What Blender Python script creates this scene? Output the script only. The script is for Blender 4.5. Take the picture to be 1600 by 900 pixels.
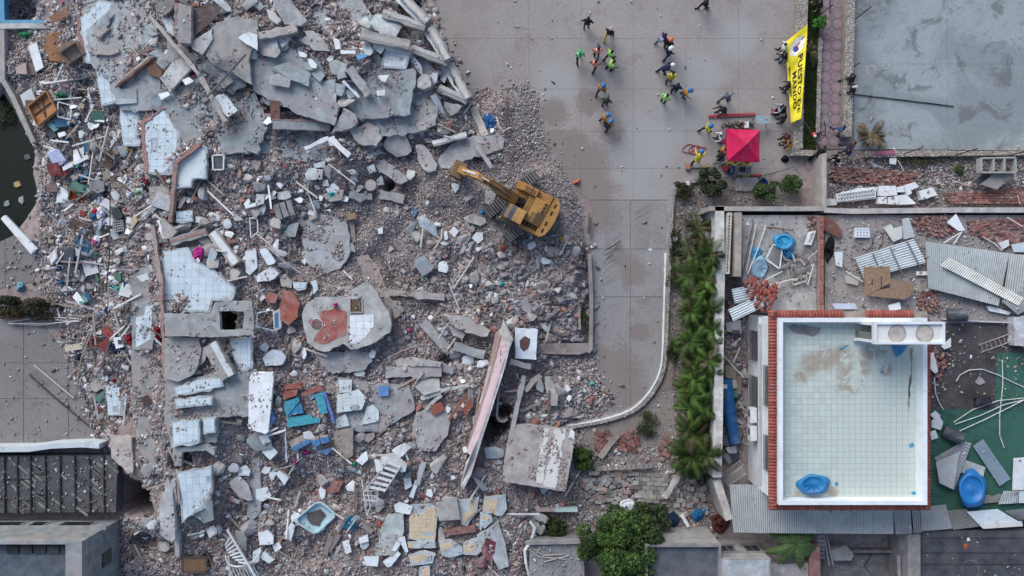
import bpy, bmesh, math, random
import numpy as np
from mathutils import Vector, Matrix, Euler
R = math.radians
rnd = random.Random(7)
NR = np.random.RandomState(11)
for o in list(bpy.data.objects): bpy.data.objects.remove(o)
SC = bpy.context.scene
COL = SC.collection
# ------------------------------------------------------------------ camera, sky, sun, exposure
H = 50.0          # flying height of the drone, metres
S = 26.0          # photograph pixels per metre on the ground
cam = bpy.data.cameras.new('camera'); camo = bpy.data.objects.new('camera', cam); COL.objects.link(camo)
camo.location = (0, 0, H); camo.rotation_euler = (0, 0, 0)
cam.sensor_width = 36.0; cam.lens = 36.0 * H / (1600.0 / S); cam.clip_start = 0.5; cam.clip_end = 2000
SC.camera = camo
SUN_EL, SUN_AZ = 38.0, 120.0
w = bpy.data.worlds.new('World'); SC.world = w; w.use_nodes = True
nt = w.node_tree; nt.nodes.clear()
sky = nt.nodes.new('ShaderNodeTexSky'); sky.sky_type = 'NISHITA'; sky.sun_disc = False
sky.sun_elevation = R(SUN_EL); sky.sun_rotation = R(90 - SUN_AZ + 360)
sky.air_density = 1.0; sky.dust_density = 2.5; sky.ozone_density = 1.0
bg = nt.nodes.new('ShaderNodeBackground'); bg.inputs[1].default_value = 0.10
wo = nt.nodes.new('ShaderNodeOutputWorld')
nt.links.new(sky.outputs[0], bg.inputs[0]); nt.links.new(bg.outputs[0], wo.inputs[0])
sl = bpy.data.lights.new('sun', 'SUN'); sl.energy = 1.15; sl.angle = R(42); sl.color = (0.93, 0.975, 1.0)
slo = bpy.data.objects.new('sun', sl); COL.objects.link(slo)
slo.rotation_euler = Euler((R(90 - SUN_EL), 0, R(SUN_AZ + 90)))
vs = SC.view_settings; vs.view_transform = 'Standard'; vs.look = 'None'; vs.exposure = 0.86; vs.gamma = 1.0; vs.use_curve_mapping = False

# ------------------------------------------------------------------ helpers
def W(x, y, z=0.0):
    k = (H - z) / H / S
    return Vector(((x - 800) * k, (450 - y) * k, z))
def PP(s):
    return [tuple(float(v) for v in p.split(',')) for p in s.split()]
LOC = {}
def tag(o, label=None, cat=None, group=None, kind=None):
    if label: o['label'] = label
    if cat: o['category'] = cat
    if group: o['group'] = group
    if kind: o['kind'] = kind
    return o
def link(o, loc=(0, 0, 0), parent=None):
    COL.objects.link(o); loc = Vector(loc)
    LOC[o.name] = loc
    if parent is not None:
        o.parent = parent; o.location = loc - LOC[parent.name]
    else: o.location = loc
    return o
def empty(name, loc, label, cat, group=None, kind=None):
    o = bpy.data.objects.new(name, None); o.empty_display_size = 0.2
    link(o, loc); return tag(o, label, cat, group, kind)
def mesh(name, V, F, mats=None, smooth=False, midx=None):
    me = bpy.data.meshes.new(name)
    me.from_pydata([tuple(v) for v in V], [], F)
    for m in (mats if isinstance(mats, (list, tuple)) else [mats]):
        if m: me.materials.append(m)
    if midx is not None: me.polygons.foreach_set('material_index', midx)
    if smooth: me.polygons.foreach_set('use_smooth', [True] * len(me.polygons))
    me.update(); return me
def MO(name, V, F, mat, color=None, parent=None, label=None, cat=None, group=None, kind=None, smooth=False, midx=None):
    """one mesh object from world coordinates, its origin at its own base"""
    A = np.array([tuple(v) for v in V], dtype=float)
    c = Vector(((A[:, 0].min() + A[:, 0].max()) / 2, (A[:, 1].min() + A[:, 1].max()) / 2, A[:, 2].min()))
    A -= np.array(c)
    o = bpy.data.objects.new(name, mesh(name, A, F, mat, smooth, midx))
    link(o, c, parent)
    if color is not None: o.color = (*color, 1)
    return tag(o, label, cat, group, kind)
class MB:
    """collects shapes for one mesh"""
    def __init__(s): s.V = []; s.F = []
    def add(s, V, F):
        n = len(s.V); s.V += [tuple(v) for v in V]; s.F += [tuple(i + n for i in f) for f in F]; return s
    def box(s, x0, x1, y0, y1, z0, z1):
        return s.add([(x0,y0,z0),(x1,y0,z0),(x1,y1,z0),(x0,y1,z0),(x0,y0,z1),(x1,y0,z1),(x1,y1,z1),(x0,y1,z1)],
                     [(3,2,1,0),(4,5,6,7),(0,1,5,4),(1,2,6,5),(2,3,7,6),(3,0,4,7)])
    def prism(s, top, bot):
        n = len(top)
        return s.add(list(top) + list(bot), [tuple(range(n)), tuple(range(2*n-1, n-1, -1))] +
                     [((i+1) % n, i, n+i, n+(i+1) % n) for i in range(n)])
    def bar(s, a, b, w, h, up=(0, 0, 1)):
        a = Vector(a); b = Vector(b); d = (b - a)
        if d.length < 1e-5: return s
        d.normalize(); u = Vector(up)
        if abs(d.dot(u)) > 0.97: u = Vector((1, 0, 0))
        sx = d.cross(u).normalized() * (w/2); sz = sx.cross(d).normalized() * (h/2)
        P = [a-sx-sz, a+sx-sz, a+sx+sz, a-sx+sz, b-sx-sz, b+sx-sz, b+sx+sz, b-sx+sz]
        return s.add(P, [(0,1,2,3),(7,6,5,4),(1,0,4,5),(2,1,5,6),(3,2,6,7),(0,3,7,4)])
    def tube(s, pts, r, n=6, caps=True):
        pts = [Vector(p) for p in pts]; m = len(pts); base = len(s.V)
        rr = r if isinstance(r, (list, tuple)) else [r] * m
        ref = Vector((0, 0, 1))
        for i, p in enumerate(pts):
            d = (pts[min(i+1, m-1)] - pts[max(i-1, 0)])
            d = d.normalized() if d.length > 1e-9 else Vector((0, 0, 1))
            q = ref if abs(d.dot(ref)) < 0.95 else Vector((1, 0, 0))
            a = d.cross(q).normalized(); b = d.cross(a).normalized()
            for k in range(n):
                t = 2*math.pi*k/n
                s.V.append(tuple(p + (a*math.cos(t) + b*math.sin(t)) * rr[i]))
        for i in range(m-1):
            for k in range(n):
                A = base+i*n+k; B = base+i*n+(k+1) % n
                s.F.append((A, B, B+n, A+n))
        if caps:
            s.F.append(tuple(base+k for k in range(n-1, -1, -1))); s.F.append(tuple(base+(m-1)*n+k for k in range(n)))
        return s
    def lathe(s, prof, c=(0, 0, 0), n=16, sx=1, sy=1):
        base = len(s.V); m = len(prof)
        for (r, z) in prof:
            for k in range(n):
                t = 2*math.pi*k/n; s.V.append((c[0]+r*sx*math.cos(t), c[1]+r*sy*math.sin(t), c[2]+z))
        for i in range(m-1):
            for k in range(n):
                A = base+i*n+k; B = base+i*n+(k+1) % n
                s.F.append((A, B, B+n, A+n))
        s.F.append(tuple(base+k for k in range(n-1, -1, -1))); s.F.append(tuple(base+(m-1)*n+k for k in range(n)))
        return s
    def xf(s, M):
        s.V = [tuple(M @ Vector(v)) for v in s.V]; return s
    def obj(s, name, mat, color=None, parent=None, label=None, cat=None, group=None, kind=None, smooth=False):
        return MO(name, s.V, s.F, mat, color, parent, label, cat, group, kind, smooth)
def local_obj(name, mb, mat, color=None, parent=None, smooth=False):
    """mesh in its parent's local frame"""
    o = bpy.data.objects.new(name, mesh(name, mb.V, mb.F, mat, smooth)); COL.objects.link(o)
    if parent is not None: o.parent = parent
    if color is not None: o.color = (*color, 1)
    return o
def copy_tree(o, parent=None):
    c = o.copy(); COL.objects.link(c); c.parent = parent
    for ch in o.children: copy_tree(ch, c)
    return c
def pip(x, y, poly):
    x = np.asarray(x, float); y = np.asarray(y, float); ins = np.zeros(x.shape, bool); n = len(poly)
    for i in range(n):
        x0, y0 = poly[i]; x1, y1 = poly[(i+1) % n]
        if y0 == y1: continue
        ins ^= ((y0 > y) != (y1 > y)) & (x < (x1-x0) * (y-y0) / (y1-y0) + x0)
    return ins
def pdist(x, y, poly, closed=True):
    x = np.asarray(x, float); y = np.asarray(y, float); d = np.full(x.shape, 1e9); n = len(poly)
    for i in range(n if closed else n-1):
        ax, ay = poly[i]; bx, by = poly[(i+1) % n]; dx, dy = bx-ax, by-ay
        t = np.clip(((x-ax)*dx + (y-ay)*dy) / (dx*dx+dy*dy+1e-9), 0, 1)
        d = np.minimum(d, np.hypot(x-ax-t*dx, y-ay-t*dy))
    return d
_ng = NR.rand(6, 257, 257)
def vnoise(x, y, k=0):
    g = _ng[k]; x = np.asarray(x) % 256; y = np.asarray(y) % 256
    xi = x.astype(int); yi = y.astype(int); fx = x-xi; fy = y-yi
    fx = fx*fx*(3-2*fx); fy = fy*fy*(3-2*fy)
    return (g[xi, yi]*(1-fx)+g[xi+1, yi]*fx)*(1-fy) + (g[xi, yi+1]*(1-fx)+g[xi+1, yi+1]*fx)*fy - 0.5

# ------------------------------------------------------------------ materials
MATS = {}
def _nodes(name):
    m = bpy.data.materials.new(name); m.use_nodes = True; t = m.node_tree; t.nodes.clear()
    out = t.nodes.new('ShaderNodeOutputMaterial'); bs = t.nodes.new('ShaderNodeBsdfPrincipled')
    t.links.new(bs.outputs[0], out.inputs[0]); return m, t, bs
def _noise(t, vec, scale, detail=4, rough=0.6, dist=0.0):
    n = t.nodes.new('ShaderNodeTexNoise'); n.inputs['Scale'].default_value = scale; n.inputs['Detail'].default_value = detail
    n.inputs['Roughness'].default_value = rough; n.inputs['Distortion'].default_value = dist
    if vec is not None: t.links.new(vec, n.inputs['Vector'])
    return n.outputs['Fac']
def _ramp(t, fac, a, b, ca=0.0, cb=1.0):
    r = t.nodes.new('ShaderNodeMapRange'); r.interpolation_type = 'SMOOTHSTEP'
    r.inputs[1].default_value = a; r.inputs[2].default_value = b; r.inputs[3].default_value = ca; r.inputs[4].default_value = cb
    t.links.new(fac, r.inputs[0]); return r.outputs[0]
def _mix(t, fac, a, b, mode='MIX'):
    m = t.nodes.new('ShaderNodeMix'); m.data_type = 'RGBA'; m.blend_type = mode
    for v, i in ((fac, 0), (a, 6), (b, 7)):
        if isinstance(v, (int, float)): m.inputs[i].default_value = v
        elif isinstance(v, tuple): m.inputs[i].default_value = (*v, 1) if len(v) == 3 else v
        else: t.links.new(v, m.inputs[i])
    return m.outputs[2]
def _math(t, op, a, b=None):
    m = t.nodes.new('ShaderNodeMath'); m.operation = op
    for i, v in enumerate((a, b)):
        if v is None: continue
        if isinstance(v, (int, float)): m.inputs[i].default_value = v
        else: t.links.new(v, m.inputs[i])
    return m.outputs[0]
def _bump(t, bs, h, strength, dist):
    b = t.nodes.new('ShaderNodeBump'); b.inputs['Strength'].default_value = strength; b.inputs['Distance'].default_value = dist
    t.links.new(h, b.inputs['Height']); t.links.new(b.outputs[0], bs.inputs['Normal'])
DUST = (0.305, 0.255, 0.245)
def omat(name, rough=0.9, var=0.25, scale=3.0, fine=25.0, dust=0.35, dscale=1.2, dlo=0.5, dhi=0.68, bump=0.3, bdist=0.02, metal=0.0, src='object', color=None,
         stretch=None, dustcol=DUST, spec=0.3):
    """procedural surface whose base colour is the object's colour (or a colour attribute)"""
    m, t, bs = _nodes(name)
    pos = t.nodes.new('ShaderNodeNewGeometry').outputs['Position']
    if stretch:
        tc = t.nodes.new('ShaderNodeTexCoord'); mp = t.nodes.new('ShaderNodeMapping'); mp.inputs['Scale'].default_value = stretch
        t.links.new(tc.outputs['Object'], mp.inputs['Vector']); vec = mp.outputs[0]
    else: vec = pos
    if src == 'object': base = t.nodes.new('ShaderNodeObjectInfo').outputs['Color']
    elif src == 'attr':
        a = t.nodes.new('ShaderNodeVertexColor'); a.layer_name = 'Col'; base = a.outputs['Color']
    else:
        rg = t.nodes.new('ShaderNodeRGB'); rg.outputs[0].default_value = (*color, 1); base = rg.outputs[0]
    n1 = _noise(t, vec, scale, 5, 0.65); n2 = _noise(t, vec, fine, 3, 0.6)
    v1 = _ramp(t, n1, 0.25, 0.75, 1-var, 1+var); v2 = _ramp(t, n2, 0.2, 0.8, 1-var*0.6, 1+var*0.6)
    v = _math(t, 'MULTIPLY', v1, v2)
    cc = t.nodes.new('ShaderNodeCombineXYZ')
    for i in range(3): t.links.new(v, cc.inputs[i])
    c = _mix(t, 1.0, base, cc.outputs[0], 'MULTIPLY')
    if dust > 0:
        dn = _noise(t, pos, dscale, 6, 0.7, 0.4)
        c = _mix(t, _ramp(t, dn, dlo, dhi, 0, dust), c, dustcol)
    t.links.new(c, bs.inputs['Base Color'])
    bs.inputs['Roughness'].default_value = rough; bs.inputs['Metallic'].default_value = metal
    bs.inputs['Specular IOR Level'].default_value = spec
    if bump: _bump(t, bs, n2, bump, bdist)
    MATS[name] = m; return m
CONC = omat('concrete', 0.92, 0.30, 1.6, 22, 0.62, 0.8, 0.43, 0.64, 0.5)
PLAS = omat('plaster', 0.85, 0.10, 2.0, 30, 0.45, 1.1, 0.54, 0.68, 0.25)
TILE = omat('glazed_tile', 0.5, 0.06, 0.8, 9, 0.42, 0.9, 0.56, 0.66, 0.1, spec=0.4)
BRIK = omat('brick', 0.95, 0.35, 5.0, 30, 0.45, 2.0, 0.48, 0.66, 0.5)
WOOD = omat('wood', 0.75, 0.3, 3.0, 14, 0.35, 1.5, 0.5, 0.68, 0.2, stretch=(1, 6, 6))
CLTH = omat('cloth', 0.95, 0.25, 6.0, 40, 0.18, 1.5, 0.5, 0.7, 0.3, spec=0.1)
METL = omat('painted_metal', 0.5, 0.15, 3.0, 30, 0.35, 1.5, 0.5, 0.68, 0.1)
CORR = omat('corrugated_sheet', 0.45, 0.12, 1.2, 14, 0.35, 0.7, 0.5, 0.7, 0.1, metal=0.25, dustcol=(0.20, 0.17, 0.15))
DMET = omat('dark_metal', 0.6, 0.3, 3.0, 30, 0.12, 1.5, 0.5, 0.68, 0.1)
PLST = omat('plastic', 0.55, 0.16, 3.0, 25, 0.34, 1.5, 0.5, 0.7, 0.05, spec=0.5)
PAIN = omat('machine_paint', 0.5, 0.18, 2.5, 20, 0.45, 1.2, 0.5, 0.7, 0.1, dustcol=(0.22, 0.16, 0.11))
DARK = omat('dirty_dark', 0.9, 0.35, 1.5, 18, 0.5, 0.6, 0.45, 0.7, 0.4, dustcol=(0.13, 0.115, 0.11))
RUBB = omat('rubble_pieces', 0.95, 0.16, 3.0, 35, 0.55, 0.55, 0.36, 0.66, 0.3, src='attr')
SKIN = omat('skin', 0.6, 0.05, 10, 60, 0, bump=0)
LEAF = omat('leaves', 0.6, 0.35, 1.2, 12, 0.0, bump=0, src='attr')
def flat(name, color, rough=0.9, **k):
    return omat(name, rough, src='rgb', color=color, **k)
# ------------------------------------------------------------------ terrain: street level, rubble mound, pits
MOUND = PP('-30,120 -5,125 12,150 60,235 45,330 10,385 60,400 70,450 95,500 150,600 160,690 185,735 185,800 182,930 830,930 835,850 905,800 920,740 905,690 890,668 945,640 938,600 905,560 922,545 922,400 912,340 905,300 880,262 850,235 825,150 775,138 738,165 700,95 672,30 655,-40 -30,-40')
CP = [(60,100,.4),(150,100,1.2),(240,100,2.0),(330,60,2.4),(450,80,2.4),(560,100,2.5),(650,60,1.6),(700,160,1.4),(760,200,.6),(830,180,.15),
 (200,250,1.0),(280,250,2.0),(350,280,1.8),(450,260,1.7),(550,230,1.6),(500,380,.5),(560,340,.6),(620,290,.5),(700,350,.7),(800,340,.9),
 (850,430,.9),(700,430,.8),(620,400,.5),(150,350,.8),(60,360,.15),(220,420,1.4),(300,440,2.3),(340,520,2.4),(300,650,2.2),(300,760,1.9),
 (430,500,1.3),(540,500,1.4),(460,640,1.4),(550,640,1.2),(650,560,1.1),(740,600,1.1),(620,700,.9),(480,760,.2),(450,860,.4),(620,780,.6),
 (680,830,.6),(770,830,.6),(840,700,.9),(870,600,.3),(905,560,.05),(900,500,.7),(100,560,.2),(170,620,.6),(210,700,1.2),(220,780,.6),
 (220,870,.1),(120,450,.3),(380,820,.5),(100,300,.5),(900,740,.3),(30,60,.2),(690,700,.8),(400,400,1.5),(380,180,2.2)]
PITS = [(362,501,17,4.5),(610,291,8,1.6),(300,712,14,2.2),(214,775,22,12),(203,755,13,12),(234,792,13,10),(638,12,18,1.8),(655,55,16,1.8),(665,110,14,.8),(690,140,12,.8),
        (412,170,10,1.5),(445,175,12,1.2),(777,658,16,2.5),(764,675,14,2.0),(790,640,10,1.5),(230,850,20,.9),(478,858,22,.5),(330,870,10,.6),(35,14,22,1.4),(640,45,12,1.5),(243,165,8,1.2),
        (515,540,8,.6),(700,560,10,.6),(470,765,30,.3)]
_cp = np.array(CP)
def height_px(px, py):
    px = np.asarray(px, float); py = np.asarray(py, float)
    num = np.zeros(px.shape); den = np.zeros(px.shape)
    for x, y, z in _cp:
        wgt = 1.0 / (((px-x)**2 + (py-y)**2) / 900.0 + 0.35) ** 1.6
        num += wgt*z; den += wgt
    ins = pip(px, py, MOUND); d = pdist(px, py, MOUND)
    m = np.clip(np.where(ins, d, 0) / 30.0, 0, 1); m = m*m*(3-2*m)
    z = num/den*m + m*(vnoise(px/34, py/34, 0)*0.55 + vnoise(px/13, py/13, 1)*0.20 + vnoise(px/5, py/5, 2)*0.06)
    z = np.where(ins, np.maximum(z, 0.02*m), 0)
    for x, y, r, dep in PITS:
        q = np.hypot(px-x, py-y)/r
        z = z - dep*np.clip((1.3-q)*1.6, 0, 1)**0.7*(q < 1.3)
    return z
POND = PP('-60,128 4,140 22,170 56,232 52,270 62,310 40,345 18,372 -60,420')
GX = np.concatenate([[-6000, -2500, -1200, -600, -300], np.arange(-150, 1751, 5.0), [1950, 2300, 3000, 4200, 7800]])
GY = np.concatenate([[-5200, -2400, -1100, -500, -250], np.arange(-120, 1021, 5.0), [1200, 1500, 2200, 3600, 6200]])
gxx, gyy = np.meshgrid(GX, GY)
gz = height_px(gxx, gyy)
pd_ = pdist(gxx, gyy, POND)
gz = np.where(pip(gxx, gyy, POND), gz*0 - np.clip(pd_/14, 0, 1)*0.9, gz)
nx, ny = len(GX), len(GY)
V = np.stack([(gxx-800)/S, (450-gyy)/S, gz], -1).reshape(-1, 3)
idx = np.arange(nx*ny).reshape(ny, nx)
F = np.stack([idx[1:, :-1], idx[1:, 1:], idx[:-1, 1:], idx[:-1, :-1]], -1).reshape(-1, 4)
def ground_material():
    m, t, bs = _nodes('dusty_ground')
    pos = t.nodes.new('ShaderNodeNewGeometry').outputs['Position']
    a = _noise(t, pos, 0.25, 5, .6); b = _noise(t, pos, 3.0, 6, .75); c = _noise(t, pos, 22, 4, .7)
    col = _mix(t, _ramp(t, a, .35, .65), (0.285, 0.228, 0.218), (0.33, 0.29, 0.28))
    col = _mix(t, _ramp(t, b, .45, .62), col, (0.225, 0.18, 0.172))
    col = _mix(t, _ramp(t, c, .60, .72), col, (0.42, 0.40, 0.39))
    col = _mix(t, _ramp(t, c, .40, .30), col, (0.11, 0.08, 0.075))
    t.links.new(col, bs.inputs['Base Color']); bs.inputs['Roughness'].default_value = 0.97; bs.inputs['Specular IOR Level'].default_value = 0.1
    _bump(t, bs, b, 0.7, 0.06); return m
GROUND = ground_material()
me = bpy.data.meshes.new('ground'); me.from_pydata(V.tolist(), [], F.tolist()); me.materials.append(GROUND)
me.polygons.foreach_set('use_smooth', [True]*len(me.polygons)); me.update()
go = bpy.data.objects.new('ground', me); link(go); tag(go, 'dusty pinkish brown ground under the collapsed building', None, None, 'structure')
_gx0, _gy0 = -150.0, -120.0; _core = gz[5:-5, 5:-5]
def zg(px, py):
    """terrain height at ground pixel positions (arrays)"""
    fx = np.clip((np.asarray(px, float)-_gx0)/5.0, 0, _core.shape[1]-1.001); fy = np.clip((np.asarray(py, float)-_gy0)/5.0, 0, _core.shape[0]-1.001)
    i = fx.astype(int); j = fy.astype(int); u = fx-i; v = fy-j
    return (_core[j, i]*(1-u)+_core[j, i+1]*u)*(1-v) + (_core[j+1, i]*(1-u)+_core[j+1, i+1]*u)*v
def zat(x, y):
    """terrain height seen at a photograph pixel"""
    z = 0.0
    for _ in range(3):
        k = (H-z)/H; z = float(zg(800+(x-800)*k, 450+(y-450)*k))
    return z

# ------------------------------------------------------------------ paved surfaces
def blotch(name, c1, c2, c3, s1=0.35, s2=1.6, lo=.42, hi=.6, f=30, speck=True, rough=0.9, b2=(.5, .66), dist=0.6, spots=()):
    m, t, bs = _nodes(name)
    pos = t.nodes.new('ShaderNodeNewGeometry').outputs['Position']
    a = _noise(t, pos, s1, 6, .62, dist); b = _noise(t, pos, s2, 7, .7, dist); c = _noise(t, pos, f, 3, .6); d = _noise(t, pos, 6.0, 5, .7)
    col = _mix(t, _ramp(t, a, lo, hi), c1, c2)
    col = _mix(t, _ramp(t, b, b2[0], b2[1], 0, .8), col, c3)
    col = _mix(t, _ramp(t, d, .3, .7, 0, .22), col, (0.08, 0.075, 0.08))
    if speck: col = _mix(t, _ramp(t, c, .68, .76, 0, .5), col, (.5, .5, .5))
    for sc_, (lst, amt) in spots:
        tot = None
        for (x, y, r) in lst:
            dn = t.nodes.new('ShaderNodeVectorMath'); dn.operation = 'DISTANCE'; t.links.new(pos, dn.inputs[0]); dn.inputs[1].default_value = W(x, y, .03); f_ = _ramp(t, dn.outputs['Value'], r*1.5, r*.2); tot = f_ if tot is None else _math(t, 'MAXIMUM', tot, f_)
        col = _mix(t, _math(t, 'MULTIPLY', _ramp(t, _math(t, 'ADD', _math(t, 'MULTIPLY', tot, .5), _math(t, 'ADD', _math(t, 'MULTIPLY', b, .45), _math(t, 'MULTIPLY', d, .6))), .60, .92), amt), col, sc_)
    t.links.new(col, bs.inputs['Base Color']); bs.inputs['Roughness'].default_value = rough; bs.inputs['Specular IOR Level'].default_value = 0.1
    _bump(t, bs, d, 0.25, 0.02); return m
SPB = [(915, 262, 1.8), (925, 300, 1.7), (895, 235, 1.4), (930, 335, 1.4), (905, 285, 1.6), (868, 222, 1.0), (955, 205, .9), (865, 175, 1.0), (920, 160, .9), (990, 425, .9), (965, 400, .7), (960, 590, 2.2), (985, 620, 1.5), (935, 560, 1.0), (1000, 520, .7)]
SPL = [(1000, 230, 2.4), (1015, 290, 1.6), (1060, 190, 1.8), (870, 130, 1.6), (1090, 120, 1.6), (1150, 60, 1.4), (985, 260, 1.5)]
PLAZA = blotch('plaza_concrete', (.345, .318, .303), (.312, .28, .264), (.27, .234, .217), .12, .55, spots=(((.335, .34, .337), (SPL, .6)), ((.20, .166, .15), (SPB, .7))))
LANE = blotch('lane_concrete', (.305, .30, .297), (.28, .264, .257), (.24, .217, .207), .15, .8, spots=(((.21, .175, .16), (SPB, .75)),))
YARD = blotch('yard_concrete', (.32, .36, .375), (.245, .28, .295), (.15, .162, .168), .22, .6, .42, .58, b2=(.52, .62), dist=.5)
YARDL = blotch('left_paving', (.25, .238, .234), (.22, .203, .197), (.18, .16, .152), .15, .8)
def clip_half(poly, a, b, c):
    """keep a*x+b*y<=c"""
    out = []; n = len(poly)
    for i in range(n):
        p, q = poly[i], poly[(i+1) % n]; dp = a*p[0]+b*p[1]-c; dq = a*q[0]+b*q[1]-c
        if dp <= 0: out.append(p)
        if (dp < 0 < dq) or (dq < 0 < dp):
            s = dp/(dp-dq); out.append((p[0]+(q[0]-p[0])*s, p[1]+(q[1]-p[1])*s))
    return out
def clip_rect(poly, x0, x1, y0, y1):
    for a, b, c in ((1, 0, x1), (-1, 0, -x0), (0, 1, y1), (0, -1, -y0)):
        poly = clip_half(poly, a, b, c)
        if len(poly) < 3: return []
    return poly
def parea(p): return 0.5*sum(p[i][0]*p[(i+1) % len(p)][1]-p[(i+1) % len(p)][0]*p[i][1] for i in range(len(p)))
def sheet(name, poly, z, mat, th=0.02, parent=None, color=None, label=None, kind=None, cat=None):
    if parea(poly) > 0: poly = poly[::-1]      # image y runs down: make it counter-clockwise seen from above
    top = [W(x, y, z) for x, y in poly]; bot = [v - Vector((0, 0, th)) for v in top]
    # keep the pixel footprint of a ground sheet
    return MB().prism(top, bot).obj(name, mat, color, parent, label, cat, None, kind)
def paving(name, poly, xs, ys, z, mat, label, gap=0.5, skew=0.0):
    root = empty(name, W(*poly[0], 0), label, None, None, 'structure')
    for i in range(len(xs)-1):
        for j in range(len(ys)-1):
            c = clip_rect(poly, xs[i]+gap, xs[i+1]-gap, ys[j]+gap, ys[j+1]-gap)
            if len(c) >= 3 and abs(parea(c)) > 40: sheet('paving_slab', c, z + rnd.uniform(-.003, .003), mat, 0.03, root)
    return root
paving('plaza', PP('640,-40 1254,-40 1238,240 1236,262 1185,276 1066,278 1052,286 1046,312 920,312 905,300 870,262 835,240 828,215 800,150 760,138 735,150 690,60'),
       [640, 826, 908, 990, 1072, 1154, 1260], [-40, 60, 139, 205, 263, 330], 0.03, PLAZA, 'grey concrete plaza where the rescuers stand', 0.14)
paving('lane', PP('921,313 1046,313 1043,330 1038,470 1035,560 1028,590 1012,618 985,642 940,654 890,662 925,560 924,400 928,330'),
       [880, 985, 1060], [290, 313, 389, 464, 680], 0.035, LANE, 'worn grey concrete lane beside the kerb', 0.5)
paving('paved_court', PP('-40,500 60,500 150,610 162,690 150,700 -40,697'), [-40, 37, 107, 180], [490, 567, 623, 710], 0.03, YARDL, 'dusty paved court at the lower left', 0.5)
paving('side_pavement', PP('-40,395 26,366 64,402 52,440 -40,458'), [-40, 8, 70], [360, 420, 470], 0.03, YARDL, 'dusty pavement beside the dark pool', 0.4)
paving('terrace_walk', PP('-6,46 38,46 44,120 20,128 4,122'), [-10, 60], [40, 130], 0.06, YARDL, 'dusty walkway behind the pale coping', 0.4)
paving('yard', PP('1334,-40 1720,-40 1720,234 1331,234'), [1334, 1480, 1720], [-40, 100, 250], 0.05, YARD, 'blotchy blue grey concrete yard at the top right', 0.15)
sheet('pond', POND, -0.28, None, 0.01).data.materials.append((lambda: (lambda m, t, b: (b.inputs['Base Color'].__setattr__('default_value', (.006, .010, .007, 1)), b.inputs['Roughness'].__setattr__('default_value', .45), b.inputs['Specular IOR Level'].__setattr__('default_value', .2), m)[-1])(*_nodes('pond_water')))())
tag(bpy.data.objects['pond'], 'dark green standing water at the left edge', None, None, 'structure')
# planting strip soil
SOIL = blotch('strip_soil', (.24, .205, .185), (.28, .245, .225), (.17, .145, .125), .4, 1.8)
sheet('planting_strip', PP('1060,286 1250,276 1250,322 1128,326 1122,420 1118,740 1090,760 1048,760 900,690 900,668 940,664 992,652 1018,626 1036,594 1042,560 1044,470 1048,310'), 0.06, SOIL, 0.05, kind='structure')
sheet('rubble_court', PP('900,690 1048,700 1120,740 1150,840 1000,850 835,848 835,800'), 0.03, SOIL, 0.02, kind='structure')
# kerb: flat gutter strip, white edge, pebble retaining wall
def ribbon(path, off0, off1):
    L = []; n = len(path)
    nor = []
    for i in range(n):
        a = Vector(path[max(i-1, 0)]); b = Vector(path[min(i+1, n-1)]); d = (b-a).normalized(); nor.append(Vector((-d.y, d.x)))
    return [(path[i][0]+nor[i].x*off0, path[i][1]+nor[i].y*off0) for i in range(n)], [(path[i][0]+nor[i].x*off1, path[i][1]+nor[i].y*off1) for i in range(n)]
def smooth_path(p, k=3):
    for _ in range(k):
        q = [p[0]]
        for a, b in zip(p, p[1:]):
            q += [(a[0]*.75+b[0]*.25, a[1]*.75+b[1]*.25), (a[0]*.25+b[0]*.75, a[1]*.25+b[1]*.75)]
        p = q + [p[-1]]
    return p
def wall_path(name, path, w0, w1, z0, z1, mat, color=None, parent=None, **k):
    """a wall that follows a pixel path (given at its top); w0,w1 offsets in pixels across it"""
    a, b = ribbon(path, w0, w1); mb = MB(); n = len(path)
    V = []
    for (p, q) in zip(a, b):
        P = W(*p, z1); Q = W(*q, z1); V += [P, Q, Vector((P.x, P.y, z0)), Vector((Q.x, Q.y, z0))]
    F = []
    for i in range(n-1):
        o = i*4; e = o+4
        F += [(o, o+1, e+1, e), (o+2, e+2, e+3, o+3), (o, e, e+2, o+2), (o+1, o+3, e+3, e+1)]
    F += [(0, 2, 3, 1), ((n-1)*4, (n-1)*4+1, (n-1)*4+3, (n-1)*4+2)]
    mb.add(V, F)
    o = mb.obj(name, mat, color, parent, **k)
    bm = bmesh.new(); bm.from_mesh(o.data); bmesh.ops.recalc_face_normals(bm, faces=bm.faces); bm.to_mesh(o.data); bm.free()
    return o
KP = smooth_path(PP('1092,278 1066,280 1052,292 1046,312 1042,400 1038,480 1036,560 1030,588 1014,616 988,640 940,655 884,664'))
kerb = empty('kerb', W(1036, 560), 'curved concrete kerb with white edge and pebble wall round the lane', 'kerb')
wall_path('kerb_stone', KP, 3, -3, 0, .16, CONC, (.27, .27, .265), kerb)
KW = smooth_path(PP('1041,395 1038,480 1036,560 1030,588 1014,616 988,642 940,657 884,666'))
wall_path('painted_edge', KW, 2.0, -0.6, 0, .20, PLAS, (.72, .74, .75), kerb)
wall_path('retaining_wall', KP, -3.2, -7.5, 0, .28, CONC, (.22, .20, .18), kerb)
PEBM = omat('pebble_stone', 0.85, 0.2, 6, 30, 0.1, src='attr')
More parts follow.
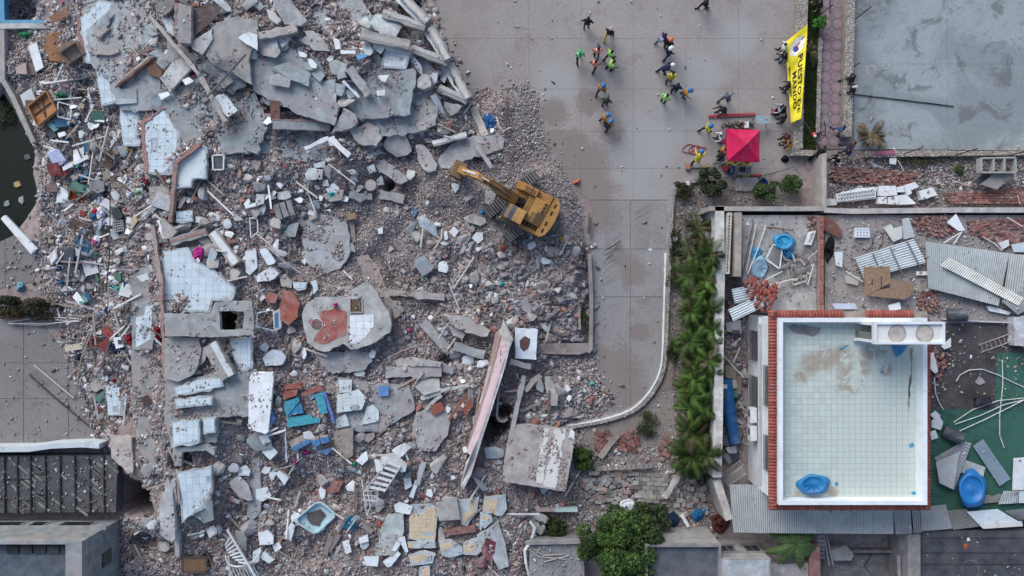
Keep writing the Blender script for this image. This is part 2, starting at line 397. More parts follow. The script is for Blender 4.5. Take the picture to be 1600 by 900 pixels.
def pebbles(name, polys, spacing, z, r, cols, parent, seed=1, k=5):
    """small set stones, joined"""
    rs = np.random.RandomState(seed); V = []; F = []; C = []
    for poly in polys:
        xs = [p[0] for p in poly]; ys = [p[1] for p in poly]
        gx, gy = np.meshgrid(np.arange(min(xs), max(xs), spacing), np.arange(min(ys), max(ys), spacing))
        gx = gx.ravel()+rs.uniform(-.3, .3, gx.size)*spacing; gy = gy.ravel()+rs.uniform(-.3, .3, gy.size)*spacing
        ok = pip(gx, gy, poly)
        for x, y in zip(gx[ok], gy[ok]):
            c = W(x, y, z); rr = r*rs.uniform(.75, 1.15); a0 = rs.uniform(0, 6); col = cols[rs.randint(len(cols))]; f = rs.uniform(.75, 1.15); b = len(V)
            for i in range(k): V.append((c.x+rr*math.cos(a0+6.283*i/k), c.y+rr*math.sin(a0+6.283*i/k), z-.01))
            for i in range(k): V.append((c.x+.6*rr*math.cos(a0+6.283*i/k), c.y+.6*rr*math.sin(a0+6.283*i/k), z+rr*.45))
            F += [(b+i, b+(i+1) % k, b+k+(i+1) % k, b+k+i) for i in range(k)] + [tuple(b+k+i for i in range(k))]
            C += [(*(v*f for v in col), 1)]*(2*k)
    o = MO(name, V, F, PEBM, None, parent, kind='stuff')
    setcol(o, C); return o
def setcol(o, C):
    ca = o.data.color_attributes.new('Col', 'FLOAT_COLOR', 'POINT'); ca.data.foreach_set('color', np.array(C, dtype=np.float32).ravel())
PEB = [(.42, .37, .30), (.34, .30, .26), (.52, .48, .42), (.25, .22, .20), (.45, .43, .42)]
a, b = ribbon(KP, -3.4, -7.3); pebbles('wall_pebbles', [a+b[::-1]], 2.6, .28, .055, PEB, kerb, 3)
# tyre-ribbed anti-slip grooves pressed into the lane
gro = [];
for (cx, cy, nn) in ((958, 372, 20), (1002, 362, 22), (960, 418, 18)):
    for i in range(nn):
        y = cy-38+i*3.4; a = W(cx-14+rnd.uniform(-3, 3), y+9, .0375); b = W(cx+14+rnd.uniform(-3, 3), y-7, .0375)
        d = (b-a).normalized(); s_ = Vector((-d.y, d.x, 0))*.022; gro.append((a, b, s_))
mb = MB()
for a, b, s_ in gro: mb.prism([a-s_, b-s_, b+s_, a+s_], [v-Vector((0, 0, .012)) for v in (a-s_, b-s_, b+s_, a+s_)])
mb.obj('anti_slip_ribs', CONC, (.20, .19, .185), bpy.data.objects['lane'], kind='stuff')
# ------------------------------------------------------------------ pebble walls, grass, pink path (upper right)
def pebble_wall(name, poly, z1, label, seed, spacing=3.0):
    root = empty(name, W(*poly[0], 0), label, 'wall')
    if parea(poly) > 0: poly = poly[::-1]
    top = [W(x, y, z1) for x, y in poly]; bot = [Vector((v.x, v.y, 0)) for v in top]
    MB().prism(top, bot).obj('wall_core', CONC, (.27, .24, .21), root)
    pebbles('pebble_facing', [poly], spacing, z1, .062, PEB, root, seed); return root
pebble_wall('pebble_wall', PP('1246,-40 1264,-40 1261,60 1256,150 1254,232 1239,236 1241,150 1244,60'), .55, 'pebble-dashed wall behind the yellow banner', 5)
pebble_wall('pebble_wall', PP('1279,60 1285,60 1283,130 1281,206 1275,210 1277,130'), .35, 'low pebble edging between grass strip and pink path', 6)
pebble_wall('pebble_wall', PP('1322,-40 1337,-40 1335,60 1333,140 1331,214 1317,214 1319,140 1321,60'), .55, 'pebble-dashed wall between pink path and grey yard', 7)
pebble_wall('pebble_wall', PP('1238,233 1292,236 1292,243 1236,243'), .5, 'short pebble wall closing the grass strip', 8)
pebble_wall('pebble_wall', PP('1352,236 1720,232 1720,241 1352,245'), .45, 'long pebble wall along the foot of the grey yard', 9)
GRASSG = blotch('lawn_soil', (.045, .06, .03), (.06, .075, .035), (.09, .08, .05), .6, 2.5, speck=False)
sheet('grass_bed', PP('1262,-40 1284,-40 1279,60 1276,206 1275,234 1254,234 1257,150 1262,60'), .20, GRASSG, .2, kind='structure')
PATHM = blotch('path_concrete', (.215, .17, .175), (.19, .155, .155), (.15, .125, .125), .5, 2.0, speck=False)
pth = sheet('pink_path', PP('1285,-40 1322,-40 1321,60 1317,232 1280,234 1283,130 1286,60'), .06, PATHM, .06, kind='structure', label='pink patterned footpath between pebble walls')
mb = MB().lathe([(.30, 0), (.30, .012), (.27, .018)], n=8); medal = mesh('paver', mb.V, mb.F, omat('pink_paver', .9, .18, 3, 20, .3, 1.5))
LOC_ = LOC['pink_path']
for i in range(15):
    for j, x in enumerate((1291, 1308)):
        y = -12 + i*16.6; p = W(x - (y-60)*.022 + rnd.uniform(-.5, .5), y, .058)
        o = bpy.data.objects.new('paver', medal); link(o, p, pth); o.color = (.25+rnd.uniform(-.02, .02), .182, .20, 1); o.rotation_euler.z = R(22.5)
mb = MB().lathe([(.11, 0), (.11, .012), (.09, .016)], n=8); small = mesh('paver', mb.V, mb.F, MATS['pink_paver'])
for i in range(14):
    y = -4 + i*16.6; p = W(1299.5 - (y-60)*.022, y, .058); o = bpy.data.objects.new('paver', small); link(o, p, pth); o.color = (.235, .19, .197, 1)
# fence posts of the yard, leaning with the wire between them
def post(x, y, h, label, r=.035, tilt=(0, 0)):
    a = W(x, y, .4); MB().tube([a, a+Vector((tilt[0], tilt[1], h*.5)), a+Vector((tilt[0]*2, tilt[1]*2, h))], r, 6).obj('fence_post', METL, (.03, .03, .035), None, label, 'post', 'black fence posts of the grey yard')
post(1335, 31, 2.3, 'black fence post on the pebble wall near the top edge'); post(1334, 104, .9, 'short black fence post on the pebble wall beside the yard')
post(1411, 241, 2.3, 'black fence post behind the two white loose boards'); post(1494, 242, 2.3, 'black fence post in the middle of the long pebble wall'); post(1577, 243, 2.3, 'black fence post nearest the lower right corner of the yard')
MB().tube([W(1333, 147, .12), W(1400, 155, .10), W(1490, 166, .10)], .035, 6).obj('black_pole', METL, (.02, .02, .025), None, 'long thin black pole lying across the grey yard', 'pole')
MB().tube([W(1345, 233, 1.2), W(1430, 234, 1.15), W(1530, 235, 1.15), W(1640, 236, 1.2)], .02, 5).obj('fence_rail', METL, (.02, .02, .025), None, 'thin black rail along the foot of the grey yard', 'rail')
MB().tube([W(1297, -8, 2.4), W(1297, 10, 1.4), W(1297, 22, .3)], .03, 6).obj('sign_post', METL, (.02, .02, .03), None, 'thin dark post on the pink path at the top edge', 'post')
MB().tube([W(1277, 26, .4), W(1301, 8, 1.6)], .035, 6).obj('leaning_bar', METL, (.02, .02, .03), None, 'dark bar leaning over the grass strip at the top', 'bar')
# yard drain rings
for i, (x, y, r) in enumerate(((1361, 109, .30), (1384, 102, .22))):
    p = W(x, y, .052)
    mb = MB(); n = 24
    V = []
    for rr in (r, r*.78):
        V += [(p.x+rr*math.cos(6.283*k/n), p.y+rr*math.sin(6.283*k/n), .058) for k in range(n)]
    mb.add(V, [(k, (k+1) % n, n+(k+1) % n, n+k) for k in range(n)])
    mb.obj('ring_mark', CONC, (.38, .36, .33), bpy.data.objects['yard'])
# yellow banner hung over the pebble wall
YEL = omat('banner_cloth', .7, .12, 1.5, 20, .1, 1.0, spec=.2)
bq = PP('1226,66 1262,38 1252,185 1236,192')     # top-left, top-right, bottom-right, bottom-left
nU, nV = 9, 40; V = []; F = []
def ban(u, v):
    xl = 1227+ (1236-1227)*v - 6*math.sin(v*3.14)*.0; yl = 66+(192-66)*v; xr = 1262+(1252-1262)*v; yr = 38+(185-38)*v
    zl, zr = .95, 1.35
    z = zl+(zr-zl)*u + .06*math.sin(v*26+u*2)*(1-abs(u-.5)) + .05*math.sin(v*9+u*4)
    return W(xl+(xr-xl)*u, yl+(yr-yl)*u, z)
for j in range(nV+1):
    for i in range(nU+1): V.append(ban(i/nU, j/nV))
top = len(V); V += [v-Vector((0, 0, .012)) for v in V]
for j in range(nV):
    for i in range(nU):
        a = j*(nU+1)+i; F += [(a, a+nU+1, a+nU+2, a+1), (top+a, top+a+1, top+a+nU+2, top+a+nU+1)]
banner = empty('banner', W(1240, 120, .9), 'long yellow banner with black lettering hung over the pebble wall', 'banner')
bc = MO('banner_cloth', V, F, YEL, (.80, .66, .03), banner, smooth=True)
BLK = flat('banner_ink', (.02, .02, .02), .8, dust=0, bump=0)
def btext(txt, v0, u0, size, mat, squash=1.0):
    cu = bpy.data.curves.new('lettering', 'FONT'); cu.body = txt; cu.size = size; cu.extrude = .004; cu.offset = .03*size; cu.space_character = 1.12
    o = bpy.data.objects.new('lettering', cu); COL.objects.link(o)
    dg = bpy.context.evaluated_depsgraph_get(); me = bpy.data.meshes.new_from_object(o.evaluated_get(dg)); bpy.data.objects.remove(o)
    # lay the letters onto the cloth: text x runs down the banner (v), text y towards its right edge (u)
    Lm = (ban(.5, 0)-ban(.5, 1)).length; Wm = (ban(0, .5)-ban(1, .5)).length
    VV = []
    for vt in me.vertices:
        v = v0 + vt.co.x*squash/Lm; u = u0 + vt.co.y/Wm
        p = ban(u, v); VV.append(p + Vector((0, 0, .012+vt.co.z)))
    FF = [tuple(p.vertices) for p in me.polygons]
    MO('lettering', VV, FF, mat, None, banner); bpy.data.meshes.remove(me)
btext('PUESTO DE', .27, .60, .37, BLK, 1.6); btext('MANDO', .42, .27, .37, BLK, 1.5); btext('PROTECCION CIVIL', .33, .07, .14, BLK, 1.35)
# round emblem near the banner's upper end
def emb(name, u0, v0, r, mat_color, dz, n=20, sx=1.0):
    p0 = ban(u0, v0); V = [p0+Vector((0, 0, dz))]
    for k in range(n):
        a = 6.283*k/n; V.append(ban(u0+r*sx*math.cos(a)/1.3, v0+r*math.sin(a)/5.2)+Vector((0, 0, dz)))
    MO(name, V, [(0, 1+k, 1+(k+1) % n) for k in range(n)], CLTH, mat_color, banner)
emb('emblem', .52, .155, .50, (.75, .72, .62), .012); emb('emblem', .52, .155, .30, (.10, .05, .20), .016, 14, .8); emb('emblem', .60, .15, .13, (.45, .06, .08), .020, 10); emb('emblem', .40, .165, .10, (.06, .10, .42), .020, 10)
for k, (uu, vv, ww) in enumerate(((.80, .04, .08), (.86, .075, .07), (.74, .085, .07))):
    emb('emblem', uu, vv+.07, .12, (.85, .82, .75) if k else (.30, .25, .30), .022, 4)
# banner guy rope
MB().tube([W(1257, 190, 1.2), W(1264, 200, .7), W(1269, 209, .4)], .012, 4).obj('guy_rope', CLTH, (.4, .38, .35), None, 'thin pale rope tied to the lower end of the yellow banner', 'rope')
# pink canopy tent
tent = empty('canopy_tent', W(1161, 228), 'bright pink square canopy tent on the plaza', 'tent')
tq = [(1136, 201), (1188, 203), (1187, 253), (1137, 251)]; zt, za = 2.1, 2.75
c = [W(x, y, zt) for x, y in tq]; ap = W(1168, 224, za)
TENTM = omat('tent_cloth', .75, .12, 2.0, 30, .15, 1.2, spec=.2)
V = []; F = []; n = 8
for i in range(4):
    a, b = c[i], c[(i+1) % 4]; base = len(V)
    for j in range(n+1):
        for k in range(n+1):
            s_ = j/n; q = a+(b-a)*(k/n); p = q+(ap-q)*s_; p = p - Vector((0, 0, .10*math.sin(math.pi*k/n)*(1-s_)*1.0 + .05*math.sin(math.pi*s_))); V.append(p)
    for j in range(n):
        for k in range(n):
            e = base+j*(n+1)+k; F.append((e+n+1, e+n+2, e+1, e))
MO('canopy', V, F, TENTM, (.50, .012, .075), tent, smooth=True)
mb = MB()
for i in range(4):
    a, b = c[i], c[(i+1) % 4]; m2 = 10
    for k in range(m2):
        p = a+(b-a)*(k/m2); q = a+(b-a)*((k+1)/m2)
        sag = lambda t: .10*math.sin(math.pi*t)
        p = p-Vector((0, 0, sag(k/m2))); q = q-Vector((0, 0, sag((k+1)/m2))); d = Vector((0, 0, .22))
        mb.add([p, q, q-d, p-d], [(0, 1, 2, 3)])
mb.obj('valance', TENTM, (.46, .012, .07), tent)
for p in c:
    MB().tube([(p.x*.995, p.y, 0.03), (p.x*.995, p.y, zt-.05)], .022, 6).obj('pole', METL, (.5, .5, .5), tent)
# ------------------------------------------------------------------ broken slabs, beams and the things traced one by one
REG = []      # (polygon px, z function) of pieces that carry grit and hide what lies below
def vary(c, lo=.6, hi=1.3):
    f = rnd.uniform(lo, hi); return tuple(v*f for v in c)
def jag(P, amp, step):
    out = []; n = len(P)
    for i in range(n):
        a = Vector(P[i]); b = Vector(P[(i+1) % n]); L = (b-a).length; k = max(1, int(L/step)); d = (b-a)/max(L, 1e-6); nn = Vector((-d.y, d.x))
        for j in range(k):
            t = j/k; p = a+(b-a)*t
            if amp: p = p + nn*rnd.gauss(0, amp*(1.0 if j else .5)) + d*rnd.uniform(-.15, .15)*step*(1 if j else 0)
            out.append((p.x, p.y))
    return out
CG = (.285, .305, .312); CB = (.40, .46, .49); CW = (.56, .61, .635); CT = (.53, .62, .67); CD = (.21, .20, .20); CE = (.40, .375, .35)
def slab(label, poly, mat=None, color=CG, dz=.32, th=.22, tilt=(0, 0), amp=.035, name='concrete_slab', cat='slab', group=None, tiles=(), parent=None, z=None, grit=1.0, reg=True, layers=(), flare=.05, undercolor=None):
    """a piece with a broken outline; poly in photograph pixels of its upper face. tilt: metres of rise per 100 px to the right / downwards"""
    mat = mat or CONC
    if isinstance(poly, str): poly = PP(poly)
    if parea(poly) > 0: poly = poly[::-1]
    cx = sum(p[0] for p in poly)/len(poly); cy = sum(p[1] for p in poly)/len(poly)
    z0 = z if z is not None else zat(cx, cy)+dz
    fz = lambda x, y: z0 + tilt[0]*(x-cx)/100 + tilt[1]*(y-cy)/100
    if th > .6 and z is None: pass
    J = jag(poly, amp*S, 7.0 if amp else 1e9)
    top = [W(x, y, fz(x, y)) for x, y in J]
    g = sum(top, Vector())/len(top)
    bot = []
    for v in top:
        d = Vector((v.x-g.x, v.y-g.y, 0)); L = max(d.length, .01)
        bot.append(Vector((v.x, v.y, v.z-th)) + d/L*(rnd.uniform(-.4, 1.0)*flare if amp else 0))
    root = MB().prism(top, bot).obj(name, mat, color, parent, label, cat, group)
    if reg: REG.append((poly, fz, grit))
    for tp, pitch, tcol, ang in tiles: tile_field(root, tp, fz, pitch, tcol, ang)
    for lp, lmat, lcol, lth in layers:
        lp = PP(lp) if isinstance(lp, str) else lp
        if parea(lp) > 0: lp = lp[::-1]
        LJ = jag(lp, .05*S if amp else 0, 6.0 if amp else 1e9)
        t2 = [W(x, y, fz(x, y)) + Vector((0, 0, lth)) for x, y in LJ]; MB().prism(t2, [v-Vector((0, 0, lth+.01)) for v in t2]).obj('coating', lmat, lcol, root)
    return root
def tile_field(root, tp, fz, pitch, tcol, ang=0.0, gap=.012, th=.014, skip=.03, mat=None, limit=None, jit=.0, name='tile', nstuff=None):
    """separate tiles clipped to an outline (pixels) on a plane"""
    tp = PP(tp) if isinstance(tp, str) else tp
    ca, sa = math.cos(R(ang)), math.sin(R(ang)); mat = mat or TILE
    Q = [(x*ca+y*sa, -x*sa+y*ca) for x, y in tp]
    if parea(Q) > 0: Q = Q[::-1]
    p = pitch*S
    x0, x1 = min(q[0] for q in Q), max(q[0] for q in Q); y0, y1 = min(q[1] for q in Q), max(q[1] for q in Q)
    full = None; out = []
    g = gap*S/2
    for i in range(int((x1-x0)/p)+1):
        for j in range(int((y1-y0)/p)+1):
            a, b = x0+i*p, y0+j*p
            c = clip_rect(Q, a+g, a+p-g, b+g, b+p-g)
            if len(c) < 3 or abs(parea(c)) < p*p*.10 or rnd.random() < skip: continue
            out.append((c, abs(abs(parea(c))-(p-2*g)**2) < .05))
    rest = MB()
    for k, (c, isf) in enumerate(out):
        pts = [(x*ca-y*sa, x*sa+y*ca) for x, y in c]; dzj = rnd.uniform(0, jit)
        top = [W(x, y, fz(x, y)) + Vector((0, 0, th+dzj)) for x, y in pts]; bot = [v-Vector((0, 0, th+.008)) for v in top]
        f = rnd.uniform(.92, 1.05); col = tuple(v*f for v in tcol)
        if limit is not None and k >= limit: rest.prism(top, bot); continue
        if isf and full is not None:
            ctr = sum(top, Vector())/len(top); o = bpy.data.objects.new(name, full); link(o, ctr-full_off, root); o.color = (*col, 1)
        else:
            o = MB().prism(top, bot).obj(name, mat, col, root)
            if isf: full = o.data; full_off = sum(top, Vector())/len(top) - LOC[o.name]
    if rest.V: rest.obj('outer_tiles', mat, tcol, root, kind='stuff')
    return out
def beam(label, p, q, w, dz=.5, th=.3, mat=None, color=CG, z=None, z2=None, cap=None, name='concrete_beam', cat='beam', group=None, amp=.03):
    """a straight member between two pixels; w in pixels"""
    za = (z if z is not None else zat(*p)+dz); zb = (z2 if z2 is not None else (z if z is not None else zat(*q)+dz))
    dx, dy = q[0]-p[0], q[1]-p[1]; L = math.hypot(dx, dy); nx_, ny_ = -dy/L*w/2, dx/L*w/2
    P = [(p[0]+nx_, p[1]+ny_), (q[0]+nx_, q[1]+ny_), (q[0]-nx_, q[1]-ny_), (p[0]-nx_, p[1]-ny_)]
    if parea(P) > 0: P = P[::-1]
    fz = lambda x, y: za+(zb-za)*max(0, min(1, ((x-p[0])*dx+(y-p[1])*dy)/(L*L)))
    J = jag(P, amp*S, 9.0 if amp else 1e9); top = [W(x, y, fz(x, y)) for x, y in J]; bot = [v-Vector((0, 0, th)) for v in top]
    o = MB().prism(top, bot).obj(name, mat or CONC, color, None, label, cat, group)
    REG.append((P, fz, .3))
    if cap:
        cm, cc, s0, s1 = cap; J2 = [(p[0]+nx_*s0, p[1]+ny_*s0), (q[0]+nx_*s0, q[1]+ny_*s0), (q[0]+nx_*s1, q[1]+ny_*s1), (p[0]+nx_*s1, p[1]+ny_*s1)]
        if parea(J2) > 0: J2 = J2[::-1]
        J2 = jag(J2, .02*S, 8.0); t2 = [W(x, y, fz(x, y))+Vector((0, 0, .02)) for x, y in J2]; MB().prism(t2, [v-Vector((0, 0, .03)) for v in t2]).obj('plaster_face', cm, cc, o)
    return o
def pole(label, pts, r=.03, dz=.35, color=(.6, .6, .6), mat=None, name='pole', cat='pole', group=None, n=6, z=None):
    P = [W(x, y, (z if z is not None else zat(x, y)+dz)) for x, y in (PP(pts) if isinstance(pts, str) else pts)]
    return MB().tube(P, r, n).obj(name, mat or METL, color, None, label, cat, group)
def cloth(label, cx, cy, rx, ry, color, ang=0, dz=.25, hgt=.25, name='crumpled_cloth', cat='cloth', group=None, mat=None, z=None, seed=None):
    """a crumpled heap of fabric"""
    n, m = 15, 8; z0 = z if z is not None else zat(cx, cy)+dz*.5; s = rnd.uniform(0, 200) if seed is None else seed; V = [W(cx, cy, z0+hgt*.8)]; F = []
    ca, sa = math.cos(R(ang)), math.sin(R(ang))
    for j in range(1, m+1):
        for i in range(n):
            t = 6.283*i/n; q = j/m
            rr = q*(1+.55*float(vnoise(s+2.2*math.cos(t)+3, s+2.2*math.sin(t)+3, 3)))
            x = rx*rr*math.cos(t); y = ry*rr*math.sin(t)
            zz = z0 + hgt*(1-q**1.6)*(.55+1.3*float(vnoise(s+x*.35, s+y*.35, 4))) + .10*float(vnoise(s+x*.9, s+y*.9, 5))*(q < 1)
            if j == m: zz = z0-.12
            V.append(W(cx+x*ca-y*sa, cy+x*sa+y*ca, zz))
    F += [(0, 1+(i+1) % n, 1+i) for i in range(n)]
    for j in range(m-1):
        for i in range(n):
            a = 1+j*n+i; b = 1+j*n+(i+1) % n; F.append((a, b, b+n, a+n))
    return MO(name, V, F, mat or CLTH, color, None, label, cat, group, smooth=True)
def wires(label, cx, cy, rx, ry, k=18, color=(.12, .10, .09), dz=.4, r=.012, name='rebar_tangle', cat='rebar', hgt=.5):
    mb = MB(); z0 = zat(cx, cy)+dz
    for _ in range(k):
        a = rnd.uniform(0, 6.28); p = [rnd.gauss(0, .5)*rx, rnd.gauss(0, .5)*ry]; pts = []
        for i in range(7):
            pts.append(W(cx+p[0], cy+p[1], z0+abs(rnd.gauss(0, .4))*hgt)); a += rnd.uniform(-1.0, 1.0); p[0] += math.cos(a)*rx*.35; p[1] += math.sin(a)*ry*.35
        mb.tube(pts, r, 4, False)
    return mb.obj(name, METL, color, None, label, cat)
def ladder(label, p, q, w, nr, color, z=None, dz=.4, r=.022, mat=None, name='ladder', z2=None):
    za = z if z is not None else zat(*p)+dz; zb = z2 if z2 is not None else (z if z is not None else zat(*q)+dz)
    dx, dy = q[0]-p[0], q[1]-p[1]; L = math.hypot(dx, dy); nx_, ny_ = -dy/L*w/2, dx/L*w/2
    root = empty(name, W(*p, za), label, 'ladder'); m = mat or METL
    for s in (-1, 1): MB().tube([W(p[0]+s*nx_, p[1]+s*ny_, za), W(q[0]+s*nx_, q[1]+s*ny_, zb)], r, 6).obj('rail', m, color, root)
    for i in range(nr):
        t = (i+.5)/nr; x, y, z_ = p[0]+dx*t, p[1]+dy*t, za+(zb-za)*t; MB().tube([W(x+nx_, y+ny_, z_), W(x-nx_, y-ny_, z_)], r*.8, 5).obj('rung', m, color, root)
    return root
def board(label, poly, color, mat=None, dz=.35, th=.06, name='board', cat='board', tilt=(0, 0), group=None, **k):
    return slab(label, poly, mat or PLAS, color, dz, th, tilt, 0, name, cat, group, grit=.25, **k)
def frame(label, quad, wdt, color, dz=.4, name='picture_frame', cat='frame', fill=None, mat=None, hgt=.05, z=None):
    q = PP(quad); cx = sum(p[0] for p in q)/4; cy = sum(p[1] for p in q)/4; z0 = z if z is not None else zat(cx, cy)+dz
    root = empty(name, W(cx, cy, z0), label, cat); c = [W(x, y, z0) for x, y in q]
    for i in range(4): MB().bar(c[i], c[(i+1) % 4], wdt, hgt).obj('frame_bar', mat or WOOD, color, root)
    if fill is not None:
        t = [v+Vector((0, 0, -.01)) for v in c]
        if parea(q) > 0: t = t[::-1]
        MB().prism(t, [v-Vector((0, 0, .02)) for v in t]).obj('panel', PLST, fill, root)
    return root
WT = (.53, .62, .67)
# --- upper left
board('blue painted pool edge at the top left corner', '-8,-8 6,-8 7,31 76,31 76,37 -8,37', (.05, .25, .42), PLST, name='pool_edge', cat='edge', z=.45, th=.45)
wall_path('coping', PP('-10,41 40,40 78,41'), 4, -4, 0, .5, CONC, (.44, .44, .42), None, label='pale concrete coping below the blue pool edge', cat='coping')
wall_path('boundary_wall', PP('3,46 4,124 20,152 36,186 52,222'), 4, -3.5, -.6, .7, CONC, (.36, .35, .33), None, label='pale concrete boundary wall between pool and wrecked yard', cat='wall')
wall_path('boundary_wall', PP('-20,148 -6,130 4,124'), 3, -3, -.6, .68, CONC, (.36, .35, .33), None, label='short wall end running off the left edge', cat='wall')
board('narrow white board lying in the left yard', '44,72 57,66 68,105 56,112', (.70, .73, .75), name='board', dz=.3, th=.12)
slab('mound of orange brown soil in the upper left', '72,56 88,48 108,56 116,72 110,90 96,99 78,94 70,74', DARK, (.26, .13, .07), .2, .3, (0, 0), .08, 'dirt_mound', 'soil', grit=2)
board('brown plywood sheet by the blue pool edge', '75,27 104,11 108,24 85,35', (.21, .10, .06), WOOD, .5, .03, 'plywood_sheet', 'board', (0.3, 0))
cloth('green tarpaulin crumpled beside the coping', 40, 54, 12, 7, (.03, .16, .07))
board('pale pink carton in the left yard', '24,105 40,98 42,116 26,115', (.42, .33, .32), PLAS, .25, .3, 'carton', 'carton')
board('brown carton beside the narrow white board', '41,99 56,98 58,117 42,117', (.17, .12, .10), PLAS, .2, .25, 'carton', 'carton')
board('black plastic crate in the left yard', '33,131 46,128 48,147 34,148', (.03, .03, .035), PLST, .3, .35, 'crate', 'crate')
board('charcoal round-cornered bin in the left yard', '46,130 55,130 59,138 56,146 48,147', (.10, .11, .12), PLST, .3, .4, 'bin', 'bin')
# armchair
def armchair(cx, cy, ang):
    root = empty('armchair', W(cx, cy, zat(cx, cy)+.15), 'brown fabric armchair lying among the left debris', 'armchair'); root.rotation_euler = (R(12), R(8), R(ang)); c = (.25, .18, .135)
    local_obj('seat', MB().box(-.4, .4, -.4, .35, .1, .42), CLTH, c, root); local_obj('backrest', MB().box(-.5, .5, .3, .55, .1, .9), CLTH, c, root)
    for s in (-1, 1): local_obj('armrest', MB().box(s*.5-.12, s*.5+.12, -.4, .4, .1, .6), CLTH, (.22, .155, .115), root)
    local_obj('cushion', MB().box(-.36, .36, -.36, .28, .42, .52), CLTH, (.28, .21, .16), root)
armchair(117, 86, 38)
# wooden drawer with cross battens
dr = empty('drawer', W(67, 170, .6), 'orange wooden drawer with cross battens lying in the left debris', 'drawer'); q = PP('45,167 74,143 90,173 60,197'); zz = zat(67, 170)+.35
t = [W(x, y, zz) for x, y in q[::-1]]; MB().prism(t, [v-Vector((0, 0, .03)) for v in t]).obj('drawer_bottom', WOOD, (.42, .20, .08), dr)
for i in range(4): MB().bar(W(*q[i], zz+.14), W(*q[(i+1) % 4], zz+.14), .06, .32).obj('drawer_side', WOOD, (.33, .17, .08), dr)
for a, b in (((54, 160), (75, 184)), ((52, 181), (82, 158)), ((66, 150), (72, 190))): MB().bar(W(*a, zz+.05), W(*b, zz+.05), .05, .05).obj('batten', WOOD, (.10, .05, .03), dr)
cloth('dark green net basket heap in the left debris', 98, 150, 13, 10, (.015, .10, .05), hgt=.45)
frame('white empty picture frame in the left debris', '91,159 112,165 110,187 90,182', .07, (.55, .56, .55))
board('teal plastic bottle crate by the boundary wall', '74,194 82,192 91,201 84,206', (.10, .28, .28), PLST, .5, .15, 'plastic_tub', 'tub')
board('dark suitcase by the boundary wall', '73,200 84,206 90,213 80,217 70,207', (.03, .035, .045), PLST, .4, .25, 'suitcase', 'suitcase')
board('small white appliance lid by the suitcase', '90,208 101,205 103,211 92,215', (.75, .78, .80), PLST, .5, .1, 'appliance_lid', 'lid')
board('flattened blue and white patterned mattress', '73,240 90,232 103,250 88,265', (.36, .40, .58), omat('mattress', .9, .4, 14, 30, .2, 2, .5, .6, dustcol=(.6, .62, .7)), .4, .18, 'mattress', 'mattress')
board('long white plank above the orange cloth', '97,261 136,241 139,247 99,267', (.68, .70, .72), PLAS, .5, .05, 'plank', 'plank')
cloth('orange and dark red patterned blanket heap', 122, 300, 15, 17, (.30, .05, .015), hgt=.3); cloth('blue cloth lying above the orange blanket', 127, 279, 10, 6, (.02, .10, .22))
board('white fridge carcass lying beside the orange blanket', '90,292 105,291 107,305 103,317 88,316', (.62, .67, .69), PLST, .35, .4, 'fridge', 'fridge')
board('brown timber panel left of the white fridge', '71,288 88,287 90,299 74,300', (.17, .12, .11), WOOD, .4, .05)
board('grey box lid above the white clothes', '139,284 153,280 162,285 163,298 152,302 140,296', (.20, .20, .21), PLST, .5, .3, 'grey_bin', 'bin')
GL = ['white bedsheet beside the black cable', 'black garment on the white bedsheet', 'pale crumpled sheet below the white bedsheet', 'red garment left of the pale sheet', 'blue violet garment under the pale sheet', 'white garment above the grey vent block', 'pale lilac garment below the vent block', 'pale garment at the end of the pavement', 'dark teal garment left of the cable foot', 'navy bundle beside the side pavement', 'striped pale garment beside the concrete cube', 'second pale garment beside the concrete cube', 'green garment beside the concrete cube', 'maroon garment by the pentagonal slab', 'black garment by the concrete cube', 'yellow sack above the pentagonal slab foot', 'navy garment right of the hedge', 'pale blue garment right of the hedge', 'light blue bundle at the left edge', 'teal garment by the grey column strip', 'lilac garment by the grey column strip', 'pink garment overlapping the lilac one']
for x, y, rx, ry, c in ((155, 312, 9, 14, (.62, .66, .72)), (165, 300, 5, 10, (.04, .04, .05)), (158, 335, 12, 9, (.55, .58, .66)), (150, 330, 5, 7, (.35, .02, .03)), (163, 349, 9, 6, (.25, .30, .50)), (150, 350, 6, 8, (.6, .63, .68)), (150, 377, 10, 7, (.65, .66, .72)), (135, 392, 10, 8, (.60, .60, .66)), (120, 405, 9, 11, (.03, .12, .22)), (92, 417, 8, 7, (.02, .03, .07)), (204, 285, 9, 10, (.45, .47, .55)), (205, 300, 7, 8, (.5, .52, .6)), (217, 300, 7, 6, (.12, .30, .10)), (228, 283, 8, 5, (.14, .02, .05)), (227, 293, 7, 5, (.03, .03, .04)), (203, 232, 9, 5, (.55, .40, .04)), (170, 485, 8, 7, (.02, .03, .08)), (160, 484, 9, 8, (.55, .62, .68)), (32, 448, 9, 6, (.15, .30, .38)), (183, 452, 8, 6, (.04, .28, .22)), (190, 478, 6, 6, (.45, .48, .6)), (148, 378, 7, 6, (.5, .05, .2))):
    k_ = GL.pop(0); cloth(k_, x, y, rx, ry, c, rnd.uniform(0, 180), group='garments strewn over the left debris')
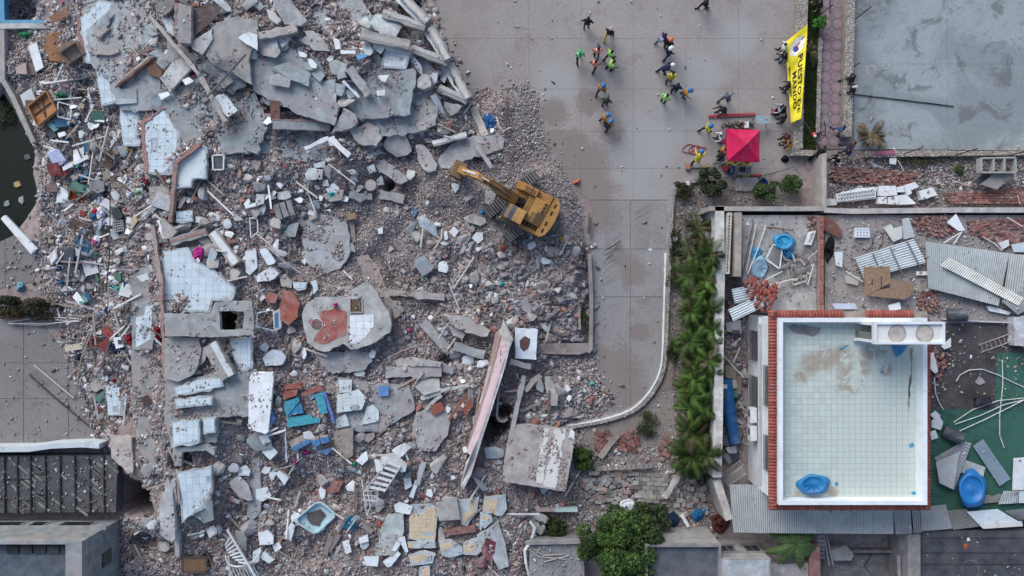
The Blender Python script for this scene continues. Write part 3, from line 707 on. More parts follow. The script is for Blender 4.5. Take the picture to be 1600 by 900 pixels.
for x, y, rx, ry, c, L in ((149, 535, 8, 11, (.24, .01, .03), 'dark red garment left of the navy one'), (168, 522, 8, 6, (.30, .01, .04), 'red garment above the navy one'), (201, 530, 6, 10, (.26, .01, .025), 'red garment right of the white box'), (180, 543, 14, 10, (.015, .02, .05), 'navy blue garment beside the white box'), (246, 520, 5, 14, (.16, .008, .02), 'dark red cloth hanging on the slab edge'), (301, 550, 10, 10, (.27, .008, .02), 'curled red cloth on the cracked grey slab'), (309, 400, 9, 14, (.40, .03, .20), 'magenta cloth on the white tiled slab'), (301, 118, 5, 5, (.35, .01, .12), 'magenta rag beside the cream slabs'), (388, 165, 9, 7, (.38, .03, .08), 'red and pink rag in the upper debris'), (117, 464, 6, 5, (.35, .02, .05), 'small red rag by the hedge')):
    cloth(L, x, y, rx, ry, c, rnd.uniform(0, 180))
board('black bin lying among the white clothes', '175,328 184,323 192,338 188,342 177,341', (.025, .03, .035), PLST, .5, .35, 'black_bin', 'bin')
# perforated grey ventilation block
vb = empty('vent_block', W(185, 354, 1.2), 'grey perforated ventilation block among the clothes', 'block'); vz = zat(185, 354)+.4
for i in range(5):
    MB().bar(W(177+i*.4, 347+i*4, vz), W(192+i*.4, 344+i*4, vz), .05, .18).obj('block_web', CONC, (.34, .35, .34), vb)
for i in range(6): MB().bar(W(177+i*3, 347-i*.6, vz-.01), W(179+i*3, 363-i*.6, vz-.01), .05, .16).obj('block_web', CONC, (.30, .31, .30), vb)
board('white box with a dark square on it', '177,528 188,526 193,542 181,545', (.72, .74, .76), PLST, .5, .3, 'white_box', 'box', layers=[('184,531 190,531 191,538 185,538', PLST, (.04, .05, .06), .02)])
board('cream board left of the red garments', '101,540 127,536 129,545 102,550', (.50, .45, .35), WOOD, .25, .05)
board('white board leaning by the hedge', '113,464 120,455 132,472 128,481', (.72, .76, .78), PLAS, .4, .04)
board('brown leather panel near the white tiled pieces', '215,623 230,617 238,628 231,637', (.06, .035, .03), PLST, .5, .03)
slab('brown tiled floor fragment left of the tiled slabs', '203,612 236,612 238,648 222,653 204,640', CONC, (.28, .18, .13), .2, .15)
slab('broken concrete step with white tiles on it', '164,601 188,598 192,625 192,650 168,650', CONC, CG, .3, .25, tiles=[('166,603 186,601 189,625 188,648 169,648', .32, WT, -5)])
slab('tilted concrete block left of the brown fragment', '141,598 155,592 163,604 150,612 142,608', CONC, CE, .4, .3)
slab('pale concrete floor edge above the dark void', '172,680 205,683 208,735 206,742 184,725 174,715', CONC, (.47, .42, .38), .5, .25, (0, -.3))
slab('grey concrete flank beside the dark void', '206,735 225,722 240,760 236,785 228,790 212,776', CONC, (.27, .25, .24), .45, .3)
slab('long pale floor edge sliding toward the void', '248,795 262,745 270,760 274,840 268,848 250,835', CONC, (.42, .43, .44), .5, .25)
# long poles
pole('dark vertical cable through the white clothes', '172,285 172,330 171,400 166,452', .035, .9, (.03, .03, .03), name='cable', cat='cable')
pole('dark straight pole on the lower left paving', '45,585 90,625 138,665', .05, .12, (.07, .055, .05))
pole('pale pipe lying above the dark pole', '54,571 115,622', .045, .2, (.45, .45, .46))
pole('slender timber near the red garments', '145,515 127,559', .04, .5, (.42, .40, .38), WOOD); pole('timber leaning below the slender timber', '127,560 119,610', .04, .4, (.32, .27, .23), WOOD)
for i, (p, L) in enumerate((('12,505 60,508 125,500', 'lowest'), ('12,503 70,495 124,498', 'uppermost'), ('14,506 80,505 124,502', 'middle'))):
    pole('%s of three bundled pale rods below the hedge' % L, p, .03, .25+.03*i, (.50, .49, .47), WOOD, 'rod', 'rod')
pole('dark bar crossing the slab edge', '230,512 255,527 281,542', .045, .5, (.11, .09, .08)); pole('dark bar beneath the first one', '220,545 240,560 258,573', .04, .5, (.13, .11, .10))
board('long white painted beam at the pool side', '1,342 8,336 58,388 48,397', (.66, .69, .70), PLAS, name='beam', cat='beam', dz=.45, th=.18, layers=[('2,341 6,337 54,389 50,393', PLAS, (.70, .72, .73), .02)])
board('blue striped plank end by the pool', '-4,372 22,360 24,365 -4,378', (.22, .36, .48), PLAS, name='plank', cat='plank', dz=.5)
# --- tiled floor slabs at the left
slab('white tiled floor slab at the top left', '124,28 155,0 178,4 172,30 160,52 150,60 146,100 133,98 127,55', CONC, CB, .3, .25, tiles=[('127,30 155,3 174,6 158,50 146,58 143,97 135,96 130,55', .42, WT, -40)], layers=[('120,20 124,28 127,55 133,98 130,99 123,60', BRIK, (.32, .17, .15), .03)])
slab('tall white tiled floor slab below the concrete stub', '148,86 174,84 182,95 183,160 158,166 151,125', CONC, CB, .35, .28, tiles=[('150,88 172,86 180,97 181,157 160,163 153,124', .42, WT, -3)])
slab('pale rounded concrete stub capping the tiled slab', '146,76 158,73 184,75 186,81 176,85 148,85', CONC, CE, .7, .35)
beam('brick topped wall stub crossing the tiled slabs', (181, 133), (234, 90), 6, .75, .5, BRIK, (.27, .13, .11), cap=(CONC, CE, -.9, .1))
board('larger grey insulation block on the tiled floor', '181,139 213,138 214,161 182,163', (.30, .33, .36), CONC, .55, .25, 'grey_block', 'block', layers=[('182,154 213,154 214,161 182,163', PLAS, (.40, .43, .46), .012)])
board('smaller grey insulation block on the tiled floor', '218,142 236,140 241,158 222,162', (.30, .33, .36), CONC, .55, .25, 'grey_block', 'block', layers=[('219,154 240,151 241,158 222,162', PLAS, (.45, .48, .50), .012)])
slab('white tiled floor slab between two brick edged ones', '187,166 214,160 221,172 215,200 219,228 193,228 187,190', CONC, CB, .35, .28, tiles=[('189,168 212,163 218,173 213,200 216,226 195,226 189,190', .42, WT, -4)])
slab('pentagonal white tiled slab with brick edge', '225,190 256,169 266,184 281,206 279,250 278,272 264,274 228,272 222,205', CONC, CB, .4, .3, tiles=[('229,192 255,173 264,186 277,207 275,250 263,262 256,270 231,269 226,206', .42, WT, 2)], layers=[('221,190 225,188 232,270 227,272', BRIK, (.32, .18, .15), .05), ('223,190 254,167 258,170 226,193', BRIK, (.33, .19, .16), .06)])
slab('cream tiled slab with a bitten lower corner', '276,250 311,226 324,232 322,279 301,281 299,293 273,295', CONC, CB, .4, .3, tiles=[], layers=[('277,252 310,229 321,234 320,277 300,279 298,291 275,292', PLAS, (.58, .635, .655), .02)])
beam('long brick edged wall line beside the cream slab', (265, 347), (275, 253), 6, .55, .4, BRIK, (.34, .22, .19)); beam('brick edged wall stub above the cream slab', (275, 254), (312, 225), 5, .6, .4, BRIK, (.30, .16, .14))
board('concrete cube with a stripe beside the brick line', '233,292 264,290 265,315 234,316', (.37, .35, .32), CONC, .5, .5, 'concrete_block', 'block', layers=[('233,302 265,301 265,306 233,306', CONC, (.28, .24, .21), .015)])
slab('small white tiled patch below the cream slab', '274,330 301,328 302,346 275,348', CONC, CB, .3, .15, tiles=[('275,331 300,330 300,345 276,346', .42, WT, 0)])
slab('white tiled strip right of the small patch', '305,338 326,343 326,348 305,348', PLAS, CW, .3, .06)
slab('white plastered concrete lump on the slab line', '244,344 256,342 276,362 270,370 258,374 252,362', CONC, CE, .6, .4, layers=[('245,345 250,344 258,373 254,371', PLAS, (.72, .74, .75), .03)])
beam('plastered beam with brick stripe lying across', (266, 378), (322, 362), 12, .6, .35, CONC, CG, cap=(BRIK, (.33, .19, .16), -.5, .3))
beam('thick concrete beam with white top beside the tiles', (331, 363), (368, 412), 16, .55, .4, CONC, CE, cap=(PLAS, (.60, .64, .65), -.7, .5))
slab('big white tiled slab at the centre left', '254,393 293,386 305,408 330,418 345,430 356,440 368,450 362,470 332,470 328,488 256,488', CONC, CB, .45, .35,
     tiles=[('257,395 291,389 302,409 328,421 343,432 353,441 365,452 359,468 330,468 325,485 258,485', .42, WT, 1)])
slab('grey column strip left of the big tiled slab', '205,432 240,408 249,450 250,490 238,546 207,546 205,490', CONC, CG, .35, .3, layers=[('212,432 235,425 243,436 222,441', PLAS, CW, .02)], tiles=[('212,496 225,493 228,479 238,478 236,530 213,543', .42, WT, 0)])
beam('brown timber-edged beam running to the big tiled slab', (238, 352), (252, 452), 6, .75, .25, CONC, (.29, .22, .19))
beam('thin red brick edge of the grey cracked slabs', (252, 452), (256, 585), 5, .75, .3, BRIK, (.36, .23, .21))
sq = slab('grey slab around the square hole', '256,490 329,489 335,472 343,472 343,526 257,525', CONC, (.31, .33, .33), z=2.95, th=.3)
for q in ('343,472 394,470 395,486 343,486', '381,486 395,486 396,515 380,515', '343,515 396,515 396,523 343,526'): slab(None, q, CONC, (.31, .33, .33), z=2.948, th=.3, amp=.02, name='slab_edge', cat=None, parent=sq)
slab('cracked grey slab below the square hole', '257,528 310,527 315,545 311,570 297,589 278,597 257,590', CONC, (.33, .34, .33), .45, .3)
beam('toppled plastered column with brown stripe', (327, 538), (356, 590), 24, .9, .5, CONC, CE, cap=(PLAS, (.62, .64, .64), -.9, -.1))
slab('white tiled patch right of the toppled column', '352,531 393,527 394,576 379,581 366,562', CONC, CB, .4, .25, tiles=[('354,533 391,530 391,574 380,578 369,562', .42, WT, 0)])
slab('white tiled piece with a crack below the grey slab', '271,606 311,592 346,590 349,604 318,612 275,619', CONC, CB, .62, .25, tiles=[('274,607 312,594 343,592 346,603 318,610 277,616', .42, WT, -8)])
slab('long white tiled strip below the cracked piece', '273,624 332,619 331,633 275,638', CONC, CB, .62, .25, tiles=[('275,626 330,621 329,631 277,635', .42, WT, -3)])
slab('white tiled piece left above the lower hole', '268,659 312,656 313,692 300,696 270,698', CONC, CB, .62, .28, tiles=[('270,661 310,658 310,690 272,694', .42, WT, 0)])
slab('small white tiled piece right of the lower hole', '316,653 337,653 336,676 318,679', CONC, CB, .62, .28, tiles=[('318,655 335,655 334,674 320,676', .42, WT, 0)])
slab('grey slab lip around the lower hole', '270,700 322,694 336,700 334,712 322,703 285,706 283,728 272,728', CONC, CG, z=2.45, th=.3)
slab('white tiled slab hanging at the lower left', '275,737 310,734 330,730 332,760 325,790 308,800 284,818 282,780', CONC, CB, .45, .3, (.0, -.3), tiles=[('278,740 329,733 330,759 322,788 306,797 287,813 285,780', .42, WT, -4)])
beam('long pale wall edge beside the hanging tiled slab', (270, 750), (277, 868), 7, .7, .5, CONC, (.50, .49, .47))
slab('broad grey floor deck under the white tiled strips', '257,590 300,590 345,583 396,580 396,650 341,652 337,692 268,700 258,650', CONC, (.31, .33, .33), .22, .3, grit=2.5)
slab('narrow grey floor deck left of the tiled strips', '205,548 238,548 256,590 256,660 262,735 240,742 215,700 206,620', CONC, (.30, .295, .285), .18, .3, grit=6)
slab('grey floor deck around the white tile sheets', '507,586 528,590 596,600 640,602 648,640 594,675 527,675 515,640', CONC, (.31, .315, .31), .17, .25, grit=5)
slab('grey slab under the white toppled panel', '385,690 405,690 408,780 407,800 396,812 386,808', CONC, CG, .3, .3)
slab('white fallen wall panel spotted with dust', '389,592 394,582 426,582 427,592 419,674 414,678 388,670', PLAS, (.72, .75, .77), .9, .25, (0, 0), .01, 'wall_panel', 'panel', grit=1.2)
# --- upper middle
for q, L in (('128,2 250,0 242,60 172,128 142,100', 'under the topmost tiled slab'), ('160,104 232,92 252,132 240,172 188,172', 'under the brick topped stub'), ('250,132 330,130 342,190 292,242 256,176', 'left of the torn plaster sheet'), ('404,0 560,-4 600,48 556,62 480,58 420,56', 'behind the pale tilted slab'), ('530,62 650,112 640,178 562,188 502,122', 'behind the square tiled panel'), ('600,112 690,152 660,206 592,214 560,182', 'left of the leaning column'), ('410,197 560,206 602,240 482,252 402,236', 'below the grey lintel beam'), ('334,184 398,142 420,198 400,240 346,240', 'right of the torn plaster sheet')):
    slab('sunken grey floor deck '+L, q, CONC, vary((.30, .335, .345), .9, 1.1), .14, .25, (rnd.uniform(-.3, .3), rnd.uniform(-.3, .3)), .06, grit=2.2)
slab('weathered roof slab with dark corner stain', '338,35 372,25 402,33 402,60 388,95 394,132 368,118 330,97 322,86', CONC, (.31, .315, .30), .6, .3)
slab('cream rectangular slab beside the long beam', '250,122 280,84 298,108 265,144', CONC, (.46, .475, .47), .6, .22, (.2, .2), .015)
slab('cream irregular slab by the grey column', '298,66 331,45 332,60 316,86 300,76', CONC, (.48, .49, .48), .8, .2, amp=.015)
slab('upright grey column with brick reddened edge', '273,4 299,10 298,68 279,66 272,55', CONC, (.29, .285, .28), .9, .6, amp=.02, layers=[('273,5 277,5 276,58 272,55', BRIK, (.30, .18, .16), .02)])
board('dark brown board facing the grey column', '298,20 325,4 346,12 335,30 297,62', (.085, .06, .055), WOOD, .7, .05)
beam('long thin pale beam, upper length', (233, 24), (312, 118), 6, 1.0, .3, CONC, CE); beam('long thin pale beam, lower length', (312, 118), (352, 190), 7, .95, .3, CONC, CE)
board('white ceramic shower tray in the upper debris', '284,125 295,120 303,127 290,133', (.74, .78, .80), PLST, .6, .1, 'shower_tray', 'tray')
board('white sink panel beside the tiled floor', '247,147 262,143 266,148 252,156', (.74, .78, .80), PLST, .6, .1, 'sink', 'sink')
board('brown upholstered sofa panel in the upper debris', '222,97 240,94 254,112 250,122 232,116', (.17, .10, .075), CLTH, .6, .3, 'sofa_back', 'sofa')
slab('torn white plaster sheet on the lower beam', '335,152 350,146 372,172 356,183 341,170', PLAS, (.64, .69, .71), 1.05, .06, amp=.05)
slab('white tiled shard at the top of the long beam', '252,28 270,24 273,58 262,50', CONC, CB, .4, .15, tiles=[('253,30 268,27 271,55 263,48', .42, WT, 5)])
slab('white plaster sheet above the rebar mesh', '372,58 390,50 402,55 402,78 384,68', PLAS, (.64, .68, .70), .8, .08)
wires('grey rebar mesh bundle spilled over the slab', 337, 108, 18, 18, 40, (.20, .22, .24), .8); pole('long dark bar leaning over the rebar mesh', '384,85 352,120 323,152', .06, 1.3, (.10, .105, .10))
slab('grey slab left of the long beam', '224,35 240,50 250,52 236,56 228,48', CONC, CB, .5, .15)
slab('grey roof fragment by the top tiled slab', '150,42 168,20 176,24 160,56 146,54', CONC, (.29, .32, .34), .6, .1); slab('pale stone block by the top tiled slab', '148,54 162,40 170,46 156,60', CONC, CE, .6, .3)
slab('broad beam end at the top edge', '240,-8 272,-8 270,12 258,24 244,18', CONC, (.22, .21, .20), .8, .3)
slab('pale tilted slab at the top edge', '420,-8 447,-8 480,32 470,40 444,37', CONC, (.47, .47, .45), .7, .25, (-.6, -.6), .015)
slab('white cracked plaster lump at the top edge', '416,14 428,18 440,31 432,37 420,30', PLAS, (.52, .52, .50), .5, .3)
beam('short plastered beam below the pale tilted slab', (404, 56), (463, 43), 12, .75, .35, CONC, CE)
slab('large blue grey roof slab with broken plates on it', '386,100 402,80 450,70 470,88 498,128 530,165 522,196 505,190 470,180 420,156 396,140', CONC, (.31, .335, .345), .45, .28)
for q in ('426,105 450,97 485,115 480,132 455,125', '420,119 433,115 454,122 452,137 420,131', '450,107 483,122 482,135 448,122', '451,141 483,140 485,155 456,160', '492,140 500,128 524,123 525,158 507,155 492,150', '487,115 495,107 507,118 500,128', '482,158 495,153 503,163 490,168', '525,130 540,132 535,150 526,148', '514,100 525,94 542,100 540,113 520,117', '540,140 553,142 556,150 545,155', '480,168 492,168 490,178 482,176', '476,170 482,168 485,176 478,180', '525,112 537,110 542,120 528,124', '474,96 488,98 490,110 478,108', '492,175 504,165 512,172 500,182', '500,165 512,160 518,168 508,172'):
    slab('broken blue grey floor plate on the roof slab', q, CONC, vary((.34, .385, .395), .95, 1.2), .62, .05, (rnd.uniform(-.2, .2), rnd.uniform(-.2, .2)), .012, 'floor_plate', 'plate', 'broken floor plates on the blue grey roof slab', grit=.3)
for q in ('466,80 480,85 478,90 468,88', '478,90 488,93 495,101 494,107 486,106', '590,57 605,65 595,84 582,77', '520,58 530,62 532,76 524,77', '532,78 556,79 554,84 532,84', '590,118 608,117 602,128 596,126', '588,142 602,140 601,149 590,149'):
    slab('white plaster shard in the upper middle debris', q, PLAS, (.66, .69, .70), .65, .06, (rnd.uniform(-.3, .3), 0), .012, 'plaster_shard', 'shard', 'white plaster shards of the upper middle debris', grit=.2)
slab('square white tiled panel in the upper debris', '602,71 642,82 634,108 597,106 596,100', CONC, CB, .7, .2, (-.3, .4), .01, tiles=[('604,74 639,83 632,105 599,103', .22, (.60, .64, .67), 9)])
board('light blue tile slab by the white tiled panel', '556,87 569,82 573,88 559,94', (.10, .30, .48), PLST, .6, .08, 'blue_tile', 'tile')
slab('grey plank slab under the broken plates', '468,62 480,55 512,70 515,80 490,78', CONC, (.38, .39, .37), .45, .15); slab('thin pale plate above the plates', '476,48 490,48 505,62 512,75 500,76 486,62', CONC, (.45, .47, .46), .5, .12)
beam('pale diagonal beam above the concrete pyramid', (545, 106), (575, 148), 13, .7, .3, CONC, (.43, .44, .43)); beam('white window sill strip beside the diagonal beam', (536, 126), (561, 152), 4, .8, .1, PLAS, (.68, .71, .73), name='sill_strip', cat='strip')
slab('pointed pale concrete wedge', '537,168 556,180 558,190 548,200 517,208 528,190', CONC, (.44, .44, .43), .9, .6, (0, -.8))
slab('flat pale slab right of the pointed wedge', '545,205 575,190 592,200 596,215 588,228 560,224', CONC, (.38, .38, .37), .45, .2)
beam('thick plastered beam above the square tiled panel', (563, 54), (640, 70), 15, 1.1, .4, CONC, (.36, .345, .32), cap=(PLAS, (.44, .41, .38), -.4, .6))
# concrete frame of the collapsed front
ZF = 2.7
for a, b, L in (((628, -8), (668, 33), 'top'), ((672, 42), (700, 92), 'middle'), ((703, 100), (731, 153), 'lowest')):
    beam('%s length of the plastered edge beam beside the plaza' % L, a, b, 13, 0, .45, CONC, (.33, .32, .305), z=ZF-.2 if L == 'top' else (2.2 if L == 'middle' else 1.6), cap=(PLAS, (.52, .50, .46), -.5, .6))
    beam('%s white window strip under the edge beam' % L, (a[0]-8, a[1]+7), (b[0]-9, b[1]+3), 5, 0, .08, PLAS, (.64, .69, .71), z=(ZF-.2 if L == 'top' else (2.2 if L == 'middle' else 1.6))-.3, name='sill_strip', cat='strip')
for a, b, z_, L in (((598, 20), (664, 42), 2.5, 'uppermost'), ((644, 76), (700, 97), 2.1, 'middle'), ((685, 137), (730, 157), 1.7, 'lowest')):
    beam('%s cross beam running into the plastered edge beam' % L, a, b, 13, 0, .45, CONC, (.34, .33, .31), z=z_+.1, z2=z_-.2, cap=(PLAS, (.50, .48, .45), -.9, 0.1))
beam('white plastered column leaning down from the frame', (677, 148), (700, 194), 12, 0, .4, CONC, CG, z=1.9, z2=1.1, cap=(PLAS, (.62, .63, .62), -.6, .7))
slab('pale concrete joint block of the frame', '652,124 660,114 672,118 674,134 662,140 652,136', CONC, (.43, .42, .40), z=2.2, th=.6); slab('sloping grey slab under the leaning column', '650,195 660,160 675,148 685,165 680,195 655,205', CONC, (.33, .325, .315), .4, .3, (0, .5)); slab('grey slab right of the leaning column', '694,158 722,165 715,175 704,182 696,172', CONC, (.34, .335, .325), .5, .2)
wires('black rebar knot at the middle frame joint', 676, 138, 7, 6, 22, (.10, .10, .11), 1.3); wires('black rebar knot at the upper frame joint', 668, 38, 5, 5, 18, (.10, .10, .11), 1.6); wires('black rebar knot at the lower frame joint', 702, 96, 4, 5, 16, (.10, .10, .11), 1.3)
board('dark brown sheet painting the shaded void in the upper frame bay', '614,12 640,0 658,16 655,34 640,30 625,28', (.085, .06, .05), WOOD, z=.5, th=.1, name='void_sheet'); board('dark brown sheet painting the shaded void in the middle frame bay', '618,42 648,46 644,62 628,58', (.07, .055, .05), WOOD, z=.5, th=.1, name='void_sheet')  # dark sheets: shade of the voids behind the frame, put in as colour
slab('grey wall slab hanging in the middle bay', '645,48 664,50 662,70 652,72 640,66', CONC, CG, z=1.3, th=.2); board('white and grey gas cylinder in the frame', '590,28 597,25 613,44 607,48', (.55, .58, .60), PLST, z=2.4, th=.25, name='gas_bottle', cat='gas bottle')
slab('cream broken block left of the upper frame', '561,34 572,25 580,38 576,44 564,40', CONC, (.55, .55, .52), 1.2, .4)
for q in ('655,97 668,95 676,104 670,110 660,106', '672,113 684,114 682,128 676,134 672,126', '690,105 701,108 700,118 694,130 688,124', '655,92 676,100 668,95'):
    slab('white tile sheet inside the lower frame bay', q, PLAS, (.55, .58, .63), .4, .04, (.3, .3), .01, 'tile_sheet', 'tile', 'white tile sheets inside the lower frame bay')
cloth('white and magenta sheet draped over the frame', 650, 100, 6, 18, (.58, .55, .60), 150, z=1.9, hgt=.3)
cloth('bright blue tarpaulin bundle by the plaza edge', 765, 190, 9, 15, (.02, .11, .28), -15); pole('rusty steel post by the blue tarpaulin', '791,152 791,172 790,214', .06, .35, (.12, .06, .05)); pole('bent white pipe by the blue tarpaulin', '776,183 780,198 786,205 798,199', .03, .4, (.65, .66, .66))
beam('concrete beam lying beside the blue tarpaulin', (739, 167), (758, 212), 11, .5, .3, CONC, CE); beam('white ended beam above the rounded slab', (676, 224), (729, 210), 9, .7, .3, CONC, CE, cap=(PLAS, (.62, .64, .64), -.8, .5))
slab('rounded grey slab at the boom tip', '684,250 700,230 726,213 783,211 788,218 786,232 764,240 728,250 704,264 688,262', CONC, (.36, .365, .365), .45, .25)
beam('grey plank standing against the rounded slab', (745, 228), (768, 262), 6, .8, .15, CONC, (.34, .37, .40)); 
board('rust red beam across the dark hole', '421,156 437,158 438,188 423,188', (.12, .05, .04), METL, z=2.6, th=.2, name='steel_beam', cat='beam')
beam('grey lintel beam below the dark hole', (426, 193), (516, 196), 16, .6, .35, CONC, CG, cap=(BRIK, (.30, .18, .16), -.95, -.6))
beam('white painted beam pointing down right', (516, 216), (546, 243), 9, .9, .25, PLAS, (.60, .63, .64)); beam('white strip left of the white painted beam', (476, 232), (513, 215), 6, .8, .15, PLAS, (.62, .65, .67)); board('square white sign board by the white beam', '510,216 522,212 528,226 516,228', (.60, .64, .66), PLAS, .8, .06)
for x, y, z_, L in ((666, 37, 2.3, 'upper'), (699, 95, 1.95, 'middle'), (730, 155, 1.35, 'lower'), (600, 22, 2.3, 'rear upper'), (646, 78, 1.9, 'rear middle'), (686, 139, 1.5, 'rear lower')):
    p = W(x, y, z_); MB().box(p.x-.17, p.x+.17, p.y-.17, p.y+.17, -.1, z_-.2).obj('concrete_column', CONC, CG, None, '%s concrete column carrying the broken frame' % L, 'column')
# --- centre
slab('dusty grey slab in the middle hollow', '476,346 500,334 540,345 547,370 545,400 531,420 510,428 480,412 473,380', CONC, (.33, .35, .36), .3, .25, (.1, .1), grit=6)
slab('flesh coloured slab right of the dusty slab', '556,402 575,397 592,420 603,446 580,452 566,430', CONC, (.34, .285, .27), .2, .2)
slab('grey block with teal cloth', '503,305 520,295 537,296 535,312 515,315', CONC, (.36, .33, .31), .4, .3); cloth('teal cloth on the grey block', 518, 302, 5, 7, (.03, .32, .36), z=zat(520, 305)+.4, hgt=.12)
mb = MB().lathe([(.30, 0), (.34, .06), (.34, .14), (.30, .17)], tuple(W(580, 290, zat(580, 290)+.3)), 18); mb.obj('concrete_disc', CONC, (.46, .43, .40), None, 'round concrete disc beside the small dark hole', 'disc')
slab('flat grey stone beside the round disc', '572,262 584,257 588,268 578,270', CONC, CB, .35, .1); slab('grey pavement stone above the round disc', '588,281 596,274 600,288 590,290', CONC, CB, .3, .1); slab('round grey stone above the disc', '590,261 597,259 599,268 592,270', CONC, CB, .3, .1)
beam('rounded column piece left of the small dark hole', (544, 305), (581, 307), 12, .35, .35, CONC, CG, amp=.08); beam('rounded column piece right of the small dark hole', (594, 303), (631, 312), 13, .35, .35, CONC, (.35, .34, .33), amp=.08)
board('brown wooden block in the middle hollow', '540,335 555,332 557,341 543,344', (.26, .17, .11), WOOD, .4, .25, 'wooden_block', 'block'); board('timber post below the wooden block', '546,345 553,344 556,378 549,380', (.24, .20, .175), WOOD, .3, .2, 'timber', 'timber')
slab('thick pale column stump near the boom tip', '650,226 664,228 683,256 680,266 670,270 656,258', CONC, (.40, .39, .37), .5, .45, amp=.05)
slab('sloping grey slab left of the column stump', '586,258 600,248 625,268 637,282 625,288 600,272', CONC, (.33, .325, .325), .4, .25, (0, .5))
slab('pale rounded slab left of the excavator', '724,340 735,335 757,340 761,347 750,352 730,347', CONC, (.44, .41, .39), .3, .2); slab('upright concrete block under the boom', '758,296 768,290 777,296 770,320 758,318', CONC, (.38, .37, .36), .4, .4); slab('small pale block beneath the boom', '724,310 736,303 740,308 728,315', CONC, (.42, .39, .38), .3, .2)
for q in ('701,362 709,354 717,361 710,371', '737,372 744,363 754,364 755,374 747,381', '590,357 598,355 598,365 591,366', '693,362 698,360 700,373 695,376'):
    slab('white tile fragment left of the excavator', q, PLAS, (.62, .64, .66), .25, .08, (0, 0), .01, 'tile_fragment', 'tile', 'white tile fragments left of the excavator')
beam('pale timber below the white tile fragments', (734, 364), (721, 395), 5, .25, .1, WOOD, (.44, .40, .37), name='timber', cat='timber'); pole('bent timber left of the pale timber', '691,358 690,372 680,388', .07, .2, (.42, .38, .34), WOOD, 'timber', 'timber')
pole('dark iron rod across the brick gravel', '581,356 600,372 621,391', .04, .2, (.12, .10, .10)); pole('second dark iron rod below the first', '588,390 600,412 612,436', .05, .2, (.14, .11, .10))
for q in ('400,304 413,303 412,318 400,322', '400,330 413,319 415,326 411,335 402,334', '440,368 452,352 468,347 461,370', '434,301 452,299 455,308 446,312 434,311', '476,272 483,263 505,265 503,280 480,281', '490,256 508,250 508,262 492,262', '504,282 512,281 514,290 505,291'):
    slab('pale tiled floor fragment left of the hollow', q, CONC, (.50, .54, .54), .35, .08, (rnd.uniform(-.3, .3), 0), .012, 'floor_fragment', 'slab', 'pale tiled floor fragments left of the hollow', grit=.3)
for i, (a, b) in enumerate((((431, 320), (437, 343)), ((440, 316), (447, 338)), ((450, 313), (457, 336)))):
    beam('%s of three parallel concrete bars' % ('leftmost', 'middle', 'rightmost')[i], a, b, 8, .45, .25, CONC, (.34, .335, .325))
slab('white plastered lump left of the hollow', '400,432 412,423 430,417 437,426 428,436 402,442', PLAS, (.62, .65, .68), .5, .3); board('white ceramic piece near the long bars', '471,408 480,399 482,403 476,414', (.66, .70, .72), PLST, .4, .1)
for i, p in enumerate(('422,390 445,410 470,427', '428,392 450,412 468,420', '400,365 420,380 436,402')):
    pole('%s of the slim pale rails left of the hollow' % ('longest', 'shortest', 'upper')[i], p, .04, .5, (.50, .47, .45), WOOD, 'rail', 'rail')
slab('white tiled block by the red floor fragment', '457,440 480,440 478,452 466,455 458,450', CONC, CB, .4, .2, tiles=[('458,441 478,441 476,450 460,450', .40, WT, 0)]); slab('white chipped tile remnant above the painted slab', '486,440 494,438 497,452 490,460', PLAS, CT, .35, .1); slab('concrete cube left of the tiled block', '437,430 446,428 456,440 455,450 440,447', CONC, CE, .45, .4)
board('dark framed picture lying on the debris', '333,244 349,243 348,263 334,263', (.05, .055, .065), PLST, .4, .06, 'framed_picture', 'picture'); frame('white frame around the dark picture', '332,243 350,242 349,265 333,265', .08, (.60, .61, .61), .45)
board('white corner profile left of the white panel', '381,318 389,310 391,316 388,320 400,316 400,322 384,326', (.68, .71, .72), PLAS, .4, .08, 'corner_profile', 'profile')
frame('white chair frame lying on its side', '390,340 402,342 403,362 392,372', .06, (.58, .60, .62), .4, 'chair_frame', 'chair'); board('white washing machine shell', '383,392 400,390 402,418 390,430 384,425', (.60, .64, .67), PLST, .4, .5, 'washing_machine', 'appliance')
# octagonal painted slab
oct_ = slab('big slab with red painted floor and round mosaic', '472,491 475,481 493,465 543,464 545,455 560,447 573,441 590,457 597,472 608,488 612,505 608,520 595,528 580,538 558,545 548,547 540,540 535,537 520,543 515,549 505,550 497,547 480,535 477,522 473,505', CONC, (.37, .375, .365), .7, .35, (0, .15), .025,
     layers=[('501,487 520,483 524,478 532,484 541,486 541,523 530,528 522,531 515,535 500,537 490,533 492,524 500,518 505,507 500,495', CONC, (.30, .085, .065), .02)], tiles=[('547,493 584,491 584,510 570,528 558,537 546,536', .42, (.66, .70, .73), 0)], grit=.8)
zo = REG[-1][1]
def disc(cx, cy, r, col, dz, n=20, inner=0):
    V = []; ex = []
    for k in range(n): x, y = cx+r*math.cos(6.283*k/n), cy+r*math.sin(6.283*k/n); V.append(W(x, y, zo(x, y))+Vector((0, 0, dz)))
    V = V[::-1]; MB().prism(V, [v-Vector((0, 0, .02)) for v in V]).obj('mosaic', CONC, col, oct_)
disc(495, 507, 9.6, (.55, .52, .46), .026); disc(495, 507, 8.8, (.07, .05, .06), .030); disc(495, 507, 7.6, (.22, .14, .14), .034)
for k in range(6): disc(495+4.8*math.cos(k*1.047+.4), 507+4.8*math.sin(k*1.047+.4), 2.1, (.06, .045, .06), .040, 10); disc(495+4.8*math.cos(k*1.047+.4), 507+4.8*math.sin(k*1.047+.4), .9, (.34, .28, .26), .044, 8)
for k in range(26): disc(495+9.2*math.cos(k*.2417), 507+9.2*math.sin(k*.2417), .65, (.72, .70, .66), .040, 6)
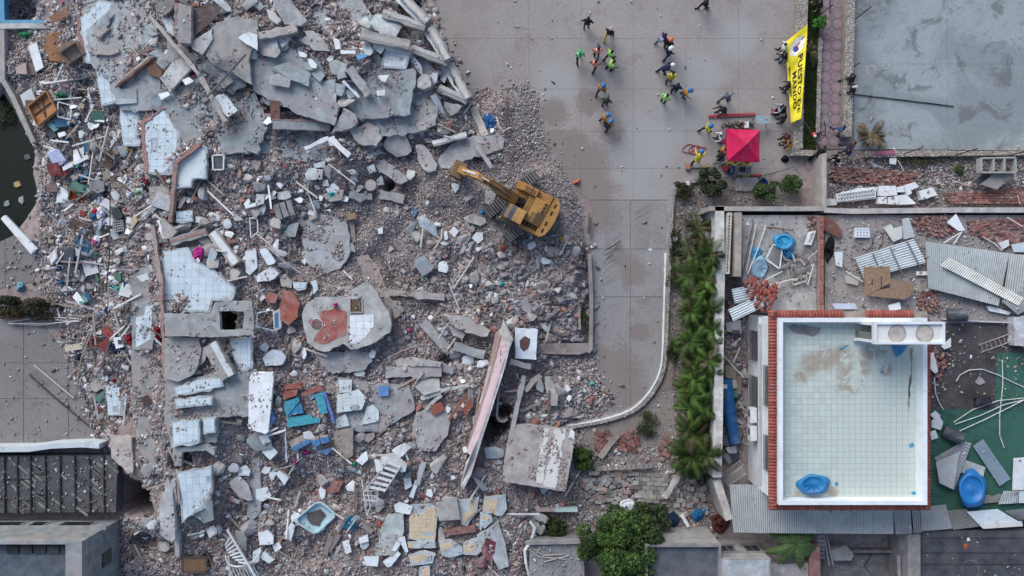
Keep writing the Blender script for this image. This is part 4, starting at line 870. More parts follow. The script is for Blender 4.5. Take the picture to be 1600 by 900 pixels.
disc(495, 507, 2.0, (.30, .11, .08), .042, 10); disc(487, 503, 4.2, (.32, .10, .07), .023, 12)
for a, b in (((547, 466), (547, 488)), ((547, 488), (566, 488)), ((566, 488), (566, 466))): MB().bar(W(*a, zo(*a)+.04), W(*b, zo(*b)+.04), .05, .10).obj('recess_edge', PLAS, (.42, .38, .34), oct_)
t = [W(x, y, zo(x, y)+.012) for x, y in ((548, 487), (565, 487), (565, 467), (548, 467))]; MB().prism(t, [v-Vector((0, 0, .02)) for v in t]).obj('recess_floor', DARK, (.10, .065, .04), oct_)
slab('cracked grey slab below the painted one', '490,552 520,550 560,547 580,553 582,565 570,578 545,582 520,584 506,575', CONC, (.36, .37, .365), .35, .3); slab('red painted floor fragment left of the painted slab', '440,456 455,455 468,475 465,495 450,508 437,500', CONC, (.30, .095, .07), .5, .2); board('hollow red clay block by the red fragment', '414,461 424,457 435,462 430,474 416,472', (.30, .12, .09), BRIK, .5, .2, 'clay_block', 'block')
board('blue edged white door leaf by the red fragment', '428,487 438,481 440,512 430,518', (.42, .46, .50), PLAS, .5, .08, 'door_leaf', 'door', layers=[('429,490 435,487 435,512 430,512', PLST, (.04, .16, .34), .012)])
frame('white window casing left of the blue edged door', '402,489 427,484 429,517 401,510', .06, (.60, .62, .64), .5, 'window_casing', 'window'); slab('white broken basin below the window casing', '410,560 425,546 440,550 447,557 440,570 415,572', PLST, (.60, .65, .69), .45, .2, amp=.02, name='basin', cat='basin')
beam('long pale beam right of the painted slab', (607, 457), (694, 465), 10, .5, .35, CONC, (.38, .36, .34), amp=.05); beam('diagonal fallen beam in the right debris', (660, 503), (704, 551), 14, .45, .35, CONC, (.36, .355, .34)); slab('thick plastered column piece', '702,495 720,494 766,516 761,526 735,521 702,507', CONC, (.40, .385, .37), .6, .45, amp=.05); slab('short column stub under the thick column piece', '702,512 714,511 727,522 724,530 708,524', CONC, (.37, .36, .355), .4, .4, amp=.05)
beam('grey beam leading to the pink wall', (709, 541), (757, 555), 13, .6, .35, CONC, CG); beam('sheared grey slab beam below the painted slab', (602, 582), (690, 580), 17, .5, .3, CONC, (.36, .35, .34), amp=.05); slab('hollow wedge slab above the sheared beam', '640,558 690,567 688,573 655,572 637,570', CONC, (.42, .41, .40), .5, .2)
slab('dust grey floor behind the beams', '600,468 625,470 632,485 615,500 606,482', CONC, (.33, .30, .28), .2, .15); slab('grey slab left of the long pink wall', '650,645 680,640 705,645 700,680 680,705 655,705 645,675', CONC, (.34, .345, .345), .35, .25); slab('brown stone slab with cut corner', '520,675 552,668 551,712 541,718 527,704', CONC, (.28, .235, .21), .35, .2, amp=.01); slab('small brown slab beside the cut corner slab', '568,680 585,675 586,682 575,691 569,689', CONC, (.31, .26, .24), .35, .12)
for q in ('529,594 550,594 549,612 531,614', '527,618 560,608 573,622 565,640 526,645', '525,655 540,646 546,665 526,669', '573,636 584,633 592,642 592,658 565,664'):
    slab('white floor tile sheet below the painted slab', q, CONC, CB, .4, .12, (0, 0), .015, 'tiled_sheet', 'slab', 'white floor tile sheets below the painted slab', tiles=[(q, .45, (.56, .62, .63), -8)])
slab('grey floor between the white tile sheets', '525,645 566,641 590,660 592,674 530,674', CONC, CG, .25, .2)
BT = omat('blue_tile_print', .5, .45, 7, 12, .2, 1.2)
board('small blue patterned tile panel', '592,603 608,603 607,618 591,620', (.10, .22, .45), BT, .4, .08, 'patterned_tile', 'tile')
for q, c, L in (('444,628 466,621 468,627 448,650 444,640', (.04, .25, .34), 'turquoise tiled wall piece with a pointed end'), ('448,652 486,648 488,653 500,653 500,660 449,668', (.06, .30, .36), 'long turquoise tiled ledge'), ('491,617 505,613 512,645 501,648', (.05, .28, .36), 'turquoise tiled panel right of the red blocks'), ('505,612 509,614 524,660 519,661', (.12, .15, .40), 'violet blue tiled strip'), ('446,640 470,630 474,645 452,650', (.03, .18, .34), 'deep blue tiled piece behind the pointed one'), ('420,640 424,640 430,655 424,664 419,655', (.05, .12, .30), 'blue tiled shard beside the white panel')):
    board(L, q, c, BT, .6, .2, 'tiled_block', 'block')
for q, L in (('443,612 465,609 463,618 442,625', 'left red clay block row above the turquoise pieces'), ('470,615 502,602 505,608 473,620', 'right red clay block row above the turquoise pieces'), ('444,602 470,598 472,606 444,609', 'dusty red clay block row at the top of the turquoise heap')): board(L, q, (.28, .09, .07), BRIK, .55, .2, 'clay_block', 'block')
for q, L, b_ in (('450,690 476,678 486,691 460,706', 'long', '456,699 481,685 486,691 460,706'), ('485,686 498,681 500,695 490,699', 'middle', '486,689 499,685 500,695 490,699'), ('499,681 512,680 514,691 502,694', 'small', '500,684 513,682 514,691 502,694')):
    board('%s beige block faced with blue tiles' % L, q, (.36, .30, .25), CONC, .45, .25, 'tiled_block', 'block', layers=[(b_, BT, (.06, .17, .36), .012)])
slab('torn blue tile sheet below the beige blocks', '496,703 515,698 521,702 510,712 497,706', BT, (.10, .20, .38), .35, .06); board('white cabinet door with a grey stripe', '406,697 420,692 434,707 422,719 410,707', (.64, .69, .70), PLAS, .5, .15, 'cabinet_door', 'door'); board('white cabinet shelf above the striped door', '404,682 416,678 423,690 412,695', (.64, .68, .70), PLAS, .5, .05, 'shelf_board', 'board')
for i, (a, b) in enumerate((((445, 668), (448, 722)), ((446, 672), (415, 682)), ((434, 668), (414, 679)))): beam('%s white batten by the turquoise pieces' % ('upright', 'lower crossing', 'upper crossing')[i], a, b, 2.2, .7, .05, PLAS, (.66, .68, .70), name='batten', cat='batten')
for q, L in (('700,655 728,612 730,618 716,640 702,658', 'long orange red plank by the pink wall'), ('672,633 690,628 695,640 680,650 673,645', 'orange red board left of the long plank'), ('722,640 735,620 738,635 728,652', 'dark red board right of the long plank')): board(L, q, (.26, .09, .06), WOOD, .6, .08, 'plank', 'plank', (0, -.5))
for i, (a, b) in enumerate((((662, 622), (700, 608)), ((665, 640), (690, 618)), ((698, 608), (733, 602)), ((645, 605), (660, 580)))): beam('%s pale timber in the stack left of the pink wall' % ('second', 'third', 'topmost', 'thin white')[i], a, b, 5 if i < 3 else 2, .6, .12, WOOD, (.42, .42, .41), name='timber', cat='timber')
# long leaning pink wall
pw = empty('leaning_wall', W(760, 640, 1.0), 'long leaning wall with pink face and broken white edge', 'wall')
def strip(name, pts, mat, col, th=.15):
    P = [W(x, y, z_) for x, y, z_ in pts]
    if parea([(p[0], p[1]) for p in pts]) > 0: P = P[::-1]
    MB().prism(P, [v-Vector((0, 0, th)) for v in P]).obj(name, mat, col, pw)
strip('brick_flank', [(786, 512, 2.4), (782, 528, 2.3), (768, 590, 2.2), (748, 655, 2.1), (732, 700, 2.0), (727, 722, 1.9), (732, 690, 1.3), (742, 655, 1.3), (757, 605, 1.3), (766, 560, 1.4), (774, 520, 1.5)], BRIK, (.31, .22, .205), 1.1)
strip('pink_face', [(784, 525, 2.55), (794, 533, 2.65), (785, 570, 2.6), (768, 625, 2.5), (747, 685, 2.4), (735, 712, 2.3), (729, 706, 2.2), (744, 665, 2.3), (760, 615, 2.35), (774, 565, 2.45)], PLAS, (.56, .42, .44), 1.4)
strip('white_edge', [(794, 533, 2.72), (798, 536, 2.7), (789, 574, 2.65), (772, 628, 2.55), (752, 690, 2.4), (736, 742, 2.0), (724, 765, 1.4), (719, 760, 1.4), (728, 722, 2.0), (735, 712, 2.38), (747, 685, 2.47), (768, 625, 2.57), (785, 570, 2.68)], CONC, (.55, .54, .53), 1.7)
strip('top_end', [(787, 500, 2.5), (794, 514, 2.6), (802, 530, 2.6), (797, 545, 2.62), (793, 534, 2.68), (784, 526, 2.6), (780, 520, 2.4)], CONC, (.40, .38, .36), 1.6)
strip('torn_rim', [(763, 575, 2.0), (768, 572, 2.1), (764, 590, 2.0), (752, 632, 1.9), (748, 632, 1.8), (758, 598, 1.9)], CONC, (.46, .44, .42), .2)
wires('thin black wires hanging from the pink wall', 790, 560, 8, 18, 12, (.04, .04, .04), 1.4, .01, 'wire_bundle', 'wire')
slab('white ceramic slab with a brown broken patch', '805,512 840,514 838,562 805,560', PLAS, (.60, .66, .71), .9, .15, (0, 0), .012, 'ceramic_slab', 'slab', layers=[('812,532 820,525 828,530 826,545 818,549 813,543', DARK, (.11, .06, .06), .012)])
beam('pale lintel below the white ceramic slab', (797, 565), (829, 573), 9, .9, .25, CONC, (.50, .50, .48)); beam('loose plank near the pale lintel', (820, 610), (845, 586), 8, .7, .15, WOOD, (.38, .34, .31), name='plank', cat='plank'); slab('long rounded concrete piece', '851,590 860,588 872,618 871,634 862,634 852,608', CONC, (.40, .385, .37), .4, .4, amp=.04); slab('grey tilted stone beside the rounded piece', '836,596 846,592 850,606 848,614 838,608', CONC, CG, .5, .3)
beam('upper length of the narrow wall right of the void', (818, 588), (797, 690), 7, .9, .4, CONC, (.38, .375, .365)); beam('lower length of the narrow wall right of the void', (797, 690), (789, 748), 8, .9, .4, CONC, (.40, .395, .38))
wall_path('curved_rim', smooth_path(PP('780,602 777,640 776,655 786,660 793,655')), 1.5, -1.5, 0, 1.6, CONC, (.30, .28, .27), None, label='curved thin rim around the dark void', cat='rim')
rs_ = slab('tilted roof slab with white stripes and a ladder', '785,752 793,700 801,664 828,664 860,668 895,670 899,686 883,768 850,763', CONC, (.34, .31, .30), .7, .25, (0, .3), .015, layers=[('850,668 859,668 846,756 837,754', PLAS, (.55, .55, .52), .03), ('867,669 884,671 868,762 850,760', PLAS, (.55, .54, .52), .02), ('892,671 898,674 896,686 888,684', PLAS, (.62, .64, .64), .02)], grit=5)
ladder('white steel ladder lying on the tilted roof slab', (846, 702), (892, 722), 14, 7, (.55, .52, .48), dz=.95)
# --- bottom middle
def tub():
    q = PP('462,811 470,804 493,785 502,784 522,800 523,808 498,832 490,834 464,818')[::-1]; z0 = zat(493, 808)+.55; cx, cy = 492, 809
    root = empty('wash_basin', W(cx, cy, z0-.4), 'pale turquoise plastic basin tipped in the rubble', 'basin')
    ring = lambda k, dz: [W(cx+(x-cx)*k, cy+(y-cy)*k, z0+dz) for x, y in q]
    rings = [ring(1.0, -.35), ring(1.02, 0), ring(.92, .01), ring(.80, -.26), ring(.3, -.30)]; V = sum(rings, []); n = len(q); F = []
    for j in range(4):
        for i in range(n): F.append((j*n+i, j*n+(i+1) % n, (j+1)*n+(i+1) % n, (j+1)*n+i))
    F.append(tuple(4*n+i for i in range(n))); MO('basin_shell', V, F, PLST, (.36, .52, .56), root)
    slab(None, '480,803 500,797 508,806 498,822 486,818', DARK, (.07, .06, .055), z=z0-.2, th=.1, amp=.06, name='basin_dirt', cat=None, parent=root, reg=False)
tub()
for i in range(6):
    pass
st = empty('white_stair', W(600, 745, .8), 'white steel stair flight lying in the rubble', 'stair'); z0 = zat(600, 745)+.7
for a, b in (((606, 720), (571, 765)), ((626, 729), (601, 768))): MB().bar(W(*a, z0+.3), W(*b, z0), .05, .12).obj('stringer', METL, (.55, .57, .58), st)
for i in range(6):
    t_ = i/5; a = (606+(574-606)*t_, 722+(760-722)*t_); b = (625+(602-625)*t_, 730+(766-730)*t_); MB().bar(W(*a, z0+.3-.3*t_), W(*b, z0+.3-.3*t_), .16, .04).obj('tread', METL, (.60, .62, .63), st)
rl = empty('railing_frame', W(578, 785, .6), 'bent white railing frame below the steel stair', 'railing'); z0 = zat(578, 785)+.6
for a, b in (((567, 767), (590, 767)), ((567, 774), (590, 775)), ((567, 781), (590, 783)), ((567, 764), (573, 805)), ((590, 767), (589, 789)), ((573, 806), (580, 788)), ((565, 748), (568, 770)), ((574, 764), (578, 790))): MB().bar(W(*a, z0+rnd.uniform(0, .2)), W(*b, z0+rnd.uniform(0, .2)), .045, .045).obj('railing_bar', METL, (.62, .64, .65), rl)
sp = empty('spiral_stair', W(375, 860, .6), 'white steel staircase with open treads at the bottom edge', 'stair'); z0 = zat(375, 860)+.75
MB().bar(W(355, 827, z0+.4), W(402, 905, z0+.2), .10, .14).obj('stringer', METL, (.60, .63, .65), sp)
for i in range(8):
    t_ = i/7; b = (359+(386-359)*t_, 840+(880-840)*t_); a = (352+4*t_+(t_**2)*16, 852+30*t_-4*t_*t_); MB().bar(W(*a, z0-.05), W(*b, z0+.25), .10, .035).obj('tread', METL, (.62, .65, .67), sp)
MB().tube([W(x, y, z0-.15) for x, y in smooth_path(PP('352,868 355,880 366,886 385,884 402,872 408,860'))], .05, 6).obj('handrail', METL, (.60, .63, .65), sp)
for i in range(9): MB().tube([W(356+i*5, 882+i*.4, z0-.15), W(366+i*5.2, 906, z0-.25)], .025, 4).obj('baluster', METL, (.58, .60, .62), sp)
board('white side plate of the open staircase', '395,862 408,855 404,878 394,882', (.62, .66, .68), PLAS, .6, .04, 'side_plate', 'plate')
YT = (.56, .45, .30)
def ytile(label, poly, tp, ang): slab(label, poly, CONC, CB, .45, .15, (rnd.uniform(-.1, .1), rnd.uniform(-.1, .1)), .015, 'tiled_slab', 'slab', tiles=[(tp, .25, YT, ang)], grit=.5)
ytile('slab with the largest field of beige square tiles', '641,790 650,788 672,788 684,793 682,820 680,845 655,845 638,842', '641,800 662,804 666,792 682,794 680,843 641,841', 3)
ytile('broken slab with an L of beige tiles', '710,784 736,780 749,776 745,800 730,822 722,820 714,800', '722,803 733,800 734,784 746,782 742,797 733,808 727,818 722,816', -15)
ytile('slab with a slanted block of beige tiles', '757,776 790,774 792,795 784,806 754,800', '759,779 778,781 774,803 756,797', 20)
ytile('grey slab with beige tiles at its lower end', '750,800 768,806 770,815 757,826 749,822', '752,804 764,808 763,814 754,812', 15)
ytile('slab with two rows of beige tiles', '686,848 704,842 722,855 722,866 703,872 690,868', '687,851 705,846 707,854 690,862', -18)
ytile('slab with a short strip of beige tiles', '724,848 756,836 761,853 745,868 722,866', '726,852 745,844 744,855 733,865 725,862', -18)
ytile('low slab with beige tiles left of the strip', '638,868 665,860 680,866 676,880 642,885', '640,870 664,864 668,872 645,882', -15)
ytile('bottom edge slab with a few beige tiles', '655,888 672,884 672,905 655,905', '660,890 670,886 671,903 660,902', -8)
ytile('slender slab below the largest beige tile field', '636,847 680,846 681,856 640,857', '637,848 646,848 646,856 638,856', 0)
slab('pale green slab left of the beige tile field', '606,804 630,803 631,830 620,868 588,868 594,830', CONC, (.40, .455, .45), .35, .15, amp=.01); slab('smooth grey slab at the bottom right of the rubble', '745,838 778,815 790,850 795,885 780,890 765,865', CONC, (.36, .39, .40), .3, .15, amp=.01); slab('dark red painted slab fragment', '753,858 762,840 775,848 768,878 756,872', CONC, (.14, .04, .055), .5, .12); slab('second dark red painted fragment', '735,880 755,868 762,884 742,886', CONC, (.13, .04, .05), .45, .1)
beam('rusty brown tube among the beige tiled slabs', (697, 833), (743, 826), 10, .45, .25, BRIK, (.21, .11, .10), name='rusty_pipe', cat='pipe')
for i, q in enumerate(('605,878 622,862 626,866 610,886', '612,860 620,845 626,850 618,862', '622,842 632,838 638,862 634,864', '568,870 592,870 590,885 572,884', '598,878 612,868 620,875 606,887')):
    board('white louvre piece by the pale green slab', q, (.60, .66, .70), PLAS, .5, .1, 'louvre_piece', 'panel', group='white louvre pieces by the pale green slab')
beam('white panel strip below the steel stair', (642, 777), (652, 752), 7, .5, .08, PLAS, (.60, .66, .70), name='panel_strip', cat='panel'); beam('grey panel strip above the white one', (652, 757), (662, 722), 8, .55, .1, PLAS, (.45, .48, .50), name='panel_strip', cat='panel')
frame('brown framed wooden hatch at the bottom edge', '284,871 322,871 322,894 285,894', .13, (.08, .065, .055), .52, 'wooden_hatch', 'hatch', fill=(.16, .09, .045))
for q in ('555,720 572,704 575,718 566,727', '585,719 600,717 598,735 588,738', '616,790 624,785 645,792 640,804 618,800', '631,748 642,746 643,760 633,766', '430,740 438,734 452,745 444,758', '400,765 418,762 424,775 410,784 400,780', '443,835 455,816 461,822 454,846', '535,848 545,845 549,862 540,867', '403,832 418,828 427,838 427,850 406,852', '425,852 436,847 440,856 430,863', '560,842 574,836 576,846 562,850', '612,704 632,692 642,700 624,716', '404,870 414,862 428,875 420,880'):
    slab('white plaster slab lying in the lower rubble', q, PLAS, (.64, .68, .70), .45, .12, (rnd.uniform(-.2, .2), rnd.uniform(-.2, .2)), .012, 'plaster_slab', 'slab', 'white plaster slabs in the lower rubble', grit=.4)
slab('brick corner with mortar in the lower rubble', '510,765 522,748 536,754 528,768 516,772', BRIK, (.27, .10, .08), .4, .25)
cloth('blue torn sheet beside the plastic basin', 545, 818, 11, 12, (.03, .18, .30)); cloth('small red bag by the pale green slab', 594, 820, 5, 6, (.38, .10, .07)); cloth('bright green bag in the lower rubble', 553, 724, 4, 4, (.03, .38, .16)); cloth('pink rag by the blue tiled blocks', 478, 707, 7, 4, (.36, .03, .16)); cloth('second pink rag by the blue tiled blocks', 461, 722, 5, 6, (.33, .03, .15))
pole('thin white wire arc below the blue blocks', '425,735 455,728 472,715', .02, .4, (.6, .6, .6), name='wire', cat='wire')
for i, (a, b) in enumerate((((517, 838), (508, 868)), ((530, 835), (513, 862)), ((568, 820), (582, 832)))): beam('%s grey timber below the plastic basin' % ('left', 'middle', 'right')[i], a, b, 8, .35, .15, WOOD, (.25, .21, .19), name='timber', cat='timber')
pole('white bent tube along the bottom slab edge', '828,815 836,825 830,845 820,860 822,880 828,905', .09, .55, (.60, .62, .64), PLAS, 'bent_tube', 'tube')
# ------------------------------------------------------------------ white two-storey house with tiled flat roof (right)
ZD, ZP = 5.0, 5.8
X0, Y1 = W(1217, 497, ZP)[:2]; X1, Y0 = W(1449, 789, ZP)[:2]
house = empty('white_house', ((X0+X1)/2, (Y0+Y1)/2, 0), 'white house with tiled flat roof and red tile eaves', 'house')
WH = (.70, .74, .77); t_ = .22
HW = omat('house_wall', .85, .10, 1.0, 20, .35, .9, .54, .72, .2, dustcol=(.36, .33, .30))
for nm, b in (('west_wall', (X0, X0+t_, Y0, Y1, 0, ZP)), ('east_wall', (X1-t_, X1, Y0, Y1, 0, ZP)), ('north_wall', (X0+t_, X1-t_, Y1-t_, Y1, 0, ZP-.003)), ('south_wall', (X0+t_, X1-t_, Y0, Y0+t_, 0, ZP-.003))):
    MB().box(*b).obj('wall', HW, WH, house)
MB().box(X0+t_, X1-t_, Y0+t_, Y1-t_, ZD-.25, ZD-.02).obj('roof_deck', CONC, (.36, .37, .35), house)
# stains of standing water on the roof tiles
def stain_mat():
    m, t, bs = _nodes('roof_tile'); geo = t.nodes.new('ShaderNodeNewGeometry'); pos = geo.outputs['Position']
    base = t.nodes.new('ShaderNodeObjectInfo').outputs['Color']
    n = _noise(t, pos, 1.1, 6, .7, .8); n2 = _noise(t, pos, 7, 4, .6); tot = None
    for (x, y, r) in ((1268, 568, .55), (1290, 560, .6), (1315, 557, .55), (1325, 575, .55), (1322, 600, .6), (1340, 600, .4), (1345, 575, .5), (1360, 555, .5), (1250, 590, .35), (1385, 578, .3), (1240, 775, .4), (1300, 770, .3), (1380, 545, .35)):
        d = t.nodes.new('ShaderNodeVectorMath'); d.operation = 'DISTANCE'; t.links.new(pos, d.inputs[0]); d.inputs[1].default_value = W(x, y, ZD)
        f = _ramp(t, d.outputs['Value'], r*1.7, r*.5); tot = f if tot is None else _math(t, 'MAXIMUM', tot, f)
    msk = _math(t, 'MULTIPLY', tot, _ramp(t, n, .40, .54))
    c = _mix(t, _math(t, 'MULTIPLY', msk, .85), base, (.30, .24, .18))
    c = _mix(t, _ramp(t, n2, .3, .75, 0, .22), c, (.40, .41, .36)); 
    t.links.new(c, bs.inputs['Base Color']); bs.inputs['Roughness'].default_value = .6; return m
RT = stain_mat()
dk = [(1229, 504), (1436, 504), (1437, 777), (1229, 777)]
dpx = [(800+v[0]*26*50/(50-ZD), 450-v[1]*26*50/(50-ZD)) for v in ((X0+t_, Y1-t_), (X1-t_, Y1-t_), (X1-t_, Y0+t_), (X0+t_, Y0+t_))]
deck = empty('tile_floor', (X0+t_, Y0+t_, ZD), None, None); deck.parent = house; deck.location = deck.location-house.location
tile_field(deck, dpx, lambda x, y: ZD-.02, .355, (.50, .565, .52), 0, .012, .02, .0, RT, 300)
slab(None, '1231,510 1240,506 1262,509 1282,512 1282,518 1270,526 1258,521 1240,519', CONC, (.24, .22, .21), z=ZD+.012, th=.015, amp=.06, name='mortar_patch', cat=None, parent=house, reg=False)
slab(None, '1423,545 1427,545 1424,600 1420,640 1418,645 1421,600', DARK, (.27, .25, .23), z=ZD+.013, th=.015, amp=.05, name='weathered_crack', cat=None, parent=house, reg=False)
# red barrel tiles of the eaves
mb = MB(); nn = 6; L_ = .40; V = []
for e, (yy, zz, rr) in enumerate(((0, 0, .082), (-L_, -.17, .095))):
    for k in range(nn+1):
        a = math.pi*k/nn; V.append((rr*math.cos(a), yy, zz+rr*math.sin(a)))
for e, (yy, zz, rr) in enumerate(((0, 0, .066), (-L_, -.17, .079))):
    for k in range(nn+1):
        a = math.pi*k/nn; V.append((rr*math.cos(a), yy, zz+rr*math.sin(a)))
m1 = nn+1; F = []
for k in range(nn): F += [(k, k+1, m1+k+1, m1+k), (2*m1+k+1, 2*m1+k, 3*m1+k, 3*m1+k+1), (m1+k, m1+k+1, 3*m1+k+1, 3*m1+k), (k+1, k, 2*m1+k, 2*m1+k+1)]
TRM = omat('clay_tile', .85, .25, 4, 25, .25, 1.2, .5, .7, .2); rt = mesh('roof_tile', V, F, TRM, True)
eav = empty('eaves', (X0, Y0, 5.2), None, None); eav.parent = house; eav.location = eav.location-house.location
def eave_run(p, q, out, skip=lambda t: False):
    p, q, out = Vector(p), Vector(q), Vector(out); L = (q-p).length; n = int(L/.168); ang = math.atan2(-out.x, out.y)+math.pi
    for i in range(n+1):
        if skip(i/n): continue
        o = bpy.data.objects.new('roof_tile', rt); link(o, p+(q-p)*(i/n)+Vector((0, 0, rnd.uniform(-.01, .01))), eav); o.rotation_euler = (0, 0, ang+rnd.uniform(-.03, .03))
        f = rnd.uniform(.8, 1.15); o.color = (.27*f, .078*f, .062*f, 1)
ze = 5.42
eave_run((X0-.01, Y0-.3, ze), (X0-.01, Y1+.3, ze), (-1, 0, 0)); eave_run((X0-.2, Y1+.01, ze), (X1-.6, Y1+.01, ze), (0, 1, 0), lambda t: .50 < t < .66); eave_run((X1+.01, Y0-.3, ze), (X1+.01, Y1-.2, ze), (1, 0, 0)); eave_run((X0-.2, Y0-.01, ze), (X1+.2, Y0-.01, ze), (0, -1, 0))
MB().box(X0-.33, X0-.004, Y0-.33, Y1+.33, 5.02, 5.12).obj('eave_board', CONC, (.30, .25, .23), house)
MB().box(X1+.004, X1+.33, Y0-.33, Y1+.33, 5.02, 5.12).obj('eave_board', CONC, (.30, .25, .23), house); MB().box(X0-.003, X1+.003, Y0-.33, Y0-.004, 5.02, 5.12).obj('eave_board', CONC, (.30, .25, .23), house); MB().box(X0-.003, X1+.003, Y1+.004, Y1+.33, 5.02, 5.12).obj('eave_board', CONC, (.30, .25, .23), house)
# string course, pipes, barred windows of the west wall
MB().box(X0-.16, X0-.002, Y0+.1, Y1-.05, 2.55, 2.72).obj('string_course', HW, (.62, .64, .65), house)
for k in range(3): MB().tube([(X0-.06-.07*k, Y0+.3, 2.78), (X0-.05-.07*k, (Y0+Y1)/2, 2.80+.02*k), (X0-.06-.07*k, Y1-.4, 2.78)], .025, 5).obj('pipe', METL, (.48, .47, .45), house)
def barred(yc, wd, z0, z1):
    o = MB().box(X0-.02, X0+.02, yc-wd/2, yc+wd/2, z0, z1).obj('window', PLST, (.10, .11, .12), house)
    mb = MB(); n = int(wd/.14)
    for i in range(n+1): mb.bar((X0-.14, yc-wd/2+wd*i/n, z0-.05), (X0-.14, yc-wd/2+wd*i/n, z1+.05), .025, .025)
    for i in range(int((z1-z0)/.16)+1): mb.bar((X0-.14, yc-wd/2, z0+.16*i), (X0-.14, yc+wd/2, z0+.16*i), .02, .02)
    MO('window_grille', mb.V, mb.F, METL, (.13, .13, .14), o)
ypx = lambda y, z: W(0, y, z).y
barred(ypx(540, 1.6), 1.7, .8, 2.2); barred(ypx(615, 1.6), 2.0, .8, 2.2); barred(ypx(603, 4), 2.2, 3.5, 4.8); barred(ypx(708, 4), 1.9, 3.5, 4.8)
for y, L in ((648, 'upper'), (676, 'lower')):
    c = Vector((X0-.32, ypx(y, 2), 1.7)); ac = empty('air_conditioner', c, '%s white air conditioner unit on the house wall' % L, 'air conditioner')
    MB().box(c.x-.18, c.x+.18, c.y-.42, c.y+.42, c.z, c.z+.6).obj('casing', PLST, (.66, .67, .66), ac)
    MB().lathe([(.22, 0), (.22, .02), (.18, .03)], (0, 0, 0), 16).xf(Matrix.Translation((c.x-.18, c.y+.08, c.z+.3)) @ Matrix.Rotation(-math.pi/2, 4, 'Y')).obj('fan_grille', METL, (.10, .10, .11), ac)
    for s in (-1, 1): MB().bar((c.x-.15, c.y+s*.3, c.z-.03), (X0, c.y+s*.3, c.z-.03), .04, .05).obj('bracket', METL, (.12, .12, .13), ac)
# stair bulkhead with two water tank rings
bx0, by1 = W(1366, 503, 7.6)[:2]; bx1, by0 = W(1477, 538, 7.6)[:2]
bx1 = min(bx1, X1+.9)
bk = empty('stair_bulkhead', (bx0, by0, ZD), None, None); bk.parent = house; bk.location = bk.location-house.location
MB().box(bx0, bx1, by0, by1, 7.3, 7.45).obj('bulkhead_roof', HW, (.66, .66, .65), bk)
for b in ((bx0, bx1, by1-.12, by1, 7.45, 7.6), (bx0, bx1, by0, by0+.12, 7.45, 7.6), (bx0, bx0+.14, by0+.12, by1-.12, 7.45, 7.598), (bx1-.12, bx1, by0+.12, by1-.12, 7.45, 7.598)): MB().box(*b).obj('parapet', HW, (.66, .70, .73), bk)
MB().box(bx0+.1, bx1-.9, by1-.2, by1-.05, ZD, 7.3).obj('bulkhead_wall', HW, WH, bk); MB().box(bx0+.1, bx1-.9, by0+.05, by0+.2, ZD, 7.3).obj('bulkhead_wall', HW, WH, bk); MB().box(bx1-1.05, bx1-.9, by0+.2, by1-.2, ZD, 7.3).obj('bulkhead_wall', HW, WH, bk)
MB().box(bx0+.12, bx0+.16, by0+.2, (by0+by1)/2, ZD, 6.9).obj('door_leaf', METL, (.16, .17, .16), bk); MB().box(bx0-.05, bx0+.06, by0+.02, by0+.2, ZD, ZD+.35).obj('door_step', HW, (.6, .58, .55), bk)
for k, x in enumerate((1404, 1447)):
    c = W(x, 521, 7.46); c.x = bx0+(bx1-bx0)*(.34, .73)[k]
    MB().lathe([(.47, 0), (.47, .012), (.43, .02), (.42, .008)], (c.x, c.y, 7.451), 28).obj('tank_ring', CONC, (.40, .36, .31), bk); MB().lathe([(.40, 0), (.38, .008)], (c.x, c.y, 7.452), 24).obj('tank_ring', CONC, (.50, .47, .42), bk)
board('blue plastic sheet under the tank bulkhead', '1393,540 1418,540 1410,552 1400,558', (.02, .22, .45), PLST, z=ZD+.05, th=.03, name='plastic_sheet', cat='sheet')
# crushed blue water tank on the roof
def tank(label, cx, cy, rx, ry, z, col, hgt=.5, seed=3, lid=True):
    n = 20; V = []; F = []; prof = [(1.18, 0), (1.12, hgt*.5), (1.0, hgt*.85), (.97, hgt), (.80, hgt*1.02), (.76, hgt*.90), (.35, hgt*.96), (.05, hgt*1.0)]
    for j, (r, zz) in enumerate(prof):
        for k in range(n):
            a = 6.283*k/n; w_ = 1+(.09*math.sin(2*a+seed)+.07*math.sin(5*a+seed*2))*(1-j/len(prof))*(1 if j < 3 else .1)
            V.append(W(cx+rx*r*w_*math.cos(a), cy+ry*r*w_*math.sin(a), z+zz+.04*math.sin(a+seed)*(j > 2)))
    for j in range(len(prof)-1):
        for k in range(n): F.append((j*n+k, (j+1)*n+k, (j+1)*n+(k+1) % n, j*n+(k+1) % n))
    F.append(tuple((len(prof)-1)*n+k for k in range(n-1, -1, -1)))
    root = empty('water_tank', W(cx, cy, z), label, 'tank'); MO('tank_shell', V, F, PLST, col, root, smooth=True)
    if lid:
        for k in range(8): a = k*.785; MB().bar(W(cx, cy, z+hgt*1.0), W(cx+rx*.75*math.cos(a), cy+ry*.75*math.sin(a), z+hgt*.97), .03, .03).obj('lid_rib', PLST, tuple(v*.9 for v in col), root)
    return root
tank('crushed blue water tank lying on the tiled roof', 1271, 757, 21, 15, ZD, (.015, .19, .42), .5, 2)
for q, L in (('1421,694 1426,691 1429,697 1422,700', 'blue plastic scrap right of the roof tiles'), ('1424,769 1430,768 1431,772 1426,773', 'blue plastic scrap by the lower right roof corner'), ('1311,545 1326,538 1325,540 1313,547', 'blue and white shard near the roof stain'), ('1304,755 1309,753 1310,758 1306,759', 'small teal scrap beside the crushed tank'), ('1376,580 1381,580 1380,583 1376,583', 'tiny turquoise scrap in the middle of the roof')): board(L, q, (.02, .25, .42), PLST, z=ZD+.03, th=.02, name='plastic_scrap', cat='scrap', reg=False)
